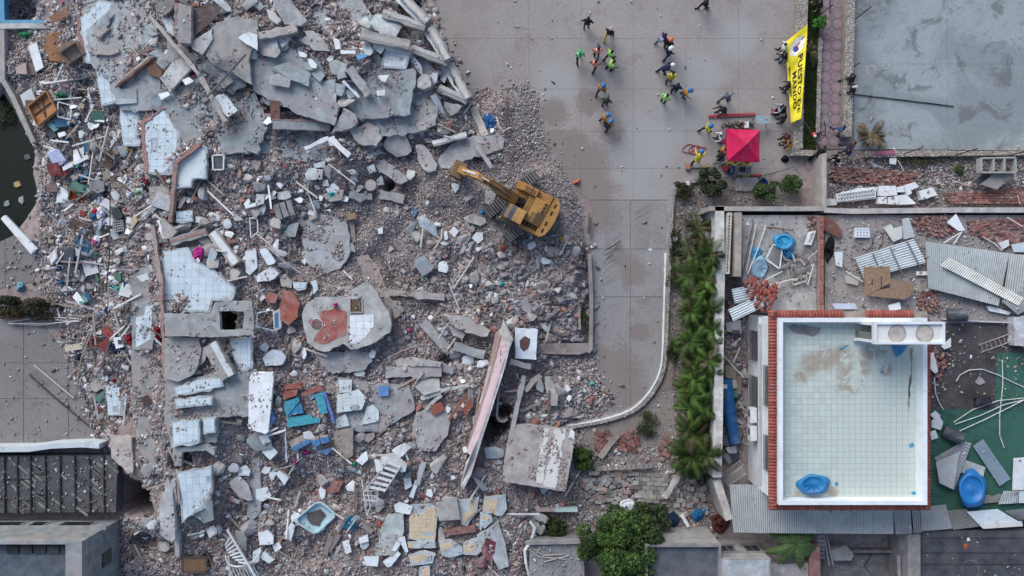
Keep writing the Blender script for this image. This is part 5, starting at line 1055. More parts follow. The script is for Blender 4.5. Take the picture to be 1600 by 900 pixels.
pole('dark stick lying over the lower eave', '1285,788 1300,800', .05, 0, (.06, .04, .035), WOOD, 'stick', 'stick', z=5.75)
# ------------------------------------------------------------------ boundary walls right
CW2 = (.40, .39, .37)
wall_path('boundary_wall', PP('1125,322 1126,430 1124,560 1123,660 1121,746'), 7.5, -6.5, 0, 2.6, CONC, (.52, .52, .50), None, label='long weathered white wall between palms and alley', cat='wall')
wall_path('boundary_wall', PP('1121,750 1141,812'), 7, -5, 0, 2.3, CONC, (.50, .48, .45), None, label='broken slanting end of the white alley wall', cat='wall')
wall_path('boundary_wall', PP('1108,326 1288,326'), 3.5, -3.5, 0, 2.6, CONC, (.34, .33, .31), None, label='weathered wall top above the debris terrace', cat='wall')
wall_path('boundary_wall', PP('1288,328 1330,330 1500,328 1720,328'), 4, -4, 0, 2.6, CONC, (.42, .40, .38), None, label='pale wall top between brick rubble and metal sheets', cat='wall')
wall_path('boundary_wall', PP('1288,240 1288,324'), 3.5, -3.5, 0, 1.6, CONC, (.40, .39, .36), None, label='short pale wall left of the brick rubble corridor', cat='wall')
FLR = (.33, .335, .325)
ta = board('grey concrete terrace with blue tank debris', '1158,336 1281,336 1281,492 1205,492 1200,470 1160,440', FLR, CONC, z=2.3, th=2.3, name='debris_terrace', cat='terrace')
tb = board('grey concrete terrace strewn with metal sheets', '1289,336 1720,336 1720,505 1450,505 1289,492', (.27, .255, .25), CONC, z=2.3, th=2.3, name='sheet_terrace', cat='terrace')
tc = board('blackened flat roof right of the white house', '1440,505 1720,505 1720,640 1440,640', (.055, .052, .055), DARK, z=2.25, th=2.2, name='blackened_roof', cat='roof')
GRN = blotch('green_floor', (.035, .115, .085), (.045, .135, .10), (.025, .07, .055), .3, 1.2, speck=False)
td = sheet('green_court', PP('1440,640 1720,640 1720,820 1440,820'), 2.25, GRN, 2.2, label='dull green painted court right of the white house', cat='court')
sheet('green_court', PP('1558,552 1720,545 1720,640 1555,640'), 2.262, GRN, .01, label='upper patch of the dull green painted court', cat='court')
wall_path('terrace_wall', PP('1154,332 1153,432'), 5, -5, 0, 3.1, CONC, (.33, .29, .25), None, label='brown weathered beam left of the debris terrace', cat='beam')
wall_path('perforated_coping', PP('1141,332 1137,428'), 3, -3, 0, 2.9, CONC, (.48, .46, .43), None, label='perforated pale coping left of the dark gap', cat='coping')
cop = bpy.data.objects['perforated_coping']
for i in range(18): MB().box(-.04, .04, -.06, .06, 0, .03).xf(Matrix.Translation(W(1139.5-i*.21, 338+i*5, 2.89))).obj('coping_hole', DARK, (.12, .11, .10), cop)
# brick divider
bd = empty('brick_divider', W(1283, 410, 2.3), 'brick topped divider wall between the two terraces', 'wall')
a, b = W(1281, 337, 2.9), W(1286, 486, 2.9); MB().box(a.x, b.x, b.y, a.y, 2.3, 2.9).obj('divider_core', CONC, (.25, .19, .17), bd)
mb = MB().box(-.09, .09, -.065, .065, 0, .08); bk1 = mesh('brick', mb.V, mb.F, BRIK)
for i in range(36):
    o = bpy.data.objects.new('brick', bk1); link(o, W(1283.8+rnd.uniform(-.6, .6), 339+i*4.1, 2.9), bd); f = rnd.uniform(.7, 1.2); o.color = (.30*f, .12*f, .095*f, 1); o.rotation_euler.z = rnd.uniform(-.1, .1)
# ------------------------------------------------------------------ corrugated sheets
def corr(label, quad, z, color, pitch=.12, amp=.03, zz=None, name='corrugated_sheet', ribs=0, parts=True, mat=None):
    """quad a,b,c,d in pixels: waves run across a-b, ridges along a-d"""
    q = PP(quad); Z = zz or [z]*4; A, B, C, D = [W(x, y, z_) for (x, y), z_ in zip(q, Z)]
    n = max(4, int((B-A).length/pitch))*4; V = []; F = []; m = 5
    for j in range(m+1):
        for i in range(n+1):
            u, v = i/n, j/m; p = (A*(1-u)+B*u)*(1-v)+(D*(1-u)+C*u)*v; V.append(p+Vector((0, 0, amp*math.sin(6.2832*i/4)+.015*math.sin(3*u+5*v))))
    for j in range(m):
        for i in range(n): e = j*(n+1)+i; F.append((e, e+1, e+n+2, e+n+1))
    k = len(V); V += [v-Vector((0, 0, .006)) for v in V]; F += [tuple(k+i for i in f[::-1]) for f in F]
    o = MO(name, V, F, mat or CORR, color, None, label, 'metal sheet')
    for r_ in range(ribs):
        u = (r_+.6)/(ribs+.2); MB().bar(A*(1-u)+B*u+Vector((0, 0, .05)), D*(1-u)+C*u+Vector((0, 0, .05)), .05, .05).obj('batten', METL, (.18, .17, .17), o)
    REG.append((q, lambda x, y: sum(Z)/4, .15)); return o
SH = (.42, .455, .465)
corr('pale corrugated sheet with three dark battens', '1336,403 1350,436 1447,410 1428,373', 2.7, (.52, .57, .60), ribs=0)
for i, (p, q) in enumerate((((1364, 396), (1372, 415)), ((1391, 386), (1411, 430)), ((1416, 374), (1438, 417)))): beam('%s dark batten across the pale corrugated sheet' % ('left', 'middle', 'right')[i], p, q, 1.6, 0, .05, METL, (.14, .14, .14), z=2.83, name='batten', cat='batten', amp=0)
corr('largest grey corrugated sheet on the terrace', '1446,377 1577,396 1560,478 1451,450', 2.75, SH); corr('corrugated sheet at the right edge of the terrace', '1578,396 1640,402 1640,470 1566,474', 2.78, (.40, .42, .42))
corr('narrow corrugated sheet lying on the largest one', '1470,415 1592,478 1600,466 1483,402', 2.95, (.46, .48, .47)); corr('tilted corrugated sheet end by the black roof', '1590,492 1630,470 1630,440 1565,470', 2.9, (.40, .41, .40))
board('brown torn cardboard box with print, upper piece', '1350,417 1390,416 1392,442 1352,462', (.25, .17, .115), CLTH, z=2.85, th=.04, name='cardboard', cat='cardboard', layers=[('1362,436 1364,436 1364,446 1362,446', CLTH, (.08, .05, .04), .004), ('1376,432 1378,432 1378,450 1376,450', CLTH, (.08, .05, .04), .004)])
board('brown torn cardboard box, lower piece', '1391,435 1430,444 1424,462 1412,468 1357,462 1356,455 1391,450', (.24, .165, .115), CLTH, z=2.82, th=.04, name='cardboard', cat='cardboard')
cloth('black sheet draped beside the brick divider', 1296, 390, 9, 21, (.015, .015, .018), 5, z=2.35, hgt=.3); board('rust brown panel beside the brick divider', '1284,336 1303,343 1317,362 1311,372 1285,358', (.16, .07, .05), METL, z=2.55, th=.05, name='panel', cat='panel')
bl = board('white board printed with small dark squares', '1336,356 1358,356 1360,371 1334,371', (.60, .64, .70), PLAS, z=2.5, th=.04, name='printed_board', cat='board')
for i in range(4):
    for j in range(3): p = W(1340+i*5, 359+j*4.4, 2.505); MB().box(p.x-.03, p.x+.03, p.y-.03, p.y+.03, 2.50, 2.508).obj('printed_square', PLST, (.10, .12, .18), bl)
for q, c, L in (('1380,355 1392,350 1408,374 1396,378', (.52, .53, .50), 'cream door panel by the metal sheet'), ('1410,342 1420,340 1430,370 1412,374', (.42, .44, .45), 'broken grey window board'), ('1480,348 1494,334 1508,360 1498,361', (.66, .70, .72), 'white broken board amid the terrace bricks'), ('1304,394 1317,393 1316,418 1306,414', (.58, .64, .67), 'small white panel near the black sheet'), ('1320,430 1345,432 1340,446 1322,442', (.40, .36, .33), 'grey offcut under the metal sheet'), ('1300,474 1336,474 1340,483 1304,483', (.42, .46, .56), 'striped blue grey panel above the eaves'), ('1388,477 1406,472 1408,483 1390,486', (.60, .66, .70), 'white board by the corner of the roof'), ('1432,424 1454,424 1454,430 1432,430', (.66, .67, .66), 'white short plank beside the largest sheet'), ('1541,478 1548,478 1580,488 1576,492 1546,486', (.66, .70, .71), 'white plank at the black roof edge'), ('1560,380 1576,374 1577,384 1566,390', (.60, .63, .65), 'white crumpled carton by the metal sheets'), ('1580,382 1604,378 1604,394 1584,394', (.48, .56, .62), 'pale blue carton at the right edge'), ('1395,357 1410,353 1410,372 1400,376', (.50, .52, .50), 'second cream panel by the metal sheet')):
    board(L, q, c, PLAS, z=2.5+rnd.uniform(0, .1), th=.05, tilt=(rnd.uniform(-.2, .2), 0))
for i, (p, L) in enumerate((('1536,370 1554,381 1566,392', 'white batten sticking out of the bricks'), ('1474,380 1500,364', 'upper white batten above the largest sheet'), ('1490,382 1503,362', 'second white batten above the largest sheet'), ('1322,424 1348,440', 'white batten left of the cardboard'), ('1574,340 1598,354', 'white pipe near the right edge'))): pole(L, p, .035, 0, (.62, .62, .60), PLAS, 'batten', 'batten', z=2.6)
pole('thin black hose loop on the sheet terrace', '1362,390 1364,372 1372,360 1380,366 1378,382 1370,392', .02, 0, (.03, .03, .03), PLST, 'hose', 'hose', z=2.36)
# blue tank debris on the left terrace
tank('broken bright blue water tank on the debris terrace', 1225, 378, 14, 12, 2.35, (.02, .26, .48), .55, 1); cloth('bent blue tank wall piece beside the broken tank', 1232, 395, 12, 10, (.02, .24, .44), 30, z=2.4, hgt=.5, mat=PLST, name='tank_piece', cat='tank piece')
tank('faded pale blue tank lid on the debris terrace', 1187, 418, 12, 15, 2.35, (.22, .36, .46), .18, 4); cloth('blue tank shard behind the pale lid', 1182, 396, 9, 13, (.02, .22, .42), 10, z=2.33, hgt=.15, mat=PLST, name='tank_piece', cat='tank piece')
gr = frame('white plastic grating beside the broken tank', '1208,382 1222,388 1218,420 1197,405', .08, (.62, .65, .66), name='grating', cat='grating', z=2.75)
for i in range(7): MB().bar(W(1208-i*1.7, 383+i*3.5, 2.75), W(1222-i*.7, 389+i*4.4, 2.75), .04, .05).obj('grating_bar', PLST, (.20, .21, .22), gr)
for i in range(6): MB().bar(W(1209+i*2.2, 383+i*.9, 2.745), W(1199+i*3, 405+i*2.4, 2.745), .04, .05).obj('grating_bar', PLST, (.20, .21, .22), gr)
ac = empty('wall_unit', W(1267, 372, 2.4), 'white indoor air conditioner lying by the brick divider', 'air conditioner'); slab(None, '1265,362 1275,360 1268,383 1258,382', PLST, (.66, .68, .69), z=2.65, th=.25, amp=0, name='casing', cat=None, parent=ac); slab(None, '1269,363 1272,363 1266,379 1263,378', PLST, (.30, .31, .32), z=2.655, th=.02, amp=0, name='outlet', cat=None, parent=ac, reg=False)
frame('cream window frame on the debris terrace', '1237,439 1259,430 1262,438 1240,445', .08, (.55, .50, .42), z=2.5, name='window_frame_piece', cat='window frame')
for i, (p, c, L) in enumerate((('1182,350 1166,424', (.58, .50, .46), 'pale pink pipe nearest the brown beam'), ('1197,352 1184,390 1168,428', (.62, .60, .56), 'long pale pipe across the terrace'), ('1177,348 1160,430', (.10, .09, .09), 'dark rail beside the pale pink pipe'), ('1198,355 1240,360', (.18, .08, .05), 'rusty rod above the broken tank'), ('1192,440 1222,424', (.62, .60, .56), 'white batten in the splinter heap'), ('1200,446 1240,436', (.60, .55, .48), 'long splintered batten in the terrace heap'), ('1262,405 1277,392', (.40, .40, .40), 'grey tube by the divider wall'), ('1262,445 1272,412', (.55, .55, .55), 'thin pale cord by the divider'), ('1210,463 1220,442', (.55, .50, .48), 'thin rod standing from the red tiles'))): pole(L, p, .035, 0, c, WOOD if i > 3 else METL, 'batten', 'batten', z=2.5+.03*i)
for i in range(46):
    x, y = rnd.gauss(1248, 14), rnd.gauss(412, 16)
    if not (1170 < x < 1278 and 345 < y < 470): continue
    a = rnd.uniform(0, 3.14); L = rnd.uniform(5, 15); beam('weathered splinter of timber in the terrace heap', (x, y), (x+L*math.cos(a), y+L*math.sin(a)), rnd.uniform(1.2, 3.2), 0, .06, WOOD, vary((.30, .27, .26)), z=2.4+rnd.uniform(.02, .35), name='splinter', cat='splinter', group='timber splinters on the debris terrace', amp=0)
corr('upper corrugated sheet with loose red tiles', '1143,452 1148,474 1205,460 1200,440', 2.75, (.46, .52, .56)); corr('lower corrugated sheet with loose red tiles', '1138,484 1146,502 1212,470 1198,456', 3.0, (.48, .54, .58))
tl = empty('loose_roof_tiles', W(1190, 445, 3), 'loose red roof tiles on the corrugated sheets', 'roof tiles')
for i in range(46):
    if i < 30: t2 = i/30; x, y = 1168+t2*44+rnd.gauss(0, 2), 432+t2*26+rnd.gauss(0, 5)
    else: x, y = rnd.uniform(1172, 1210), rnd.uniform(450, 478)
    o = bpy.data.objects.new('roof_tile', rt); link(o, W(x, y, 3.15), tl); o.rotation_euler = (rnd.uniform(-.2, .2), rnd.uniform(-.2, .2), rnd.uniform(-.5, .7)); f = rnd.uniform(.75, 1.1); o.color = (.27*f, .078*f, .062*f, 1)
# ------------------------------------------------------------------ alley junk
bt = empty('blue_pipe', W(1135, 640, .3), 'thick blue plastic pipe lying in the alley', 'pipe')
MB().tube([W(1133, 592, .6), W(1136, 620, .6), W(1140, 644, .55)], .40, 14).obj('pipe_body', PLST, (.015, .12, .33), bt); MB().tube([W(1139, 640, .55), W(1144, 668, .5), W(1149, 692, .5)], .36, 14).obj('pipe_body', PLST, (.015, .11, .31), bt); MB().box(-.12, .12, -.12, .12, 0, .01).xf(Matrix.Translation(W(1133, 604, 1.01))).obj('pipe_label', PLAS, (.65, .7, .72), bt)
for q, c, L in (('1134,505 1158,500 1158,522 1136,518', (.5, .53, .55), 'white cupboard at the alley head'), ('1133,572 1150,572 1150,592 1134,590', (.30, .24, .19), 'cardboard carton in the alley'), ('1150,588 1160,588 1158,616 1152,616', (.24, .18, .14), 'narrow brown carton in the alley'), ('1138,595 1150,592 1152,606 1142,608', (.46, .44, .40), 'pale open carton in the alley'), ('1141,609 1152,607 1154,620 1145,622', (.08, .20, .18), 'green crate in the alley'), ('1128,682 1142,676 1146,694 1132,698', (.10, .11, .13), 'black monitor in the alley'), ('1129,712 1138,709 1146,720 1138,726', (.22, .24, .24), 'grey screen in the alley'), ('1134,700 1150,696 1152,710 1138,708', (.45, .47, .5), 'white sack in the alley'), ('1140,710 1156,708 1154,720 1144,720', (.02, .03, .06), 'navy sack in the alley'), ('1144,516 1156,516 1156,522 1146,522', (.05, .06, .09), 'dark case in the alley')): board(L, q, c, PLST, z=.35+rnd.uniform(0, .2), th=.5, name=L.split(' in')[0].split(' at')[0].replace(' ', '_'), cat=L.split(' ')[1])
ladder('grey metal gate leaning at the alley end', (1133, 755), (1163, 735), 12, 12, (.50, .48, .44), z=.8, z2=1.3, name='metal_gate'); ladder('grey metal rack above the gate', (1130, 745), (1160, 722), 8, 7, (.36, .35, .33), z=.9, z2=1.2, name='metal_rack')
for i, p in enumerate(('1131,556 1162,590', '1156,543 1146,566', '1150,535 1157,528')): pole('%s thin white pole across the alley' % ('long', 'short', 'tiny')[i], p, .03, 0, (.62, .63, .63), None, z=1.2)
# ------------------------------------------------------------------ black roof and green court furnishings
def barrel(label, cx, cy, ang):
    root = empty('plastic_barrel', W(cx, cy, 2.26), label, 'barrel'); d = Vector((math.cos(R(ang)), math.sin(R(ang)), .35)); c = W(cx, cy, 2.62)
    MB().tube([c-d*.55, c-d*.5, c+d*.35, c+d*.42], [.30, .36, .36, .33], 14).obj('barrel_body', PLST, (.04, .05, .065), root); MB().tube([c+d*.40, c+d*.46], [.36, .36], 4).obj('barrel_collar', PLST, (.10, .13, .15), root); MB().tube([c+d*.46, c+d*.48], [.2, .2], 12).obj('barrel_mouth', PLST, (.008, .008, .01), root)
barrel('dark blue drum on the black roof', 1497, 492, 0); barrel('dark blue drum with a white cap by the green court', 1490, 680, -25)
ladder('pink grey wooden ladder on the black roof', (1531, 545), (1580, 527), 12, 7, (.40, .33, .31), z=2.36, mat=WOOD)
for i, (p, L) in enumerate((('1494,596 1500,586 1515,578 1535,577 1560,586 1580,596 1600,605', 'white hose arc on the black roof'), ('1490,660 1520,640 1560,626 1610,621', 'white rope crossing the green court, upper'), ('1492,663 1530,650 1570,632 1612,622', 'thin white rope crossing the green court, middle'), ('1498,674 1540,655 1600,625', 'white rope crossing the green court, lower'), ('1566,562 1567,600 1562,650 1562,680 1569,700', 'pale cord running down the green court'), ('1474,640 1467,628 1462,615 1460,590', 'white cord beside the east eave'))): pole(L, p, .028, 0, (.55, .56, .55), CLTH, 'rope', 'rope', z=2.33+.02*i)
wall_path('cable_ducts', PP('1472,498 1530,502 1580,504'), 1.2, -1.2, 2.25, 2.42, METL, (.45, .46, .46), None, label='grey conduit run above the black roof', cat='conduit')
slab('white grey wall block at the right edge', '1584,496 1640,490 1640,545 1586,540', CONC, (.48, .52, .55), z=2.9, th=.7, amp=.02); board('black crate on the edge of the green court', '1525,622 1548,620 1550,630 1526,634', (.015, .015, .02), PLST, z=2.6, th=.3, name='crate', cat='crate'); board('pale leaf shaped plate on the black roof', '1524,597 1530,588 1536,592 1540,598 1530,602', (.26, .26, .27), CONC, z=2.3, th=.03, name='plate', cat='plate')
for q, L in (('1452,552 1459,551 1466,580 1462,584 1453,576', 'white shard standing at the east eave'), ('1456,658 1466,648 1474,660 1470,672 1456,668', 'larger white shard by the east eave'), ('1454,648 1462,642 1470,650 1460,655', 'smaller white shard by the east eave'), ('1471,541 1486,528 1486,542 1476,546', 'grey plate near the tank bulkhead'), ('1453,675 1462,672 1466,684 1456,688', 'grey shard at the foot of the east eave')): board(L, q, (.55, .58, .61), PLAS, z=2.5, th=.06, name='shard', cat='shard', tilt=(.6, 0))
corr('upper bundle of corrugated sheets by the green court', '1460,715 1504,690 1518,692 1492,764', 2.6, (.36, .37, .38)); corr('lower corrugated sheet leaning at the east eave', '1462,722 1500,705 1490,765 1468,755', 2.75, (.46, .49, .51)); corr('small corrugated piece behind the blue tank', '1502,716 1540,730 1536,745 1500,738', 2.5, (.42, .44, .45))
corr('long grey panel on the green court', '1520,697 1536,686 1579,748 1562,760', 2.4, (.25, .32, .37), .3, .01)
tank('large blue covered water tank by the green court', 1519, 764, 21, 25, 2.3, (.012, .17, .46), 1.0, 5, False)
board('white torn sheet on the right of the green court', '1584,716 1640,712 1640,766 1582,766', (.60, .64, .66), PLAS, z=2.4, th=.05, name='torn_sheet', cat='sheet'); corr('grey corrugated strip right of the blue tank', '1568,767 1592,767 1590,786 1560,788', 2.5, (.34, .38, .40)); board('pale blue board right of the grey strip', '1593,768 1640,766 1640,786 1592,786', (.50, .58, .62), PLAS, z=2.5, th=.05)
beam('dark timber beam under the blue tank', (1535, 782), (1566, 778), 10, 0, .2, WOOD, (.20, .19, .18), z=2.45)
# awning roofs along the lower edge of the house
corr('wide grey corrugated awning below the white house', '1204,794 1396,796 1396,834 1204,833', 2.7, (.44, .455, .45), .125); corr('corrugated awning left of the house wall', '1140,757 1204,757 1204,833 1146,832', 2.7, (.43, .445, .44), .125)
corr('tilted grey sheet right of the wide awning', '1396,796 1423,796 1425,833 1400,835', 2.7, (.36, .37, .37)); corr('dark grey sheet right of the tilted one', '1424,790 1440,790 1440,832 1428,833', 2.7, (.28, .29, .30)); corr('broad grey sheet below the eave corner', '1438,792 1478,788 1488,826 1440,830', 2.78, (.32, .335, .34)); corr('brown grey sheet right of the eave corner', '1476,798 1510,795 1534,822 1490,828', 2.7, (.24, .235, .225))
board('white and blue boarded hatch', '1511,800 1560,796 1592,815 1536,826', (.52, .58, .62), PLAS, z=2.8, th=.1, name='boarded_hatch', cat='hatch', layers=[('1536,818 1596,814 1598,822 1537,826', PLAS, (.55, .55, .53), .03)]); corr('grey sheet at the lower right edge', '1570,798 1640,790 1640,812 1590,812', 2.75, (.30, .31, .31))
rf = board('dark bitumen flat roof at the lower right', '1441,829 1720,829 1720,960 1441,960', (.06, .065, .075), DARK, z=2.6, th=2.6, name='bitumen_roof', cat='roof')
for y in (841, 864, 882): MB().box(0, 12, -.04, .04, 0, .012).xf(Matrix.Translation(W(1441, y, 2.602))).obj('roof_seam', DARK, (.035, .038, .045), rf)
n = 26; p = W(1516, 890, 2.602); V = []
for rr in (.52, .47): V += [(p.x+rr*math.cos(6.283*k/n), p.y+rr*1.1*math.sin(6.283*k/n), 2.612) for k in range(n)]
MO('ring_stain', V, [(k, (k+1) % n, n+(k+1) % n, n+k) for k in range(n)], DARK, (.13, .14, .15), rf)
cloth('orange scrap on the bitumen roof', 1509, 854, 4, 5, (.50, .10, .03), z=2.6, hgt=.08); board('white scrap on the bitumen roof', '1511,841 1515,840 1516,845 1511,846', (.6, .62, .64), PLAS, z=2.65, th=.03, name='scrap', cat='scrap')
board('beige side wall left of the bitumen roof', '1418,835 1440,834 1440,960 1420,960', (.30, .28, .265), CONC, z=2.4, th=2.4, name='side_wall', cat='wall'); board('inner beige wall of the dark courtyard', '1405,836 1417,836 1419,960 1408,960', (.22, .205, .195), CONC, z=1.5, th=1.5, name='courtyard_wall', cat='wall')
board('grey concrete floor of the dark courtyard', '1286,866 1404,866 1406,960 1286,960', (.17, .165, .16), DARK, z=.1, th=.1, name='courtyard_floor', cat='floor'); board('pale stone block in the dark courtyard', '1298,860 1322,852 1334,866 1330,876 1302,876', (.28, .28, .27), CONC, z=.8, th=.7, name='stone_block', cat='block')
wall_path('courtyard_step', PP('1330,862 1405,862'), 2, -2, 0, .6, CONC, (.13, .13, .13), None, label='dark step edge across the courtyard', cat='step')
stc = empty('courtyard_stair', W(1283, 860, .1), 'narrow grey stair beside the red courtyard wall', 'stair')
for i in range(6): MB().bar(W(1277, 838+i*6.5, 1.6-.2*i), W(1289, 838+i*6.5, 1.6-.2*i), .2, .05).obj('tread', METL, (.20, .20, .20), stc)
for i, p in enumerate(('1288,838 1296,884', '1292,838 1302,884')): pole('%s grey stair rail in the courtyard' % ('left', 'right')[i], p, .03, 0, (.33, .35, .37), z=1.3, name='stair_rail', cat='rail')
board('faded red wall top beside the banana plant', '1265,856 1281,854 1282,960 1264,960', (.30, .13, .11), CONC, z=1.8, th=1.8, name='red_wall', cat='wall'); board('pale worn slab left of the red wall', '1196,882 1264,880 1264,960 1190,960', (.40, .39, .37), CONC, z=1.6, th=1.6, name='worn_roof', cat='roof'); board('thin dark pipe run down the courtyard wall', '1402,868 1407,868 1408,900 1403,900', (.30, .31, .32), METL, z=1.7, th=.1, name='downpipe', cat='pipe')
pole('thin crooked wire over the courtyard floor', '1362,866 1350,884 1368,905', .02, 0, (.02, .02, .02), z=.2, name='wire', cat='wire')
# grey flat-roofed house at the bottom centre
g0 = W(1010, 848, 3.4); g1 = W(1195, 873, 3.4)
gh = empty('grey_house', W(1100, 880, 0), 'grey flat roofed house with two barred windows at the bottom', 'house')
ax0, ax1 = W(1008, 0, 3.4).x, W(1126, 0, 3.4).x; ay = W(0, 850, 3.4).y
MB().box(ax0, ax1, ay-4, ay, 0, 3.2).obj('wall', CONC, (.27, .28, .285), gh); MB().box(ax0+.15, ax1-.15, ay-4, ay-.15, 3.2, 3.22).obj('roof', DARK, (.095, .105, .12), gh)
for b in ((ax0, ax1, ay-.14, ay-.002, 3.202, 3.5), (ax0, ax0+.13, ay-4, ay-.142, 3.202, 3.5), (ax1-.13, ax1, ay-4, ay-.142, 3.202, 3.5)): MB().box(*b).obj('parapet', CONC, (.20, .20, .205), gh)
cx1 = W(1205, 0, 3.6).x; cy = W(0, 874, 3.6).y
MB().box(ax1+.002, cx1, cy-3.5, cy, 0, 3.5).obj('wall', CONC, (.27, .275, .28), gh); MB().box(ax1+.1, cx1-.1, cy-3.4, cy-.08, 3.5, 3.52).obj('roof', CONC, (.36, .40, .42), gh)
for x in (1137, 1176):
    c = W(x, 862, 1.8); wnd = MB().box(c.x-.42, c.x+.42, cy+.001, cy+.03, 1.2, 2.4).obj('window', PLAS, (.13, .14, .15), gh)
    for b in ((c.x-.36, c.x-.03, cy+.03, cy+.04, 1.25, 1.78), (c.x+.03, c.x+.36, cy+.03, cy+.04, 1.25, 1.78), (c.x-.36, c.x-.03, cy+.03, cy+.04, 1.84, 2.35), (c.x+.03, c.x+.36, cy+.03, cy+.04, 1.84, 2.35)): MB().box(*b).obj('pane', PLST, (.015, .018, .02), wnd)
    for b in ((c.x-.52, c.x+.52, cy+.001, cy+.10, 2.4, 2.5), (c.x-.52, c.x+.52, cy+.001, cy+.12, 1.1, 1.2)): MB().box(*b).obj('window_sill', CONC, (.16, .16, .16), wnd)
lr = board('low grey roof strewn with sticks at the bottom', '828,848 912,846 914,960 826,960', (.20, .21, .22), CONC, z=1.6, th=1.6, name='low_roof', cat='roof'); wall_path('parapet', PP('822,849 912,847'), 2.5, -2.5, 1.5, 1.85, CONC, (.24, .24, .24), None, label='parapet of the low grey roof', cat='parapet')
for i, p in enumerate(('826,858 842,870 885,874', '832,856 850,868 880,866', '850,878 890,868')): pole('pale stick on the low grey roof', p, .03, 0, (.40, .36, .33), WOOD, 'stick', 'stick', 'pale sticks on the low grey roof', z=1.68)
board('pale turquoise topped beam over the planted pit', '868,794 902,793 903,800 868,800', (.42, .56, .55), PLAS, z=.9, th=.3, name='beam', cat='beam'); beam('pinkish wall stub left of the turquoise beam', (838, 796), (868, 797), 6, 0, .6, CONC, (.36, .29, .28), z=.85)
# ------------------------------------------------------------------ house at the lower left corner
lx = W(128, 0, 4.5).x; ly = W(0, 846, 4.5).y; lh = empty('slate_house', (lx-3, ly-2, 0), 'slate grey house with three dark windows at the lower left', 'house'); HC = (.20, .225, .235)
MB().box(lx-9, lx, ly-5, ly, 0, 3.9).obj('wall', CONC, HC, lh); 
for b in ((lx-9, lx, ly-.16, ly, 3.9, 4.5), (lx-.9, lx, ly-5, ly-.162, 3.9, 4.5)): MB().box(*b).obj('parapet', CONC, (.25, .27, .28), lh)
MB().box(lx-9, lx-.902, ly-5, ly-.163, 3.9, 3.93).obj('roof', DARK, (.085, .11, .135), lh)
MB().box(lx-9, lx+.25, ly+.002, ly+.22, 2.2, 2.34).obj('ledge', CONC, (.24, .26, .26), lh)
for k in range(5): MB().box(lx-4.4+k*.75, lx-3.75+k*.75, ly-.8, ly-.35, 3.93, 4.05).obj('roof_vent', DARK, (.03, .035, .04), lh)
for x, wd in ((10, 1.9), (58, 1.0), (118, 2.0)):
    c = W(x, 818, 1.4); wn = MB().box(c.x-wd/2, c.x+wd/2, ly+.001, ly+.05, .8, 2.0).obj('window', PLAS, (.30, .32, .33), lh); MB().box(c.x-wd/2+.08, c.x+wd/2-.08, ly+.05, ly+.06, .88, 1.92).obj('pane', PLST, (.006, .008, .01), wn); MB().box(c.x-wd/2-.1, c.x+wd/2+.1, ly+.001, ly+.14, 2.0, 2.08).obj('window_sill', CONC, (.28, .29, .3), wn)
MB().box(lx+.001, lx+.05, ly-2.2, ly-1.4, 1.2, 2.3).obj('vent_window', PLST, (.03, .035, .035), lh)
for k in range(4): MB().bar((lx+.06, ly-2.2, 1.3+.25*k), (lx+.06, ly-1.8, 1.45+.25*k), .05, .04).obj('louvre', METL, (.16, .17, .15), lh); MB().bar((lx+.06, ly-1.8, 1.45+.25*k), (lx+.06, ly-1.4, 1.3+.25*k), .05, .04).obj('louvre', METL, (.16, .17, .15), lh)
# ruined slab with joists beside it
rfz = .9; jr = empty('joist_floor', W(90, 755, 0), 'dark ruined floor with exposed joists at the lower left', 'floor')
q = [W(x, y, rfz) for x, y in ((-60, 802), (181, 800), (184, 712), (-60, 712))]; MB().prism(q, [v-Vector((0, 0, .9)) for v in q]).obj('floor_slab', DARK, (.075, .08, .088), jr)
for x in (7, 27, 48, 71, 94, 117, 140, 162): MB().bar(W(x, 712, rfz+.05), W(x+1, 802, rfz+.05), .07, .14).obj('joist', WOOD, (.03, .03, .033), jr)
for x, y in ((36, 748), (36, 781), (15, 748), (60, 740), (60, 772)): MB().bar(W(x-9, y, rfz+.04), W(x+11, y, rfz+.04), .05, .10).obj('bridging', WOOD, (.035, .035, .04), jr)
for i in range(26): x, y = rnd.uniform(0, 165), rnd.uniform(718, 790); L = rnd.uniform(8, 24); MB().bar(W(x, y, rfz+.03), W(x+L, y+L*.8, rfz+.03), .12, .05).obj('lath', WOOD, vary((.16, .165, .155)), jr)
wall_path('white_parapet', PP('-60,703 45,702 80,697 130,695 155,697'), 4, -4, 0, 1.3, PLAS, (.50, .56, .60), None, label='pale wall top above the ruined joist floor', cat='wall')
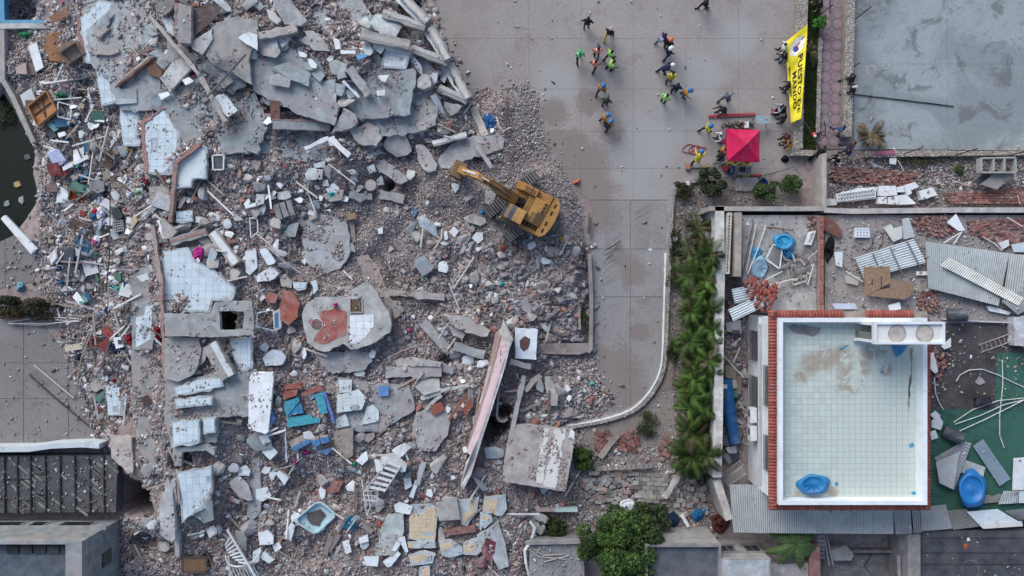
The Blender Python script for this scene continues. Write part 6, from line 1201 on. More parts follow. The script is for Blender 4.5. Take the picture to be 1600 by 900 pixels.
# ------------------------------------------------------------------ vegetation
GP = [(.045, .085, .018), (.06, .115, .022), (.035, .065, .015), (.085, .14, .03), (.028, .05, .014)]
def leaves(name, blobs, n, size, pal, parent=None, seed=0, up=.5, **k):
    """many small bent leaves spread through ellipsoids (x,y,z,rx,ry,rz)"""
    rs = np.random.RandomState(seed); w_ = np.array([b[3]*b[4]*b[5] for b in blobs]); w_ /= w_.sum(); bi = rs.choice(len(blobs), n, p=w_); B = np.array(blobs)[bi]
    d = rs.normal(size=(n, 3)); d /= np.linalg.norm(d, axis=1)[:, None]; r = rs.uniform(.35, 1, n)**.5; C = B[:, :3]+d*r[:, None]*B[:, 3:6]
    nor = d*.7+rs.normal(size=(n, 3))*.6+np.array([0, 0, up]); nor /= np.linalg.norm(nor, axis=1)[:, None]
    a = np.cross(nor, rs.normal(size=(n, 3))); a /= np.linalg.norm(a, axis=1)[:, None]; b = np.cross(nor, a)
    s = size*rs.uniform(.6, 1.3, n)[:, None]; P = np.stack([C-a*s, C+b*s*.42+nor*s*.15, C+a*s, C-b*s*.42+nor*s*.15], 1).reshape(-1, 3)
    Fc = np.arange(4*n).reshape(-1, 4).tolist(); pal = np.array(pal); clump = (bi*7+rs.randint(0, 2, n)) % len(pal)
    col = pal[clump]*rs.uniform(.6, 1.35, n)[:, None]; col = np.concatenate([col, np.ones((n, 1))], 1); col = np.repeat(col, 4, 0)
    o = MO(name, P, Fc, LEAF, None, parent, **k)
    setcol(o, col); return o
def blobs_of(c, R_, k, seed, flat=.7, sub=.42):
    rs = np.random.RandomState(seed); out = []
    for _ in range(k):
        d = rs.normal(size=3); d /= np.linalg.norm(d); d[2] = d[2]*flat; rr = rs.uniform(.35, .95); out.append((c[0]+d[0]*R_[0]*rr, c[1]+d[1]*R_[1]*rr, c[2]+d[2]*R_[2]*rr, R_[0]*sub*rs.uniform(.6, 1.1), R_[1]*sub*rs.uniform(.6, 1.1), R_[2]*sub*rs.uniform(.6, 1.1)))
    return out
def bush(name, label, cx, cy, rx, ry, h, n, pal=GP, seed=1, size=.10, z0=0.05, cat='shrub', k=22, trunk=False, sub_=.36):
    zc = z0+h*.55; c = W(cx, cy, zc); kx = (H-zc)/H/S; root = empty(name, (c.x, c.y, z0), label, cat)
    bl = blobs_of((c.x, c.y, zc), (rx*kx, ry*kx, h*.5), k, seed, .7, sub_); leaves('crown', bl, n, size, pal, root, seed)
    rs = random.Random(seed); mb = MB()
    for b in bl[:8]: mb.tube([(c.x, c.y, z0-.05), ((c.x+b[0])/2+rs.uniform(-.1, .1), (c.y+b[1])/2+rs.uniform(-.1, .1), z0+(b[2]-z0)*.5), (b[0], b[1], b[2])], [.06 if trunk else .025, .035 if trunk else .015, .01], 5)
    mb.obj('trunk' if trunk else 'stems', WOOD, (.13, .10, .08), root); return root
TP = [(.042, .085, .016), (.06, .115, .02), (.03, .06, .014), (.08, .14, .026), (.02, .04, .01), (.035, .07, .015)]
bush('leafy_tree', 'large bright green tree at the bottom centre', 970, 852, 66, 66, 4.4, 21000, TP, 4, .115, 0, 'tree', 80, True, .24)
bush('leafy_tree', 'darker tree spreading right of the large one', 1015, 815, 34, 34, 2.8, 5200, [(.04, .065, .02), (.055, .08, .025), (.03, .05, .016)], 5, .10, 0, 'tree', 40, True, .26)
bush('garden_shrub', 'bright green shrub beside the tilted roof slab', 913, 715, 20, 20, 1.2, 2600, TP, 6, .09)
bush('garden_shrub', 'dark dense shrub by the equipment table', 1115, 286, 26, 22, 1.5, 3800, [(.02, .03, .012), (.028, .04, .014), (.035, .045, .018)], 7, .08)
bush('garden_shrub', 'green shrub above the terrace wall, left', 1197, 298, 24, 16, 1.4, 2600, [(.04, .075, .02), (.055, .10, .025), (.03, .055, .015)], 8, .09); bush('garden_shrub', 'green shrub above the terrace wall, right', 1236, 288, 18, 16, 1.3, 2000, [(.04, .075, .02), (.055, .10, .025), (.03, .055, .015)], 9, .09)
bush('garden_shrub', 'brownish shrub at the rounded kerb corner', 1067, 295, 17, 15, .8, 1500, [(.06, .055, .02), (.08, .06, .025), (.04, .05, .02)], 10, .07)
bush('garden_shrub', 'green leafy sprout by the pink path', 1283, 38, 11, 13, 1.1, 900, [(.05, .15, .025), (.07, .19, .03)], 11, .09, .2)
bush('garden_shrub', 'dry straggly shrub beside the yellow banner', 1270, 84, 9, 24, .7, 900, [(.16, .14, .08), (.12, .11, .06), (.07, .09, .03)], 12, .06, .2)
bush('garden_shrub', 'dark hedge at the left edge with orange leaves', 42, 482, 62, 24, 1.0, 6500, [(.02, .03, .012), (.03, .035, .015), (.04, .04, .018), (.09, .045, .02)], 13, .07)
bush('garden_shrub', 'low weeds beneath the bend of the kerb', 1012, 662, 22, 22, .5, 1000, [(.03, .045, .015), (.05, .06, .02)], 14, .07); bush('garden_shrub', 'dark weeds along the kerb wall', 1055, 385, 10, 36, .5, 900, [(.03, .04, .015), (.05, .05, .02)], 15, .07); bush('garden_shrub', 'grey green weeds along the kerb, lower', 1052, 545, 10, 26, .5, 700, [(.03, .04, .015), (.045, .055, .02)], 16, .07); bush('garden_shrub', 'weeds growing in the middle of the strip', 1052, 440, 12, 20, .5, 600, [(.04, .045, .02), (.06, .055, .03)], 18, .06)
bush('garden_shrub', 'dark plants down in the walled pit', 862, 822, 26, 18, .8, 2200, [(.02, .035, .012), (.03, .05, .015), (.045, .07, .02)], 17, .08); bush('garden_shrub', 'moss and grass on the terrace ledge', 912, 492, 6, 30, .3, 700, [(.05, .06, .02), (.07, .065, .03)], 19, .06, .4); bush('garden_shrub', 'straggly growth by the broken post', 905, 405, 10, 28, .5, 700, [(.05, .05, .025), (.07, .065, .035)], 20, .06); bush('garden_shrub', 'sprig of weeds in the brick corridor', 1500, 265, 10, 9, .5, 400, [(.06, .10, .03), (.08, .10, .03)], 21, .07); bush('garden_shrub', 'weeds along the foot of the yard wall', 1440, 252, 60, 8, .4, 900, [(.05, .06, .025), (.08, .07, .04)], 22, .06); bush('garden_shrub', 'weeds on the water at the left edge', 8, 175, 16, 26, .3, 700, [(.035, .05, .015), (.05, .055, .02)], 23, .07, -.25)
# palms: fronds shared between plants
def frond(seed, L=1.7):
    rs = random.Random(seed); V = []; F = []; n = 34; pts = []
    for i in range(n+1): t = i/n; pts.append(Vector((L*t*(1-.15*t), .10*L*math.sin(t*2)*rs.choice((-1, 1))*0, .55*L*t-.75*L*t*t)))
    for i in range(2, n):
        p = pts[i]; d = (pts[i+1]-pts[i-1]).normalized(); t = i/n; ll = .58*math.sin(math.pi*(.12+.85*t))**.7
        for s in (-1, 1):
            dirv = (Vector((0, s, 0))*.85+d*.75+Vector((0, 0, -.15-.25*rs.random()))).normalized(); wv = d*.016; b = len(V)
            V += [p-wv, p+wv, p+dirv*ll*.6+wv*1.0, p+dirv*ll+Vector((0, 0, -.08)), p+dirv*ll*.6-wv*1.0]; F.append((b, b+1, b+2, b+3, b+4) if s > 0 else (b+4, b+3, b+2, b+1, b))
    mb = MB(); mb.add(V, F); mb.tube(pts[::4], [.022-.018*i/(len(pts[::4])) for i in range(len(pts[::4]))], 4, False); return mb
PALM = omat('palm_leaf', .55, .3, 2.0, 14, 0, bump=0); fm = [(lambda mb: mesh('frond', mb.V, mb.F, PALM))(frond(k, 1.5+.15*k)) for k in range(4)]
def palm(label, cx, cy, h, nf, group, bright=1.0, seed=1, sc=1.0):
    rs = random.Random(seed); b = W(cx, cy, h); root = empty('palm_plant', (b.x, b.y, 0), label, 'palm', group)
    MB().tube([(b.x, b.y, 0), (b.x+rs.uniform(-.1, .1), b.y, h*.5), (b.x, b.y, h)], [.06, .05, .04], 6).obj('trunk', WOOD, (.14, .14, .08), root)
    for i in range(nf):
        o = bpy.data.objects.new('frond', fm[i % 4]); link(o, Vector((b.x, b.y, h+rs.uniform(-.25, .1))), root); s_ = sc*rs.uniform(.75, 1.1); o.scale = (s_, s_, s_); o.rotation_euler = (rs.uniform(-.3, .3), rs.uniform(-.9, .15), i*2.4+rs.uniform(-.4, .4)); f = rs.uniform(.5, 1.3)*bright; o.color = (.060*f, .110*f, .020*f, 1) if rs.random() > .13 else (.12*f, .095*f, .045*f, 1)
k = 0
for y in range(352, 735, 15):
    for x in ((1088, 1106) if y % 2 == 0 else (1098, 1112, 1080)):
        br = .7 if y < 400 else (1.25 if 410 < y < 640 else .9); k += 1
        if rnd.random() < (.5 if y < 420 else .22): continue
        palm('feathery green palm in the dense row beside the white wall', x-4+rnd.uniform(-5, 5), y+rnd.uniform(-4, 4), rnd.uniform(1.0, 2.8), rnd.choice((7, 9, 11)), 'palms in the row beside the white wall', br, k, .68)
for i_, (x, y) in enumerate(((1096, 430), (1108, 470), (1090, 505), (1104, 545), (1092, 590), (1108, 632), (1090, 668))): bush('garden_shrub', '%s yellow green leafy shrub among the palms' % ('topmost', 'second', 'third', 'fourth', 'fifth', 'sixth', 'lowest')[i_], x, y, 17, 20, 1.9, 1300, [(.075, .105, .025), (.10, .125, .03), (.05, .08, .02)], 60+i_, .10)
palm('single palm at the lower end of the row', 1080, 712, 2.2, 16, None, .8, 99, .95); palm('dry brown palm at the yard corner', 1360, 214, .9, 12, None, 1.0, 98, .7)
for o in bpy.data.objects:
    if o.get('label') == 'dry brown palm at the yard corner':
        for c in o.children: c.color = (.14, .10, .055, 1)
# banana plant
def banana(cx, cy, h):
    root = empty('banana_plant', W(cx, cy, 0), 'broad leaved banana plant at the bottom edge', 'plant'); b = W(cx, cy, h); MB().tube([(b.x, b.y, 0), (b.x, b.y, h)], [.12, .08], 8).obj('trunk', WOOD, (.10, .13, .05), root)
    for i, (a, L) in enumerate(((200, 2.0), (235, 1.6), (285, 1.7), (320, 1.3), (160, 1.6), (20, 1.2), (60, 1.0), (110, 1.1), (345, 1.4))):
        V = []; F = []; n = 12; d = Vector((math.cos(R(a)), math.sin(R(a)), 0)); sdv = Vector((-d.y, d.x, 0))
        for j in range(n+1):
            t = j/n; p = b+d*L*t+Vector((0, 0, .5*L*t-.8*L*t*t)); w_ = .26*math.sin(math.pi*min(1, .06+t*.97))**.6; V += [p-sdv*w_+Vector((0, 0, -.10+.03*(j % 2))), p, p+sdv*w_+Vector((0, 0, -.10+.03*((j+1) % 2)))]
        for j in range(n): e = j*3; F += [(e, e+1, e+4, e+3), (e+1, e+2, e+5, e+4)]
        MO('leaf', V, F, PALM, vary((.06, .10, .03), .8, 1.3), root)
banana(1244, 850, 2.2)
# grass in the strip
def grass(name, poly, n, z, hgt, pal, label, seed):
    rs = np.random.RandomState(seed); xs = [p[0] for p in poly]; ys = [p[1] for p in poly]; x = rs.uniform(min(xs), max(xs), n*2); y = rs.uniform(min(ys), max(ys), n*2); ok = pip(x, y, poly); x, y = x[ok][:n], y[ok][:n]; n = len(x)
    zz = z if z is not None else zg(x, y); k = (H-zz)/H/S; P0 = np.stack([(x-800)*k, (450-y)*k, np.zeros(n)+zz], 1); a = rs.uniform(0, 6.28, n); h = hgt*rs.uniform(.5, 1.3, n); dv = np.stack([np.cos(a), np.sin(a), np.zeros(n)], 1); lean = np.stack([np.cos(a*3), np.sin(a*3), np.zeros(n)], 1)*h[:, None]*.7
    P = np.stack([P0-dv*.016, P0+dv*.016, P0+lean+np.array([0, 0, 1])*h[:, None]], 1).reshape(-1, 3); pal = np.array(pal); c = pal[rs.randint(0, len(pal), n)]*rs.uniform(.6, 1.3, n)[:, None]; c = np.repeat(np.concatenate([c, np.ones((n, 1))], 1), 3, 0)
    o = MO(name, P, np.arange(3*n).reshape(-1, 3).tolist(), LEAF, None, None, label, 'grass', None, 'stuff'); setcol(o, c)
grass('grass', PP('1262,-20 1284,-20 1279,60 1276,206 1275,234 1254,234 1257,150 1262,60'), 9000, .2, .16, [(.05, .09, .02), (.07, .11, .03), (.10, .10, .05)], 'short green grass between the pebble walls', 31)
grass('grass', PP('1060,290 1120,330 1115,740 1060,740 1048,560 1050,330'), 5000, .06, .2, [(.05, .065, .02), (.08, .075, .035)], 'sparse weeds on the soil under the palms', 32)
# ------------------------------------------------------------------ excavator
EX = W(814, 326, 0); ez = zat(814, 326)+.02; EXC = empty('excavator', (EX.x, EX.y, ez), 'yellow tracked excavator working on the rubble', 'excavator')
YL = (.36, .185, .055); YD = (.27, .14, .045); BK = (.035, .035, .038)
UC = Matrix.Translation((EX.x, EX.y, ez)) @ Matrix.Rotation(R(219.3), 4, 'Z'); HS = Matrix.Translation((EX.x, EX.y, ez)) @ Matrix.Rotation(R(151.8), 4, 'Z')
def ex(name, mb, M, mat, col, parent=None, smooth=False): return mb.xf(M).obj(name, mat, col, parent or EXC, smooth=smooth)
for s in (-1, 1):
    tr = ex('track', MB().box(-1.62, 1.62, s*.90-.28, s*.90+.28, .12, .72), UC, DMET, (.02, .02, .02))
    for i in range(22):
        x = -1.72+i*.164; ex('track_shoe', MB().box(x, x+.095, s*.90-.36, s*.90+.36, .72, .84), UC, DMET, (.13, .13, .135), tr)
        ex('track_shoe', MB().box(x, x+.125, s*.90-.34, s*.90+.34, .0, .10), UC, METL, (.10, .09, .085), tr) if i % 3 == 0 else None
    for e in (-1, 1): ex('track_wheel', MB().tube([(e*1.55, s*.90-.25, .4), (e*1.55, s*.90+.25, .4)], .36, 14), UC, METL, (.09, .08, .075), tr)
ex('undercarriage', MB().box(-.7, .7, -.65, .65, .3, .8), UC, METL, (.10, .08, .06)); ex('slew_ring', MB().lathe([(.55, .8), (.55, .95)], n=20), HS, METL, BK)
ex('platform', MB().box(-1.75, .75, -1.18, 1.18, .95, 1.15), HS, PAIN, YD)
# rounded counterweight
pr = [(-1.45, -1.18), (-1.45, 1.18), (-1.75, 1.18), (-1.98, .95), (-2.10, .5), (-2.13, 0), (-2.10, -.5), (-1.98, -.95), (-1.75, -1.18)]
ex('counterweight', MB().prism([(x, y, 1.95) for x, y in pr], [(x, y, .95) for x, y in pr]), HS, PAIN, YL)
for y in (-.75, -.3, .35, .8): ex('grab_slot', MB().box(-1.82, -1.70, y-.13, y+.13, 1.95, 1.962), HS, PAIN, (.03, .02, .015))
ex('engine_hood', MB().box(-1.44, -.55, -.72, .72, 1.15, 2.02), HS, PAIN, YL); ex('hood_cover', MB().box(-1.30, -.66, -.02, .66, 2.02, 2.08), HS, PAIN, (.42, .235, .08)); ex('hood_grille', MB().box(-1.34, -1.02, -.02, .66, 2.081, 2.095), HS, PAIN, (.12, .075, .035)); ex('hood_grille', MB().box(-1.0, -.72, .10, .60, 2.081, 2.095), HS, PAIN, (.22, .13, .05))
for x_ in (-1.44, -.54, -.19): ex('panel_seam', MB().box(x_-.015, x_+.015, -1.16, .72, 1.73, 2.025 if x_ < -.3 else 1.75), HS, PAIN, (.08, .05, .025))
for k in range(3): ex('hood_louvre', MB().box(-1.36+.0*k, -1.18, -.64+.19*k, -.50+.19*k, 2.02, 2.05), HS, PAIN, (.05, .03, .02))
for k in range(5): ex('grille_bar', MB().box(-1.32+.06*k, -1.295+.06*k, .0, .64, 2.095, 2.105), HS, PAIN, (.10, .06, .03))
ex('exhaust', MB().tube([(-1.25, -.08, 2.0), (-1.25, -.08, 2.3)], .06, 8), HS, METL, BK)
ex('side_box', MB().box(-1.44, .10, .74, 1.17, 1.15, 1.60), HS, PAIN, YD) if False else None
ex('right_tank', MB().box(-1.44, .35, -1.17, -.74, 1.15, 1.72), HS, PAIN, YL); ex('tool_box', MB().box(.36, .78, -1.17, -.72, 1.12, 1.50), HS, PAIN, YL); ex('tank_lid', MB().box(-.40, .25, -1.05, -.78, 1.72, 1.75), HS, PAIN, (.16, .09, .04)); ex('valve_cover', MB().box(-.52, -.20, -.70, .30, 1.15, 1.55), HS, PAIN, (.27, .15, .05)); ex('floor_well', MB().box(-.18, .35, -.40, .28, 1.15, 1.22), HS, METL, (.015, .013, .012)); ex('hose_bundle', MB().tube([(-.15, -.1, 1.25), (.2, -.05, 1.5), (.5, 0, 1.45)], .05, 6), HS, METL, BK)
ex('side_grille', MB().box(-1.40, -.55, .74, 1.0, 1.15, 1.60), HS, PAIN, (.05, .035, .02)); ex('side_panel', MB().box(-1.44, -.35, 1.0, 1.17, 1.15, 1.66), HS, PAIN, YL)
for k in range(4): ex('grille_bar', MB().box(-1.36+.22*k, -1.30+.22*k, .74, 1.0, 1.60, 1.62), HS, PAIN, YD)
cab = ex('cab', MB().prism([(.50, .32, 2.55), (.50, 1.14, 2.55), (-.50, 1.14, 2.55), (-.50, .32, 2.55)][::-1], [(.75, .30, 1.15), (.75, 1.16, 1.15), (-.52, 1.16, 1.15), (-.52, .30, 1.15)][::-1]), HS, PAIN, YL)
ex('cab_roof', MB().box(-.50, .06, .33, 1.13, 2.552, 2.60), HS, PAIN, (.43, .24, .08), cab); ex('roof_hatch', MB().box(-.42, .0, .42, 1.04, 2.602, 2.62), HS, PAIN, (.42, .235, .08), cab); ex('skylight', MB().box(.07, .31, .34, 1.12, 2.553, 2.585), HS, PLST, (.05, .07, .08), cab)
ex('windscreen', MB().prism([(.31, .35, 2.575), (.56, .36, 2.50), (.56, 1.10, 2.50), (.31, 1.11, 2.575)], [(.31, .35, 2.55), (.50, .36, 2.47), (.50, 1.10, 2.47), (.31, 1.11, 2.55)]), HS, PLST, (.055, .075, .085), cab); ex('windscreen', MB().prism([(.56, .36, 2.50), (.80, .34, 1.7), (.80, 1.12, 1.7), (.56, 1.10, 2.50)], [(.50, .36, 2.47), (.74, .34, 1.7), (.74, 1.12, 1.7), (.50, 1.10, 2.47)]), HS, PLST, (.05, .065, .075), cab)
ex('side_window', MB().box(-.45, .45, 1.155, 1.175, 1.7, 2.4), HS, PLST, (.04, .05, .06), cab); ex('walkway', MB().box(-.9, .95, 1.18, 1.40, 1.02, 1.08), HS, METL, (.08, .075, .07)); ex('handrail', MB().tube([(.8, 1.3, 1.1), (.8, 1.3, 1.9), (-.2, 1.3, 1.9), (-.2, 1.3, 1.1)], .025, 5), HS, METL, (.16, .13, .09)); ex('mirror', MB().box(.80, .86, .18, .34, 1.9, 2.2), HS, METL, BK, cab); ex('work_lamp', MB().box(.70, .80, 1.16, 1.28, 1.35, 1.5), HS, PLST, (.5, .38, .2), cab)
# boom, stick, bucket
def arm(name, prof, w0, w1, col=YL):
    """side profile polygon (x,z) with a width taper"""
    xs = [p[0] for p in prof]; a, b = min(xs), max(xs); wd = lambda x: (w0+(w1-w0)*(x-a)/(b-a))/2
    L = [(x, wd(x)-.08, z) for x, z in prof]; Rr = [(x, -wd(x)-.08, z) for x, z in prof]; n = len(prof); F = [tuple(range(n)), tuple(range(2*n-1, n-1, -1))]+[((i+1) % n, i, n+i, n+(i+1) % n) for i in range(n)]
    o = ex(name, MB().add(L+Rr, F), HS, PAIN, col); bm = bmesh.new(); bm.from_mesh(o.data); bmesh.ops.recalc_face_normals(bm, faces=bm.faces); bm.to_mesh(o.data); bm.free(); return o
bo = arm('boom', [(.35, 1.2), (.30, 1.55), (1.2, 2.75), (2.0, 3.25), (2.75, 3.20), (2.80, 2.95), (2.05, 2.85), (1.45, 2.3), (.75, 1.25)], .62, .36)
sk = arm('stick', [(2.35, 3.45), (2.75, 3.55), (3.15, 3.1), (3.95, 1.35), (3.80, 1.20), (2.9, 2.75)], .38, .28, (.38, .21, .07))
for y in (-.28, .20): ex('boom_cylinder', MB().tube([(.8, y, 1.3), (1.5, y, 2.25)], .09, 8), HS, METL, (.28, .14, .05)); ex('cylinder_rod', MB().tube([(1.45, y, 2.2), (1.85, y, 2.85)], .05, 8), HS, METL, (.45, .45, .45))
ex('stick_cylinder', MB().tube([(1.35, -.08, 3.02), (2.1, -.08, 3.55)], .085, 8), HS, METL, (.30, .15, .05)); ex('cylinder_rod', MB().tube([(2.05, -.08, 3.5), (2.5, -.08, 3.58)], .05, 8), HS, METL, (.55, .55, .55)); ex('bucket_cylinder', MB().tube([(2.85, -.08, 3.45), (3.45, -.08, 2.75)], .075, 8), HS, METL, (.50, .50, .49)); ex('cylinder_rod', MB().tube([(3.4, -.08, 2.8), (3.8, -.08, 2.0)], .045, 8), HS, METL, (.6, .6, .6))
for y in (-.20, .04): ex('hydraulic_hose', MB().tube([(.7, y, 2.2), (1.3, y, 2.95), (2.0, y, 3.38), (2.5, y, 3.4)], .025, 5), HS, METL, BK)
ex('boom_mark', MB().box(1.9, 2.3, -.17, .01, 3.26, 3.275), HS, PAIN, (.09, .05, .03)); ex('linkage', MB().box(3.55, 4.05, -.28, .14, 1.55, 2.05), HS, PAIN, (.42, .235, .075)); ex('linkage_plate', MB().box(3.70, 3.90, -.34, .20, 1.4, 1.9), HS, PAIN, YD)
bp = [(3.75, 1.5), (4.25, 1.45), (4.55, 1.0), (4.50, .45), (4.15, .15), (3.80, .35), (3.95, .55), (4.2, .6), (4.25, .95), (4.0, 1.2)]
bu = arm('bucket', bp, .95, .95, (.13, .08, .045))
for k in range(4): ex('bucket_tooth', MB().prism([(3.60, -.48+.26*k, .30), (3.85, -.48+.26*k, .45), (3.85, -.36+.26*k, .45), (3.60, -.36+.26*k, .30)], [(3.60, -.48+.26*k, .26), (3.85, -.48+.26*k, .28), (3.85, -.36+.26*k, .28), (3.60, -.36+.26*k, .26)]), HS, METL, (.12, .10, .09), bu)
# ------------------------------------------------------------------ people
def _ring(c, d, r, n, fl=1.0, side=None):
    d = d.normalized(); q = Vector((0, 1, 0)) if abs(d.y) < .9 else Vector((1, 0, 0)); a = (q-d*q.dot(d)).normalized(); b = d.cross(a); return [c+a*r*math.cos(6.2832*k/n)+b*r*fl*math.sin(6.2832*k/n) for k in range(n)]
def figure(name, legs=((0, 0), (0, 0)), arms=((8, 10, 12), (8, 10, 12)), lean=0, head=(0, 0)):
    """one continuous adult body. facing +x. legs: (hip swing, knee bend) right/left; arms: (swing fwd, spread, elbow)"""
    bones = []; bm = bmesh.new()
    def ball(c, r, s=(1, 1, 1)):
        g = bmesh.ops.create_icosphere(bm, subdivisions=2, radius=1.0); M = Matrix.Translation(c) @ Matrix.Diagonal((r*s[0], r*s[1], r*s[2], 1)); bmesh.ops.transform(bm, matrix=M, verts=g['verts'])
    def limb(a, b, ra, rb, lab, fl=1.0):
        a, b = Vector(a), Vector(b); n = 12; d = b-a; A = [bm.verts.new(p) for p in _ring(a, d, ra, n, fl)]; B = [bm.verts.new(p) for p in _ring(b, d, rb, n, fl)]
        for k in range(n): bm.faces.new((A[k], A[(k+1) % n], B[(k+1) % n], B[k]))
        bm.faces.new(A[::-1]); bm.faces.new(B); ball(a, ra, (1, 1, 1)) if fl == 1 else None; ball(b, rb) if fl == 1 else None; bones.append((a, b, lab))
    hip = Vector((0, 0, .92)); up = Vector((math.sin(R(lean)), 0, math.cos(R(lean)))); fwd = Vector((math.cos(R(lean)), 0, -math.sin(R(lean))))
    ch = hip+up*.30; sh = hip+up*.50; nk = hip+up*.57; hd = nk+up*.14+fwd*.03; sd = Vector((0, 1, 0))
    limb(hip-up*.05, hip+up*.15, .16, .15, 'legs', .72); limb(hip+up*.05, ch, .155, .185, 'torso', .68); limb(ch, sh, .19, .15, 'torso', .66); ball(sh-up*.06, 1, (.10, .20, .09)); bones.append((sh+sd*.14, sh-sd*.14, 'torso')); limb(nk-up*.06, nk+up*.06, .062, .055, 'skin')
    ball(hd+up*.02, 1, (.098, .078, .118)); bones.append((hd-up*.05, hd+up*.05, 'skin')); ball(hd+fwd*.095-up*.005, .018); ball(hd+fwd*.05-up*.07, .045); ball(hd+fwd*.085-up*.045, .02, (.6, 1.2, .5))
    for s in (-1, 1): ball(hd+sd*s*.08, .022, (.7, .4, 1.1)); ball(hd+fwd*.082+sd*s*.032+up*.02, .012)
    for k, s in enumerate((-1, 1)):
        a, kn = legs[k]; h = hip+sd*s*.095-Vector((0, 0, .03)); d1 = Vector((math.sin(R(a)), s*.03, -math.cos(R(a)))); kp = h+d1*.43; d2 = Vector((math.sin(R(a-kn)), 0, -math.cos(R(a-kn)))); ap = kp+d2*.42
        limb(h, kp, .088, .062, 'legs'); limb(kp, ap, .060, .043, 'legs'); ft = Vector((math.cos(R(a-kn)*.6), s*.15, math.sin(R(a-kn)*.6)*.8)).normalized(); limb(ap-ft*.05-Vector((0, 0, .03)), ap+ft*.17-Vector((0, 0, .035)), .042, .036, 'shoes')
        f, sp, el = arms[k]; S_ = sh+sd*s*.185-up*.035; dz = Matrix.Rotation(-R(f), 3, 'Y') @ Vector((0, s*math.sin(R(sp)), -math.cos(R(sp)))); E = S_+dz*.29; d2 = Matrix.Rotation(-R(el), 3, 'Y') @ dz; Wp = E+d2*.25
        limb(S_, E, .058, .043, 'arm'); limb(E, Wp, .042, .030, 'fore'); pl = Wp+d2*.08; limb(Wp, pl, .030, .036, 'hand', .6); ball(pl, 1, (.035, .035, .035))
        tv = Vector((1, 0, 0)); tv = (tv-d2*tv.dot(d2)).normalized()
        for q in range(4):
            o_ = tv*(-.03+.02*q); L1 = (.035, .042, .045, .036)[q]; k1 = pl+o_+d2*.03; k2 = k1+d2*L1; k3 = k2+(d2*.7-sd*s*.7)*L1*.8; limb(k1, k2, .011, .0105, 'hand'); limb(k2, k3, .0105, .009, 'hand')
        limb(Wp+tv*.02+d2*.02, Wp+tv*.06+d2*.06, .012, .0105, 'hand'); limb(Wp+tv*.06+d2*.06, Wp+tv*.06+d2*.095-sd*s*.015, .0105, .009, 'hand')
    me = bpy.data.meshes.new(name); bm.to_mesh(me); bm.free(); o = bpy.data.objects.new(name, me); COL.objects.link(o)
    m = o.modifiers.new('r', 'REMESH'); m.mode = 'VOXEL'; m.voxel_size = .0135; m = o.modifiers.new('s', 'SMOOTH'); m.factor = .5; m.iterations = 3
    dg = bpy.context.evaluated_depsgraph_get(); me2 = bpy.data.meshes.new_from_object(o.evaluated_get(dg)); bpy.data.objects.remove(o); me2.name = name
    n = len(me2.polygons); C = np.zeros(n*3); me2.polygons.foreach_get('center', C); C = C.reshape(-1, 3); best = np.full(n, 9e9); lab = np.zeros(n, int); key = {'skin': 0, 'torso': 1, 'arm': 1, 'fore': 2, 'hand': 0, 'legs': 3, 'shoes': 4}; raw = np.zeros(n, int)
    for bi, (a, b, l) in enumerate(bones):
        a = np.array(a); b = np.array(b); d = b-a; t = np.clip(((C-a) @ d)/max(d @ d, 1e-9), 0, 1); q = np.linalg.norm(C-a-t[:, None]*d, axis=1)-(.08 if l == 'torso' else 0); mk = q < best; best[mk] = q[mk]; lab[mk] = key[l]; raw[mk] = 1 if l == 'torso' else 0
    ca = np.array(hd); up_ = np.array(up); fw = np.array(fwd); rel = C-ca; hair = (lab == 0) & (np.linalg.norm(rel-up_*.02, axis=1) < .17) & ((rel @ up_) - .9*(rel @ fw) > -.0) ; lab[hair] = 5
    me2.materials.clear()
    for _ in range(6): me2.materials.append(SKIN)
    me2.polygons.foreach_set('material_index', lab); me2.polygons.foreach_set('use_smooth', [True]*n); me2.update()
    # vest shell from the torso faces
    VV = np.zeros(len(me2.vertices)*3); me2.vertices.foreach_get('co', VV); VV = VV.reshape(-1, 3); NN = np.zeros(len(me2.vertices)*3); me2.vertices.foreach_get('normal', NN); NN = NN.reshape(-1, 3)
    idx = [i for i in range(n) if raw[i] and (C[i]-np.array(hip)) @ up_ > -.02]; mp = {}; nv = []; nf = []; mi = []
    for i in idx:
        f = []
        for v in me2.polygons[i].vertices:
            if v not in mp: mp[v] = len(nv); nv.append(tuple(VV[v]+NN[v]*.016))
            f.append(mp[v])
        nf.append(f); hz = (C[i]-np.array(hip)) @ up_; y = abs(C[i][1]); mi.append(1 if (.14 < hz < .19 or .26 < hz < .31 or (hz > .36 and .085 < y < .125)) else 0)
    vest = mesh(name+'_vest', nv, nf, [SKIN, SKIN], True, mi)
    return me2, vest, hd+up*.03, lean
POSE = {'stand': figure('person_body', arms=((5, 9, 10), (8, 9, 14))), 'walk': figure('person_body', ((17, 6), (-14, 18)), ((-14, 9, 16), (12, 9, 20))), 'walk2': figure('person_body', ((-13, 16), (16, 5)), ((14, 9, 22), (-12, 9, 15))), 'akimbo': figure('person_body', ((4, 0), (-4, 2)), ((-6, 17, 28), (-4, 18, 30)), 4), 'bend': figure('person_body', ((18, 10), (-8, 12)), ((30, 8, 25), (26, 10, 30)), 34), 'hold': figure('person_body', ((6, 4), (-6, 6)), ((4, 8, 55), (6, 8, 60)), 8)}
CMAT = {}
def cmat(c, kind='cloth'):
    k = (kind,)+tuple(c)
    if k not in CMAT: CMAT[k] = flat('garment_%d' % len(CMAT), c, .9 if kind == 'cloth' else .35, dust=.05, var=.18, scale=14, fine=60, bump=.15 if kind == 'cloth' else 0, bdist=.01)
    return CMAT[k]
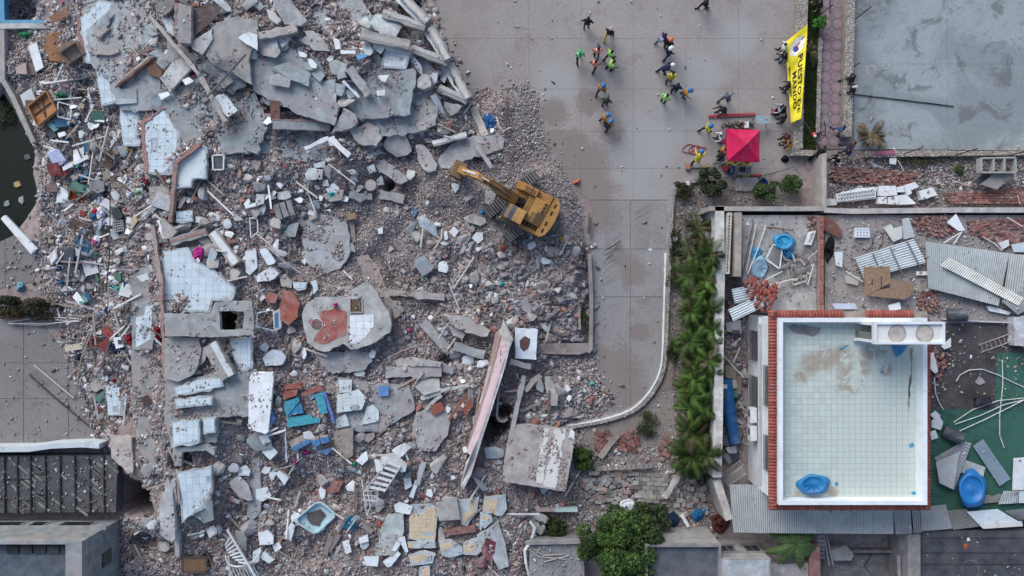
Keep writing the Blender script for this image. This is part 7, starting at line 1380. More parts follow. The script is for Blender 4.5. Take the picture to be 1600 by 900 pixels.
hm = MB(); prof = [(.128, .0), (.126, .03), (.115, .075), (.09, .11), (.05, .132), (.01, .14)]; hm.lathe(prof, n=16, sx=1.08, sy=.95); hm.lathe([(.150, -.008), (.150, .002), (.12, .01)], (.018, 0, 0), 16, 1.1, .95); HELM = mesh('helmet', hm.V, hm.F, SKIN, True)
cp = MB(); cp.lathe([(.112, 0), (.110, .04), (.09, .08), (.05, .10), (.01, .105)], n=14, sx=1.1, sy=.92); cp.prism([(.08, -.07, .012), (.20, -.05, 0), (.21, 0, .0), (.20, .05, 0), (.08, .07, .012)], [(.08, -.07, .0), (.20, -.05, -.008), (.21, 0, -.008), (.20, .05, -.008), (.08, .07, .0)]); CAP = mesh('cap', cp.V, cp.F, SKIN)
bp_ = MB(); bp_.box(-.30, -.13, -.15, .15, .98, 1.42); BAG = mesh('backpack', bp_.V, bp_.F, SKIN)
def setm(o, mats):
    for i, m in enumerate(mats): o.material_slots[i].link = 'OBJECT'; o.material_slots[i].material = m
SK = (.33, .19, .13); HR = (.015, .012, .011); BLK2 = (.012, .013, .016); NAV = (.015, .02, .05); JEAN = (.06, .10, .19); DGY = (.05, .05, .055); WHT = (.62, .64, .66)
LIME = (.26, .60, .05); ORV = (.70, .14, .10); ORJ = (.42, .19, .04); YLJ = (.52, .45, .04); GRNV = (.03, .42, .12)
def person(label, x, y, face, pose, top, legs=BLK2, hat=None, hcol=WHT, vest=None, bag=None, sleeve=True, hair=HR, z=0.035, group=None, sc=1.0, dx=0):
    """x,y: the head in the photograph; face: compass angle in the picture (0 = right, 90 = up)"""
    body, vm, hd, ln = POSE[pose]; fx = Vector((hd.x*math.cos(R(face)), hd.x*math.sin(R(face)))); p = W(x, y, hd.z+z); o = bpy.data.objects.new('person', body); COL.objects.link(o); o.location = (p.x-fx.x, p.y-fx.y, z); o.rotation_euler.z = R(face); o.scale = (sc*1.08, sc*1.06, sc*.92)
    tm = cmat(top); setm(o, [cmat(SK, 'skin'), tm, tm if sleeve else cmat(SK, 'skin'), cmat(legs), cmat(BLK2), cmat(hair)]); tag(o, label, 'person', group)
    def kid(name, me, mats, loc=(0, 0, 0), rot=0):
        c = bpy.data.objects.new(name, me); COL.objects.link(c); c.parent = o; c.location = loc; c.rotation_euler.y = rot; setm(c, mats)
    if vest: kid('vest', vm, [cmat(vest), cmat((.70, .70, .62))])
    if hat: kid('helmet' if hat == 'helmet' else 'cap', HELM if hat == 'helmet' else CAP, [cmat(hcol, 'plastic')], hd+Vector((0, 0, .015)), R(ln))
    if bag: kid('backpack', BAG, [cmat(bag)])
    return o
B = (.03, .16, .36)
person('person in a bulky black coat and jeans near the top', 920, 27, 80, 'akimbo', BLK2, JEAN); person('person in black with a yellow trouser seat', 955, 44, 70, 'walk', BLK2, (.55, .38, .04), 'cap', (.40, .30, .24)); person('person in a green shirt and green cap', 907, 80, 100, 'walk', GRNV, BLK2, 'cap', (.04, .36, .14), vest=GRNV, sleeve=False); person('person in a coral red vest, upper of two', 936, 74, 95, 'stand', BLK2, BLK2, 'cap', NAV, vest=ORV); person('person in a coral red vest, lower of two', 932, 94, 60, 'walk2', BLK2, BLK2, 'cap', NAV, vest=ORV); person('person in a lime vest, upper of two', 957, 79, 40, 'walk', BLK2, BLK2, vest=LIME); person('person in a lime vest, lower of two', 960, 95, 20, 'hold', BLK2, BLK2, vest=LIME); person('person in an orange jacket and blue helmet beside the dark coat', 943, 133, 60, 'walk', ORJ, BLK2, 'helmet', B); person('person in a dark green coat below the orange jacket', 950, 152, 70, 'akimbo', (.035, .06, .05), DGY, 'cap', (.05, .07, .06)); person('person in an orange jacket, upper of the lower pair', 950, 179, 20, 'hold', ORJ, DGY, 'helmet', B); person('person in an orange jacket with dark harness, lower of the pair', 955, 189, 45, 'walk2', ORJ, BLK2, 'helmet', B, bag=BLK2)
person('person in a purple top with a pale backpack', 1041, 53, 30, 'walk', (.05, .02, .12), JEAN, bag=(.30, .30, .36)); person('person in black with an orange helmet', 1049, 61, 60, 'stand', BLK2, BLK2, 'helmet', (.65, .13, .05)); person('person in navy with a white helmet, upper of two', 1049, 75, 40, 'walk2', NAV, NAV, 'helmet', WHT); person('person in navy with a white helmet, lower of two', 1051, 101, 10, 'bend', NAV, NAV, 'helmet', WHT); person('person in a yellow jacket beside the white helmets', 1053, 113, 80, 'hold', YLJ, DGY); person('person in a broad navy coat in the middle group', 1061, 131, 75, 'akimbo', NAV, BLK2); person('person in a bright lime vest left of the navy coat', 1044, 148, 50, 'stand', LIME, BLK2, vest=LIME); person('person in an orange jacket stretching both arms', 1079, 140, -20, 'hold', ORJ, (.10, .09, .08), 'helmet', B); person('person in black walking at the top edge', 1106, -1, 200, 'walk', BLK2, BLK2); person('person in a grey blue shirt by the red pole', 1142, 147, 30, 'walk', (.10, .12, .16), DGY, 'cap', (.15, .17, .20), sleeve=False); person('person crouching in black over the red pole', 1126, 171, 200, 'bend', BLK2, BLK2); person('person in a yellow jacket and blue helmet left of the tent', 1111, 196, 20, 'walk', YLJ, BLK2, 'helmet', B); person('person in a yellow jacket handling the red hose', 1097, 237, 70, 'bend', YLJ, BLK2, 'helmet', B)
person('person in a white shirt at the upper left tent corner', 1128, 211, 180, 'hold', WHT, BLK2, hair=(.03, .06, .04)); person('person in black at the left side of the tent', 1133, 240, 10, 'stand', BLK2, BLK2); person('person in orange at the left side of the tent', 1135, 232, 0, 'stand', ORJ, BLK2); person('person in yellow half under the lower tent edge, left', 1150, 252, 270, 'stand', YLJ, BLK2); person('person in yellow half under the lower tent edge, right', 1168, 253, 260, 'stand', (.5, .4, .08), BLK2)
for x, y, c, l, L in ((1229, 68, WHT, BLK2, 'person with a white top at the upper end of the banner'), (1230, 83, BLK2, JEAN, 'person in black beside the banner emblem'), (1234, 130, BLK2, DGY, 'person in black half behind the banner'), (1222, 166, (.35, .37, .40), BLK2, 'person in pale grey below the banner text'), (1228, 167, BLK2, BLK2, 'person in a black coat at the lower end of the banner'), (1229, 180, BLK2, DGY, 'person in dark clothes under the banner corner'), (1234, 212, (.08, .03, .03), BLK2, 'person in dark maroon beside the pebble wall'), (1236, 222, ORJ, BLK2, 'person in orange beside the pebble wall')): person(L, x, y, rnd.choice((170, 200, 260, 20)), rnd.choice(('stand', 'hold', 'akimbo')), c, l)
person('person in a black coat on the pebble wall, upper of two', 1337, 118, 185, 'walk', BLK2, DGY, z=.06); person('person in a black jacket with a white patched cap', 1339, 135, 175, 'walk2', BLK2, DGY, 'cap', (.45, .42, .40), z=.06); person('person in a blue shirt and jeans on the pink path', 1321, 198, 150, 'walk', (.03, .08, .17), JEAN, z=.06, sleeve=False); person('person in a brown and blue jacket at the path end', 1338, 222, 180, 'walk', (.10, .06, .05), JEAN, z=.06); person('person in a navy shirt at the path end', 1330, 234, 190, 'hold', (.012, .018, .10), DGY, z=.06, sleeve=False); person('person in black crouching by the tripod', 1290, 230, 60, 'bend', BLK2, BLK2, z=.06); person('bald person in black at the corridor corner', 1313, 246, 200, 'hold', BLK2, BLK2, hair=(.30, .18, .12), z=.06); person('person in dark clothes at the top of the grass strip', 1285, 1, 200, 'hold', BLK2, BLK2, z=.2)
# ------------------------------------------------------------------ rescue gear around the tent
def gear(label, quad, col, z, th, name, cat, mat=None, **k): return board(label, quad, col, mat or PLST, z=z, th=th, name=name, cat=cat, **k)
rp = empty('red_stretcher', W(1140, 181, .1), 'long pink red pole frame on the plaza', 'frame')
for dy in (-1.6, 1.6): MB().tube([W(1107, 182+dy*.5, .12), W(1130, 180.5+dy, .12), W(1180, 178.5+dy*.6, .12)], .05, 6).obj('rail', METL, (.36, .06, .08), rp)
for i in range(8): MB().bar(W(1112+i*9, 180, .12), W(1112+i*9, 183-.2*i, .12), .04, .04).obj('rung', METL, (.34, .07, .08), rp)
ct = empty('steel_trolley', W(1193, 187, .05), 'pale blue steel trolley top beside the banner crowd', 'trolley'); slab(None, '1181,181 1203,180 1204,193 1181,193', METL, (.27, .34, .37), z=.9, th=.08, amp=0, name='trolley_top', cat=None, parent=ct)
for x, y in ((1182, 182), (1202, 181), (1202, 192), (1182, 192)): p = W(x, y, .85); MB().bar((p.x, p.y, .03), (p.x, p.y, .85), .04, .04).obj('leg', METL, (.25, .27, .28), ct)
tb_ = empty('equipment_table', W(1153, 196, .03), 'low table crowded with tools above the tent', 'table'); slab(None, '1130,192 1178,190 1178,202 1130,203', WOOD, (.16, .12, .10), z=.7, th=.05, amp=0, name='table_top', cat=None, parent=tb_)
for x, y in ((1131, 194), (1177, 192), (1177, 201), (1131, 202)): p = W(x, y, .68); MB().bar((p.x, p.y, .03), (p.x, p.y, .66), .05, .05).obj('leg', METL, (.2, .2, .2), tb_)
pal = [(.02, .02, .025), (.03, .06, .10), (.40, .42, .44), (.20, .03, .03), (.04, .10, .08), (.06, .04, .03), (.30, .22, .10), (.05, .05, .06)]
for i in range(26):
    x, y = rnd.uniform(1131, 1176), rnd.uniform(191, 201); a = rnd.uniform(0, 3.1); L, w_ = rnd.uniform(1.5, 4), rnd.uniform(1, 2); dx, dy = math.cos(a), math.sin(a); q = [(x+dx*L-dy*w_, y+dy*L+dx*w_), (x-dx*L-dy*w_, y-dy*L+dx*w_), (x-dx*L+dy*w_, y-dy*L-dx*w_), (x+dx*L+dy*w_, y+dy*L-dx*w_)]
    board('small tool or case on the equipment table', q, rnd.choice(pal), PLST, z=.72+rnd.uniform(.05, .2), th=.2, name='tool_case', cat='tool', group='tools on the equipment table', reg=False)
gear('white folded sheet on the equipment table', '1164,190 1170,190 1170,200 1163,200', (.6, .63, .66), .95, .06, 'folded_sheet', 'sheet', CLTH)
gear('pink red mat left of the tent', '1122,217 1135,217 1135,223 1124,224', (.34, .03, .07), .12, .08, 'mat', 'mat', CLTH)
hose = [W(1072+10*math.cos(t*.9)*(1+.2*math.sin(t))+t*1.2, 231+7*math.sin(t*.9)+.3*t, .07) for t in np.linspace(0, 20, 80)]; MB().tube(hose, .025, 5).obj('red_hose', PLST, (.30, .03, .04), None, 'tangled red hose left of the tent', 'hose')
gear('orange box lid on the kerb side', '1072,255 1079,255 1079,264 1072,264', (.38, .15, .09), .3, .25, 'box', 'box'); gear('long grey case strip on the kerb side', '1080,256 1096,256 1096,262 1080,262', (.30, .30, .30), .15, .1, 'case', 'case'); gear('tan stretcher board on the kerb side', '1095,256 1110,255 1110,261 1095,262', (.34, .27, .14), .18, .1, 'stretcher_board', 'stretcher')
gear('red jerrycan below the tent', '1131,259 1138,258 1139,265 1133,267', (.38, .02, .04), .5, .4, 'jerrycan', 'jerrycan'); gear('blue generator below the tent', '1141,259 1149,259 1149,271 1141,271', (.02, .04, .14), .6, .55, 'generator', 'generator', layers=[('1142,262 1145,262 1145,269 1142,269', METL, (.12, .14, .18), .02)]); gear('grey framed generator below the tent', '1154,260 1173,260 1173,271 1154,271', (.16, .18, .18), .6, .5, 'generator', 'generator', layers=[('1156,262 1164,262 1164,268 1156,268', METL, (.02, .02, .022), .05)])
frame('metal frame around the grey generator', '1153,259 1174,259 1174,272 1153,272', .05, (.30, .31, .32), z=.68, name='generator_guard', cat='guard', mat=METL)
pole('red and yellow breaching bar below the tent, red end', '1170,274 1190,274', .07, 0, (.40, .04, .03), z=.15, name='breaching_bar', cat='bar'); pole('yellow end of the breaching bar', '1160,275 1171,274', .08, 0, (.50, .42, .03), z=.15, name='breaching_tool', cat='bar')
for i in range(8): x, y = rnd.uniform(1112, 1136), rnd.uniform(253, 262); a = rnd.uniform(-.5, .5); pole('thin dark tool rod below the tent', [(x, y), (x+12*math.cos(a), y+12*math.sin(a))], .025, 0, rnd.choice(((.05, .05, .05), (.25, .03, .04), (.3, .3, .3))), z=.12+.03*i, name='tool_rod', cat='tool', group='thin tool rods below the tent')
cloth('black bag beside the shrub corner', 1227, 249, 7, 6, (.012, .012, .014), z=.05, hgt=.35, name='bag', cat='bag'); cloth('round pink bag by the banner crowd', 1209, 176, 5, 5, (.25, .08, .11), z=.05, hgt=.4, name='bag', cat='bag'); cloth('navy tarpaulin by the terrace shrubs', 1193, 285, 7, 7, (.015, .025, .09), z=.1, hgt=.4)
slab('square grey manhole slab among the shrubs', '1150,278 1184,277 1186,297 1150,298', CONC, (.33, .32, .30), z=.25, th=.2, amp=.02)
for q, L in (('1069,284 1077,282 1079,291 1071,293', 'white card among the kerb shrubs'), ('1051,370 1057,368 1060,376 1053,378', 'white paper scrap beside the kerb wall'), ('1050,403 1060,400 1063,414 1050,418', 'flesh coloured stone slabs beside the kerb'), ('1013,388 1019,389 1019,392 1014,392', 'white scrap lying on the lane'), ('1083,531 1094,532 1094,535 1083,534', 'white strip among the palms')): board(L, q, (.58, .58, .57) if 'flesh' not in L else (.36, .29, .27), PLAS, z=.35 if 'lane' not in L and 'palms' not in L else (.06 if 'lane' in L else 2.6), th=.04, name='scrap', cat='scrap')
tp_ = empty('tripod', W(1290, 208, .06), 'black tripod with a red and white head on the grass edge', 'tripod')
for a in (0, 2.1, 4.2): p = W(1289, 212, 1.1); MB().tube([p, (p.x+.5*math.cos(a), p.y+.5*math.sin(a), .08)], .022, 5).obj('leg', METL, BLK2, tp_)
MB().tube([W(1289, 212, 1.1), W(1290, 200, 1.5), W(1288, 190, 1.7)], .03, 6).obj('arm', METL, BLK2, tp_); MB().tube([W(1289, 205, 1.3), W(1271, 211, 1.0)], .03, 6).obj('arm', METL, BLK2, tp_); MB().lathe([(.02, 0), (.10, .05), (.14, .14), (.10, .23), (.02, .27)], tuple(W(1271, 211, .95)), 12).obj('signal_head', PLST, (.55, .05, .04), tp_); MB().lathe([(.02, 0), (.07, .03), (.08, .08), (.02, .12)], tuple(W(1273, 213, 1.15)), 10).obj('signal_cap', PLST, (.7, .7, .7), tp_)
# terrace ledge at the lane's left side
wall_path('ledge_wall', PP('921,396 924,470 923,545 919,551'), 3, -3, 0, .5, CONC, (.26, .245, .23), None, label='low concrete ledge along the lane', cat='ledge'); board('brown grey ledge slab at the rubble corner', '842,537 921,536 921,549 905,554 842,553', (.235, .20, .185), CONC, z=.45, th=.45, name='ledge_slab', cat='ledge'); wall_path('ledge_wall', PP('904,472 906,515'), 2, -2, 0, .75, CONC, (.30, .28, .26), None, label='short inner ledge beside the mossy strip', cat='ledge')
beam('broken post standing at the rubble edge', (895, 380), (897, 432), 5, 0, .8, CONC, (.30, .28, .26), z=.9); beam('grey plank behind the excavator counterweight', (861, 369), (892, 363), 4, 0, .1, WOOD, (.24, .25, .25), z=1.1, name='plank', cat='plank'); pole('dark post stub at the lane corner', '922,340 920,365', .09, .3, (.10, .09, .08), name='post_stub', cat='post'); cloth('yellow sack beside the excavator', 879, 374, 5, 4, (.55, .34, .04), name='sack', cat='sack'); cloth('orange rag below the excavator', 784, 387, 5, 5, (.45, .10, .05)); cloth('turquoise scrap in the brick rubble', 783, 444, 5, 4, (.03, .35, .36)); cloth('blue scrap left of the excavator tracks', 753, 332, 4, 4, (.03, .22, .42)); cloth('orange strip of tape on the gravel', 901, 284, 6, 3, (.5, .12, .05), -40); cloth('blue sheet scrap in the hollow', 648, 333, 5, 9, (.12, .22, .34)); cloth('teal litter by the ledge', 924, 600, 6, 4, (.10, .30, .32)); cloth('pink rag by the painted slab', 640, 516, 4, 4, (.45, .04, .18)); cloth('magenta flower on the painted slab', 524, 476, 4, 3, (.4, .02, .16), z=2.3, hgt=.1)
# rubble court between tree and tilted slab
beam('pale plank leaning in the block rubble', (1038, 778), (1063, 741), 9, 0, .1, CONC, (.46, .44, .42), z=.7, name='plank', cat='plank'); beam('dusty beam among the red pavers', (938, 715), (965, 680), 9, 0, .2, CONC, (.32, .26, .24), z=.35)
cloth('white foil sheet in front of the tree', 982, 792, 13, 12, (.52, .55, .58), z=.4, hgt=.4); cloth('blue tarpaulin by the dark corner', 1091, 803, 13, 9, (.02, .12, .26), -30, z=.2, hgt=.4); cloth('navy tarpaulin behind the large tree', 1052, 812, 10, 14, (.02, .04, .09), z=.2, hgt=.4); cloth('dark red brown heap beside the awning', 1125, 818, 17, 17, (.10, .035, .03), z=.1, hgt=.8); board('white batten by the blue tarpaulin', '1062,805 1068,803 1078,822 1074,824', (.62, .65, .68), PLAS, z=.7, th=.05, name='batten', cat='batten')
def blocks(name, label, poly, n, size, cols, zf, seed, cat='blocks', ang=0.0, jit=.25, gname=None, spacing=None, mat=None):
    """a bed of separate bricks or blocks; up to 300 as parts"""
    rs = random.Random(seed); poly = PP(poly); cx = sum(p[0] for p in poly)/len(poly); cy = sum(p[1] for p in poly)/len(poly); root = empty(name, W(cx, cy, 0), label, cat)
    me = None; sx, sy, sz = size; mbx = MB().box(-sx/2, sx/2, -sy/2, sy/2, 0, sz); me = mesh('brick', mbx.V, mbx.F, mat or BRIK); xs = [p[0] for p in poly]; ys = [p[1] for p in poly]; px, py = sx*S*1.06, sy*S*1.08; pts = []
    ca, sa = math.cos(R(ang)), math.sin(R(ang)); D = max(max(xs)-min(xs), max(ys)-min(ys)); r_ = 0; v = -D
    while v < D:
        u = -D+(px/2 if r_ % 2 else 0)
        while u < D: pts.append((cx+u*ca-v*sa, cy+u*sa+v*ca)); u += px
        v += py; r_ += 1
    ok = pip([p[0] for p in pts], [p[1] for p in pts], poly); pts = [p for p, k_ in zip(pts, ok) if k_]; rs.shuffle(pts)
    for x, y in pts[:min(n, 300)]:
        o = bpy.data.objects.new('brick', me); z = zf(x, y); link(o, W(x+rs.gauss(0, jit*3), y+rs.gauss(0, jit*3), z+rs.uniform(0, .05)), root); o.rotation_euler = (rs.gauss(0, jit*.4), rs.gauss(0, jit*.4), -R(ang)+rs.gauss(0, jit)); f = rs.uniform(.65, 1.25); c = rs.choice(cols); o.color = (c[0]*f, c[1]*f, c[2]*f, 1)
    return root
RB = [(.22, .105, .092), (.20, .09, .08), (.25, .125, .11), (.27, .18, .16)]; GB = [(.27, .26, .25), (.22, .215, .21), (.32, .30, .28)]
fl = lambda x, y: .08; t25 = lambda x, y: 2.3
blocks('fallen_pavers', 'patch of red pavers left of the soil strip', '930,676 952,672 962,690 940,708 930,700', 90, (.26, .26, .12), RB, fl, 41, ang=30); blocks('fallen_pavers', 'patch of red pavers below the weeds', '958,690 985,672 1002,690 988,706 965,704', 90, (.30, .22, .12), RB, fl, 42, ang=25); blocks('fallen_pavers', 'patch of red pavers near the single palm', '1035,680 1052,682 1050,705 1040,720 1028,716', 60, (.26, .22, .12), RB, fl, 43, ang=20, jit=.3)
blocks('fallen_block_wall', 'fallen wall of grey concrete blocks, right part', '992,735 1050,740 1046,775 1005,790 990,765', 110, (.42, .24, .16), GB, fl, 44, ang=3, jit=.06, mat=CONC); blocks('fallen_block_wall', 'fallen wall of grey concrete blocks, left part', '905,750 960,735 990,740 985,790 925,785', 120, (.40, .22, .16), GB+[(.34, .24, .21)], fl, 45, ang=-12, jit=.35, mat=CONC); blocks('hollow_block_row', 'row of hollow blocks seen end on', '920,736 940,728 1020,726 1022,732 940,735 922,744', 60, (.14, .22, .2), GB, lambda x, y: .3, 46, ang=-3, jit=.08, mat=CONC); blocks('fallen_block_wall', 'scattered grey blocks under the broken alley wall', '1050,745 1095,735 1105,800 1060,800 1040,785', 55, (.42, .26, .16), GB, fl, 47, ang=50, jit=.7, mat=CONC)
blocks('fallen_brick_wall', 'red brick heap in the corridor, left', '1298,262 1340,262 1430,270 1425,290 1360,288 1300,285', 300, (.24, .12, .10), RB, lambda x, y: .15, 48, ang=4, jit=.25); blocks('fallen_brick_wall', 'fallen red brick wall in the corridor, right', '1475,300 1720,290 1720,316 1480,318', 300, (.26, .14, .10), RB, lambda x, y: .15, 49, ang=0, jit=.08); blocks('fallen_brick_wall', 'fallen brick wall on the sheet terrace', '1510,345 1720,335 1720,385 1560,385 1512,362', 300, (.26, .13, .10), RB, t25, 50, ang=-8, jit=.10); blocks('brick_heap', 'brick heap beside the white broken board', '1425,342 1478,334 1500,360 1470,372 1430,360', 130, (.24, .12, .10), RB, t25, 51, ang=30, jit=.6); blocks('brick_heap', 'brick heap at the corner of the black roof', '1430,458 1470,456 1464,490 1438,488', 90, (.24, .12, .10), RB, t25, 52, ang=50, jit=.8); blocks('brick_heap', 'bricks spilled along the east eave', '1458,545 1480,560 1470,600 1458,580', 50, (.22, .11, .09), RB, t25, 53, ang=50, jit=.8); blocks('brick_heap', 'loose bricks by the brick divider', '1262,340 1280,338 1280,362 1264,362', 26, (.24, .12, .1), RB, t25, 54, ang=50, jit=.8); blocks('brick_heap', 'red bricks by the blue tarpaulin', '1055,790 1085,780 1090,800 1066,812', 50, (.24, .13, .1), RB, fl, 55, ang=50, jit=.8)
for q in ('1306,303 1340,294 1370,292 1368,310 1340,313 1308,316', '1374,290 1400,290 1402,305 1373,306', '1402,292 1414,290 1413,300 1402,300', '1374,308 1386,307 1386,318 1372,318', '1388,308 1404,306 1404,319 1388,319', '1404,305 1416,304 1432,318 1406,320', '1420,288 1430,284 1436,292 1424,297', '1286,312 1306,311 1308,320 1288,322', '1436,298 1458,293 1465,305 1440,312', '1412,294 1420,288 1425,302 1418,306'):
    slab('white painted block in the brick corridor', q, PLAS, (.64, .67, .70), z=.55, th=.4, amp=.012, name='painted_block', cat='block', group='white painted blocks in the brick corridor', grit=.6)
vp = empty('perforated_block', W(1350, 308, .6), 'white perforated vent panel in the brick corridor', 'panel')
for i in range(12): MB().bar(W(1312+i*4.6, 316-i*1.1, .62), W(1313+i*4.6, 303-i*.6, .62), .05, .12).obj('panel_web', PLAS, (.60, .63, .65), vp)
for j in range(3): MB().bar(W(1310, 304+j*5.5, .62), W(1366, 296+j*5.5, .62), .05, .12).obj('panel_web', PLAS, (.60, .63, .65), vp)
wf = empty('steel_window_box', W(1558, 260, .1), 'empty window frame box in the brick corridor', 'window frame')
for a, b in (((1530, 248), (1583, 247)), ((1583, 247), (1584, 270)), ((1530, 248), (1530, 270)), ((1549, 248), (1549, 268)), ((1566, 248), (1566, 268)), ((1530, 270), (1584, 270))): MB().bar(W(*a, 1.0), W(*b, 1.0), .08, .5).obj('frame_bar', METL, (.36, .37, .36), wf)
board('tilted grey panel below the window box', '1532,288 1562,266 1586,272 1558,296', (.22, .23, .22), CONC, z=.9, th=.06, name='panel', cat='panel'); board('dark glass sheet left of the tilted panel', '1520,284 1536,272 1550,272 1534,288', (.03, .05, .06), PLST, z=.7, th=.03, name='glass_sheet', cat='glass'); board('square white tile in the brick corridor', '1390,247 1401,247 1400,257 1390,256', (.60, .65, .68), PLAS, z=.4, th=.05, name='tile', cat='tile'); board('pink strip on the yard wall foot', '1366,236 1398,235 1398,241 1366,242', (.36, .13, .19), CLTH, z=.56, th=.03, name='strip', cat='strip')
for i in range(6): x = (1403, 1460, 1356, 1590, 1488, 1316)[i]; y = (250, 277, 252, 305, 282, 300)[i]; pole('pale splintered stick in the brick corridor', [(x, y), (x+rnd.uniform(6, 34)*(1 if i != 3 else .2), y+rnd.uniform(8, 16))], .03, 0, (.5, .47, .45), WOOD, 'stick', 'stick', 'pale sticks in the brick corridor', z=.4)
# ------------------------------------------------------------------ rubble: nearest pieces one by one, the rest as a mass
PAL = {'brick': (.25, .14, .125), 'pink': (.385, .315, .305), 'mauve': (.29, .22, .212), 'grey': (.30, .31, .315), 'pale': (.45, .445, .43), 'white': (.66, .69, .70), 'dark': (.055, .05, .05), 'wood': (.27, .20, .14), 'blue': (.05, .18, .32), 'red': (.35, .03, .04), 'teal': (.05, .28, .28), 'tan': (.40, .32, .24)}
MIXL = dict(pink=24, mauve=18, brick=9, grey=14, pale=12, white=17, dark=5, wood=4, tan=3, blue=.7, red=.7, teal=.5)
MIXG = dict(pink=20, mauve=16, brick=9, grey=22, pale=14, white=8, dark=5, wood=1.5, tan=2)
MIXB = dict(pink=40, mauve=27, brick=8, grey=14, pale=7, white=3.5, dark=1.5)
MIXN = dict(pink=26, mauve=16, brick=8, grey=24, pale=14, white=6, dark=6, wood=1, tan=1)
MIXR = dict(pink=24, mauve=18, brick=13, grey=22, pale=12, white=8, dark=4, wood=2)
CORN = np.array([(-1,-1,-1),(1,-1,-1),(1,1,-1),(-1,1,-1),(-1,-1,1),(1,-1,1),(1,1,1),(-1,1,1)], float)
QUAD = np.array([(3,2,1,0),(4,5,6,7),(0,1,5,4),(1,2,6,5),(2,3,7,6),(3,0,4,7)])
def sample(poly, n, rs):
    xs = [p[0] for p in poly]; ys = [p[1] for p in poly]; X = []; Y = []; c = 0
    while c < n:
        x = rs.uniform(min(xs), max(xs), n); y = rs.uniform(min(ys), max(ys), n); ok = pip(x, y, poly); X.append(x[ok]); Y.append(y[ok]); c += ok.sum()
        if c == 0: break
    return np.concatenate(X)[:n], np.concatenate(Y)[:n]
def heap(name, label, x, y, z, s0, s1, mix, seed, flat=.5, pw=2.2, elong=1.0, parent=None):
    """many broken pieces joined; x,y ground pixels"""
    rs = np.random.RandomState(seed); n = len(x); s = s0+(s1-s0)*rs.rand(n)**pw; D = np.stack([s*rs.uniform(.7, 1.6*elong, n), s*rs.uniform(.5, 1.0, n), s*flat*rs.uniform(.4, 1.2, n)], 1)/2
    P = CORN[None]*(1+rs.uniform(-.5, .3, (n, 8, 3)))*D[:, None, :]
    q = rs.normal(size=(n, 4)); q[:, 1:3] *= .42; q[:, 0] += rs.uniform(-2, 2, n); q[:, 3] += rs.uniform(-2, 2, n); q /= np.linalg.norm(q, axis=1)[:, None]; a, b, c, d = q.T
    M = np.stack([np.stack([1-2*(c*c+d*d), 2*(b*c-a*d), 2*(b*d+a*c)], -1), np.stack([2*(b*c+a*d), 1-2*(b*b+d*d), 2*(c*d-a*b)], -1), np.stack([2*(b*d-a*c), 2*(c*d+a*b), 1-2*(b*b+c*c)], -1)], 1)
    P = np.einsum('nij,nkj->nki', M, P); C = np.stack([(x-800)/S, (450-y)/S, z+D[:, 2]*.5], 1); V = (P+C[:, None]).reshape(-1, 3)
    F = (QUAD[None]+8*np.arange(n)[:, None, None]).reshape(-1, 4); ks = list(mix); w_ = np.array([mix[k] for k in ks], float); w_ /= w_.sum(); col = np.array([PAL[k] for k in ks])[rs.choice(len(ks), n, p=w_)]*rs.uniform(.75, 1.22, n)[:, None]
    me = bpy.data.meshes.new(name); me.vertices.add(len(V)); me.vertices.foreach_set('co', V.ravel()); nl = len(F)*4; me.loops.add(nl); me.loops.foreach_set('vertex_index', F.ravel()); me.polygons.add(len(F)); me.polygons.foreach_set('loop_start', np.arange(0, nl, 4)); me.materials.append(RUBB); me.update(calc_edges=True)
    o = bpy.data.objects.new(name, me); link(o, (0, 0, 0)); setcol(o, np.repeat(np.concatenate([col, np.ones((n, 1))], 1), 8, 0)); return tag(o, label, 'rubble', None, 'stuff')
def px_ground(x, y): return x, y
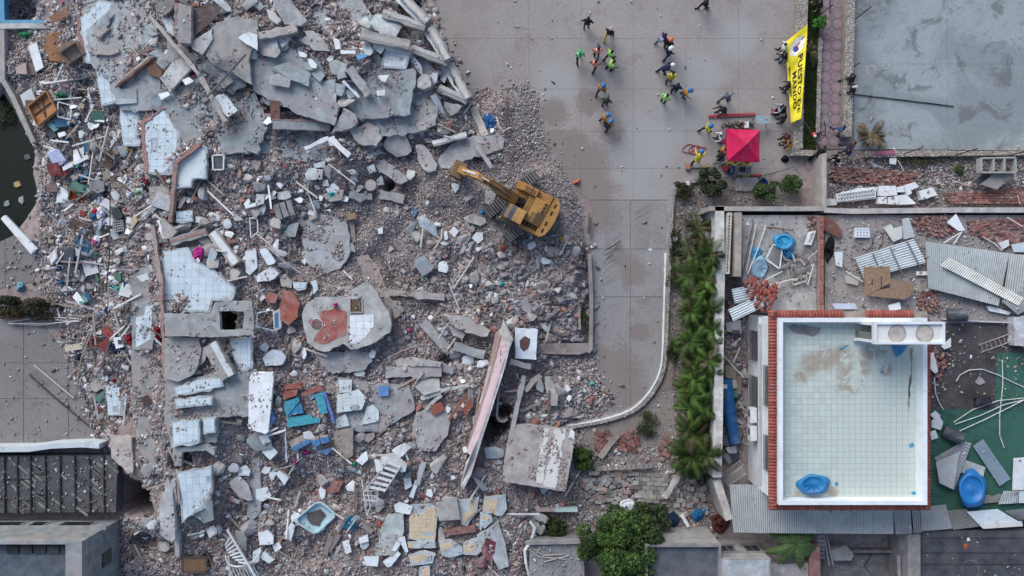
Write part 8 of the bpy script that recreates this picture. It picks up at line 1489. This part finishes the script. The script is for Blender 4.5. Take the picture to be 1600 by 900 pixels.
Z_ = [ # label, polygon, count, size range, mix
 ('fine mixed rubble of the left yard', '5,55 120,20 200,60 215,400 205,600 180,740 150,690 100,520 70,460 65,390 70,330 60,240 15,140', 19000, .05, .34, MIXL),
 ('coarse grey rubble of the upper left', '120,-30 400,-30 400,230 380,330 240,420 200,420 190,200 140,60', 13000, .06, .45, MIXG),
 ('grey rubble of the collapsed front', '400,-30 660,-30 735,160 780,200 780,250 560,260 400,240', 12000, .06, .45, MIXG),
 ('grey broken rubble left of the hollow', '330,230 520,230 520,330 470,420 430,470 380,450 330,380', 11000, .05, .38, MIXG),
 ('pinkish brick gravel around the excavator', '500,240 690,255 830,145 850,235 880,262 910,330 918,545 700,560 610,450 480,440 470,360', 26000, .03, .13, MIXB),
 ('coarse brick rubble below the excavator', '690,370 920,380 920,540 700,500 640,440', 4200, .07, .52, MIXN),
 ('dense mixed rubble of the middle left', '200,400 430,450 440,700 430,930 190,930 250,800 230,700 210,600', 15000, .05, .36, MIXG),
 ('mixed rubble of the lower middle', '400,450 480,440 700,480 930,560 940,650 900,690 910,790 830,850 830,930 400,930 410,700', 27000, .05, .38, MIXR),
 ('gravel spilled on the plaza edge', '735,150 830,130 850,200 860,240 800,250 760,230', 1500, .04, .2, MIXN),
 ('rubble bank along the bend of the lane', '840,560 905,560 945,600 960,630 900,668 860,660 830,600', 2600, .06, .34, MIXR),
 ('rubble of the block court', '895,690 1050,700 1110,750 1120,840 840,850 840,800 900,790', 3600, .06, .32, MIXR),
 ('brick crumbs of the corridor', '1296,246 1720,246 1720,322 1296,322', 5200, .05, .28, dict(MIXR, white=14)),
 ('litter and stones of the planting strip', '1060,290 1250,290 1250,322 1120,325 1090,420 1055,420', 1100, .05, .26, MIXN),
 ('small stones along the palm strip', '1050,420 1075,420 1070,700 1050,740 1000,690 1020,640 1045,560', 420, .04, .16, MIXN),
 ('loose clutter on the alley floor', '1130,470 1162,470 1164,700 1130,700', 700, .06, .5, dict(MIXL, dark=20)),
 ('dim clutter inside the blue edged pool', '9,-10 74,-10 74,29 9,29', 700, .06, .4, dict(MIXL, dark=30)),
 ('dark rubble beside the slate house', '186,808 262,800 276,860 276,930 186,930', 2600, .06, .3, dict(MIXR, dark=20))]
allreg = [r[0] for r in REG]
for k, (lab, poly, n, s0, s1, mix) in enumerate(Z_):
    rs = np.random.RandomState(100+k); x, y = sample(PP(poly), n, rs); pond = pip(x, y, POND); x, y = x[~pond], y[~pond]
    jt = rs.exponential(7, len(x)); x = x+rs.normal(size=len(x))*jt; y = y+rs.normal(size=len(y))*jt; pond = pip(x, y, POND); x, y = x[~pond], y[~pond]; z = np.maximum(zg(x, y), np.where(pip(x, y, MOUND), -9, .035))
    heap('rubble', lab, x, y, z, s0, s1, mix, 200+k, .28, 4.2)
    x, y = sample(PP(poly), int(n*.75), rs); pond = pip(x, y, POND); x, y = x[~pond], y[~pond]; heap('rubble_fines', lab+', finest bits', x, y, zg(x, y)+rs.uniform(.02, .14, len(x)), .03, .10, dict(pink=30, mauve=18, grey=14, pale=18, white=20), 400+k, .4, 1.0)
# grit lying on the slabs
X = []; Y = []; ZZ = []; rs = np.random.RandomState(5)
for poly, fz, g in REG:
    a = abs(parea(poly)); n = int(a/34*g*2.2)
    if n < 1 or g <= 0: continue
    x, y = sample(poly, n, rs)
    ok = vnoise(x/16, y/16, 0)+.6*vnoise(x/6, y/6, 1) > .12; x, y = x[ok], y[ok]
    for u, v in zip(x, y):
        z = fz(u, v); p = W(u, v, z); X.append(800+p.x*S); Y.append(450-p.y*S); ZZ.append(z+.01)
heap('grit', 'loose grit and chips lying on the fallen slabs', np.array(X), np.array(Y), np.array(ZZ), .025, .15, dict(MIXG, pink=34, mauve=24, dark=2), 77, .4, 3.2)
# dust litter on terraces, black roof, joist floor and low roofs
for lab, poly, n, z0, mix in (('crumbs strewn over the sheet terrace', '1289,337 1640,337 1640,500 1450,500 1289,490', 4200, 2.31, dict(MIXR, white=20)), ('crumbs strewn over the black roof', '1452,505 1640,505 1640,640 1460,640', 420, 2.27, MIXG), ('crumbs strewn over the debris terrace', '1160,338 1280,338 1280,488 1205,488 1165,440', 420, 2.31, MIXG), ('crumbs strewn over the joist floor', '0,715 180,715 180,800 0,800', 700, .92, dict(MIXG, dark=30)), ('crumbs strewn over the low grey roof', '828,850 910,850 910,940 828,940', 420, 1.62, MIXR), ('small litter on the plaza and lane', '740,0 1235,0 1235,270 1040,300 1030,560 930,560 930,330 860,230', 260, .045, dict(white=24, dark=14, mauve=20, grey=20)), ('stones lying on the lower left paving', '0,505 60,505 150,610 150,690 0,690', 220, .05, MIXR), ('crumbs lying on the side pavement', '0,395 30,370 60,400 50,440 0,450', 160, .05, MIXR)):
    rs = np.random.RandomState(hash(lab) % 1000 if False else len(lab)*7+n); x, y = sample(PP(poly), n, rs); kk = (H-z0)/H; heap('crumbs', lab, 800+(x-800)*kk, 450+(y-450)*kk, np.full(len(x), z0), .02, .17, mix, n, .4, 4.0)
# individual larger pieces
def chunk_mesh(seed, s=(1, .75, .5), cut=.3):
    r_ = random.Random(seed); bm = bmesh.new(); pts = []
    for _ in range(13):
        v = Vector((r_.gauss(0, 1), r_.gauss(0, 1), r_.gauss(0, 1))).normalized(); m_ = max(abs(v.x), abs(v.y), abs(v.z)); v = v*(1-cut)+v/m_*cut; bm.verts.new((v.x*s[0]/2, v.y*s[1]/2, max(-.3, v.z)*s[2]/2))
    bmesh.ops.convex_hull(bm, input=bm.verts); 
    for v in [v for v in bm.verts if not v.link_faces]: bm.verts.remove(v)
    me = bpy.data.meshes.new('chunk'); bm.to_mesh(me); bm.free(); return me
def proto(k, s, mat, cut=.3, seed0=0):
    out = []
    for i in range(k): m = chunk_mesh(seed0+i, s, cut); m.materials.append(mat); out.append(m)
    return out
SH_C = proto(14, (1, .72, .5), CONC, .45, 10); SH_B = proto(8, (1, .6, .42), BRIK, .8, 40); SH_P = proto(12, (1, .75, .14), PLAS, .5, 70); mbw = MB().box(-.5, .5, -.06, .06, 0, .07); SH_W = [mesh('stick', mbw.V, mbw.F, WOOD)]; mbt = MB().box(-.5, .5, -.5, .5, 0, .10); SH_T = [mesh('shard', mbt.V, mbt.F, PLAS)]
def covered(x, y):
    xs = np.asarray(x); ys = np.asarray(y); c = np.zeros(xs.shape, bool)
    for p in allreg: c |= pip(xs, ys, p)
    return c
def scatter(name, label, group, cat, poly, n, shapes, s0, s1, cols, seed, pw=1.8, up=.06, tilt=.25, avoid=True, lift=0):
    rs = np.random.RandomState(seed); x, y = sample(PP(poly), n*3, rs)
    if avoid: ok = ~covered(x, y) & ~pip(x, y, POND); x, y = x[ok], y[ok]
    for i in range(min(n, len(x))):
        s = s0+(s1-s0)*rs.rand()**pw; z = zat(x[i], y[i])+lift; o = bpy.data.objects.new(name, shapes[rs.randint(len(shapes))]); COL.objects.link(o); o.location = W(x[i], y[i], z+up+s*.10); k = rs.uniform(.75, 1.3); o.scale = (s, s*k, s*rs.uniform(.7, 1.3)) if name != 'timber_stick' else (s, k*.75, .8);
        if name == 'floor_plate': o.scale = (s, s*rs.choice((.35, .6, .9, 1.1)), s*.8)
        o.rotation_euler = (rs.normal()*tilt, rs.normal()*tilt, rs.uniform(0, 6.28)); c = cols[rs.randint(len(cols))]; f = rs.uniform(.8, 1.2); o.color = (c[0]*f, c[1]*f, c[2]*f, 1); tag(o, label, cat, group)
GR = [(.31, .315, .315), (.36, .355, .34), (.27, .27, .27), (.42, .41, .40), (.33, .29, .275)]; WHs = [(.66, .69, .71), (.60, .64, .66), (.70, .71, .70)]; BRs = [(.27, .12, .10), (.32, .16, .13), (.30, .20, .17)]
ZA = {'upper left': '125,0 400,0 400,230 240,400 190,200', 'collapsed front': '400,0 650,0 735,160 780,210 560,255 400,235', 'middle left': '240,250 520,240 480,430 430,470 200,440', 'centre': '480,260 700,270 760,400 700,470 600,440 500,430', 'excavator side': '690,370 910,390 915,535 720,520', 'lower left': '200,440 420,470 430,900 190,900 230,720', 'lower middle': '410,470 700,490 800,620 820,900 420,900', 'lane bend': '800,560 900,560 950,640 890,670 900,790 830,840 790,760'}
sd = 300
for zn, (nc, nb, npz, nw) in {'upper left': (30, 20, 20, 14), 'collapsed front': (42, 20, 18, 10), 'middle left': (34, 24, 34, 16), 'centre': (34, 10, 10, 6), 'excavator side': (44, 26, 14, 6), 'lower left': (24, 26, 38, 26), 'lower middle': (54, 44, 42, 40), 'lane bend': (18, 20, 10, 8)}.items():
    sd += 5
    scatter('concrete_chunk', 'angular grey concrete chunk lying in the %s rubble' % zn, 'concrete chunks of the %s rubble' % zn, 'chunk', ZA[zn], nc, SH_C, .35, 1.1, GR, sd, 2.2, .10)
    scatter('brick_lump', 'reddish broken brick lump lying in the %s rubble' % zn, 'brick lumps of the %s rubble' % zn, 'brick', ZA[zn], nb, SH_B, .26, .6, BRs, sd+1, 2, .10)
    scatter('plaster_shard', 'flat white plaster shard lying in the %s rubble' % zn, 'white plaster shards of the %s rubble' % zn, 'shard', ZA[zn], npz, SH_P, .26, .85, WHs, sd+2, 2, .16, .3)
    scatter('timber_stick', 'splintered timber stick lying in the %s rubble' % zn, 'timber sticks of the %s rubble' % zn, 'stick', ZA[zn], nw, SH_W, .7, 2.2, [(.30, .25, .21), (.45, .43, .41), (.18, .13, .10), (.6, .6, .58)], sd+3, 1.4, .2, .15)
# bigger broken floor plates leaning over each other
SH_S = proto(12, (1, .8, .11), CONC, .75, 120); PLC = [(.34, .395, .415), (.40, .445, .46), (.30, .335, .35), (.45, .51, .54), (.36, .36, .35)]
for zn, poly, n in (('upper left', '150,20 400,0 400,220 330,240 240,200 190,130', 34), ('collapsed front', '400,10 640,20 700,140 640,230 540,240 400,220', 30), ('middle left', '210,300 420,300 450,420 400,470 380,600 260,600', 12), ('lower left', '260,600 440,560 440,760 380,860 290,860', 7), ('lower middle', '560,560 780,560 790,760 700,860 560,880 520,700', 10), ('centre', '480,270 660,280 700,460 600,480 500,440', 4)):
    sd += 5; scatter('floor_plate', 'broken pale floor plate leaning in the %s rubble' % zn, 'leaning floor plates of the %s rubble' % zn, 'plate', poly, n, SH_S, .7, 2.1, PLC, sd+600, 1.7, .2, .22, True, .1)
# household clutter of the left yard
LY = '70,60 130,110 205,230 215,400 205,560 190,700 150,640 100,520 75,460 80,340 95,300 70,240 40,150 60,120'
scatter('plaster_shard', 'flat white fragment among the household clutter on the left', 'white fragments of the left clutter', 'shard', LY, 105, SH_P, .22, .75, WHs, 501, 2, .15, .35); scatter('timber_stick', 'loose stick among the household clutter on the left', 'sticks of the left clutter', 'stick', LY, 110, SH_W, .6, 2.4, [(.30, .25, .21), (.50, .48, .46), (.14, .10, .08), (.62, .63, .62), (.10, .10, .11)], 502, 1.5, .22, .2); scatter('small_carton', 'small box among the household clutter on the left', 'boxes of the left clutter', 'box', LY, 70, SH_T, .3, .8, [(.20, .13, .09), (.5, .52, .54), (.08, .09, .11), (.05, .14, .24), (.32, .27, .2), (.1, .2, .16), (.25, .06, .05)], 503, 1.6, .2, .35); scatter('concrete_chunk', 'grey concrete lump among the household clutter on the left', 'concrete lumps of the left clutter', 'chunk', LY, 18, SH_C, .3, .8, GR, 504, 2, .12)
rs = random.Random(9)
cx_, cy_ = sample(PP(LY), 46, np.random.RandomState(61))
for x, y in zip(cx_, cy_): cloth('small crumpled garment half buried in the left clutter', x, y, rs.uniform(3, 7), rs.uniform(3, 6), rs.choice(((.55, .58, .64), (.62, .64, .66), (.02, .03, .06), (.03, .10, .22), (.22, .02, .04), (.02, .02, .025), (.35, .33, .38), (.10, .05, .05), (.6, .6, .62))), rs.uniform(0, 180), .3, .22, group='small garments of the left clutter')
# shards floating by the pond edge
for i, (x, y, c) in enumerate(((42, 245, (.05, .07, .07)), (26, 288, (.38, .24, .09)), (10, 318, (.22, .25, .24)), (33, 312, (.30, .32, .31)))): slab('%s scrap floating on the dark pool' % ('black', 'orange', 'dull green', 'pale grey')[i], [(x-4, y-3), (x+3, y-5), (x+5, y+2), (x, y+5), (x-4, y+3)], PLST, c, z=-.2, th=.1, amp=.05, name='floating_scrap', cat='scrap', reg=False)
for x, y, a, b in ((640, 470, 16, 10), (620, 505, 10, 14), (700, 548, 12, 9), (745, 545, 9, 8), (690, 200, 14, 8), (470, 205, 14, 8), (545, 262, 12, 8), (560, 150, 12, 10), (500, 425, 12, 6), (850, 590, 8, 8), (610, 120, 10, 8), (600, 440, 8, 8), (800, 590, 7, 9), (360, 200, 10, 8)): o = wires('thin bent rebar strands sticking out of the fallen concrete', x, y, a, b, 9, (.13, .11, .10), .25, .014); o['group'] = 'bent rebar strands in the rubble'
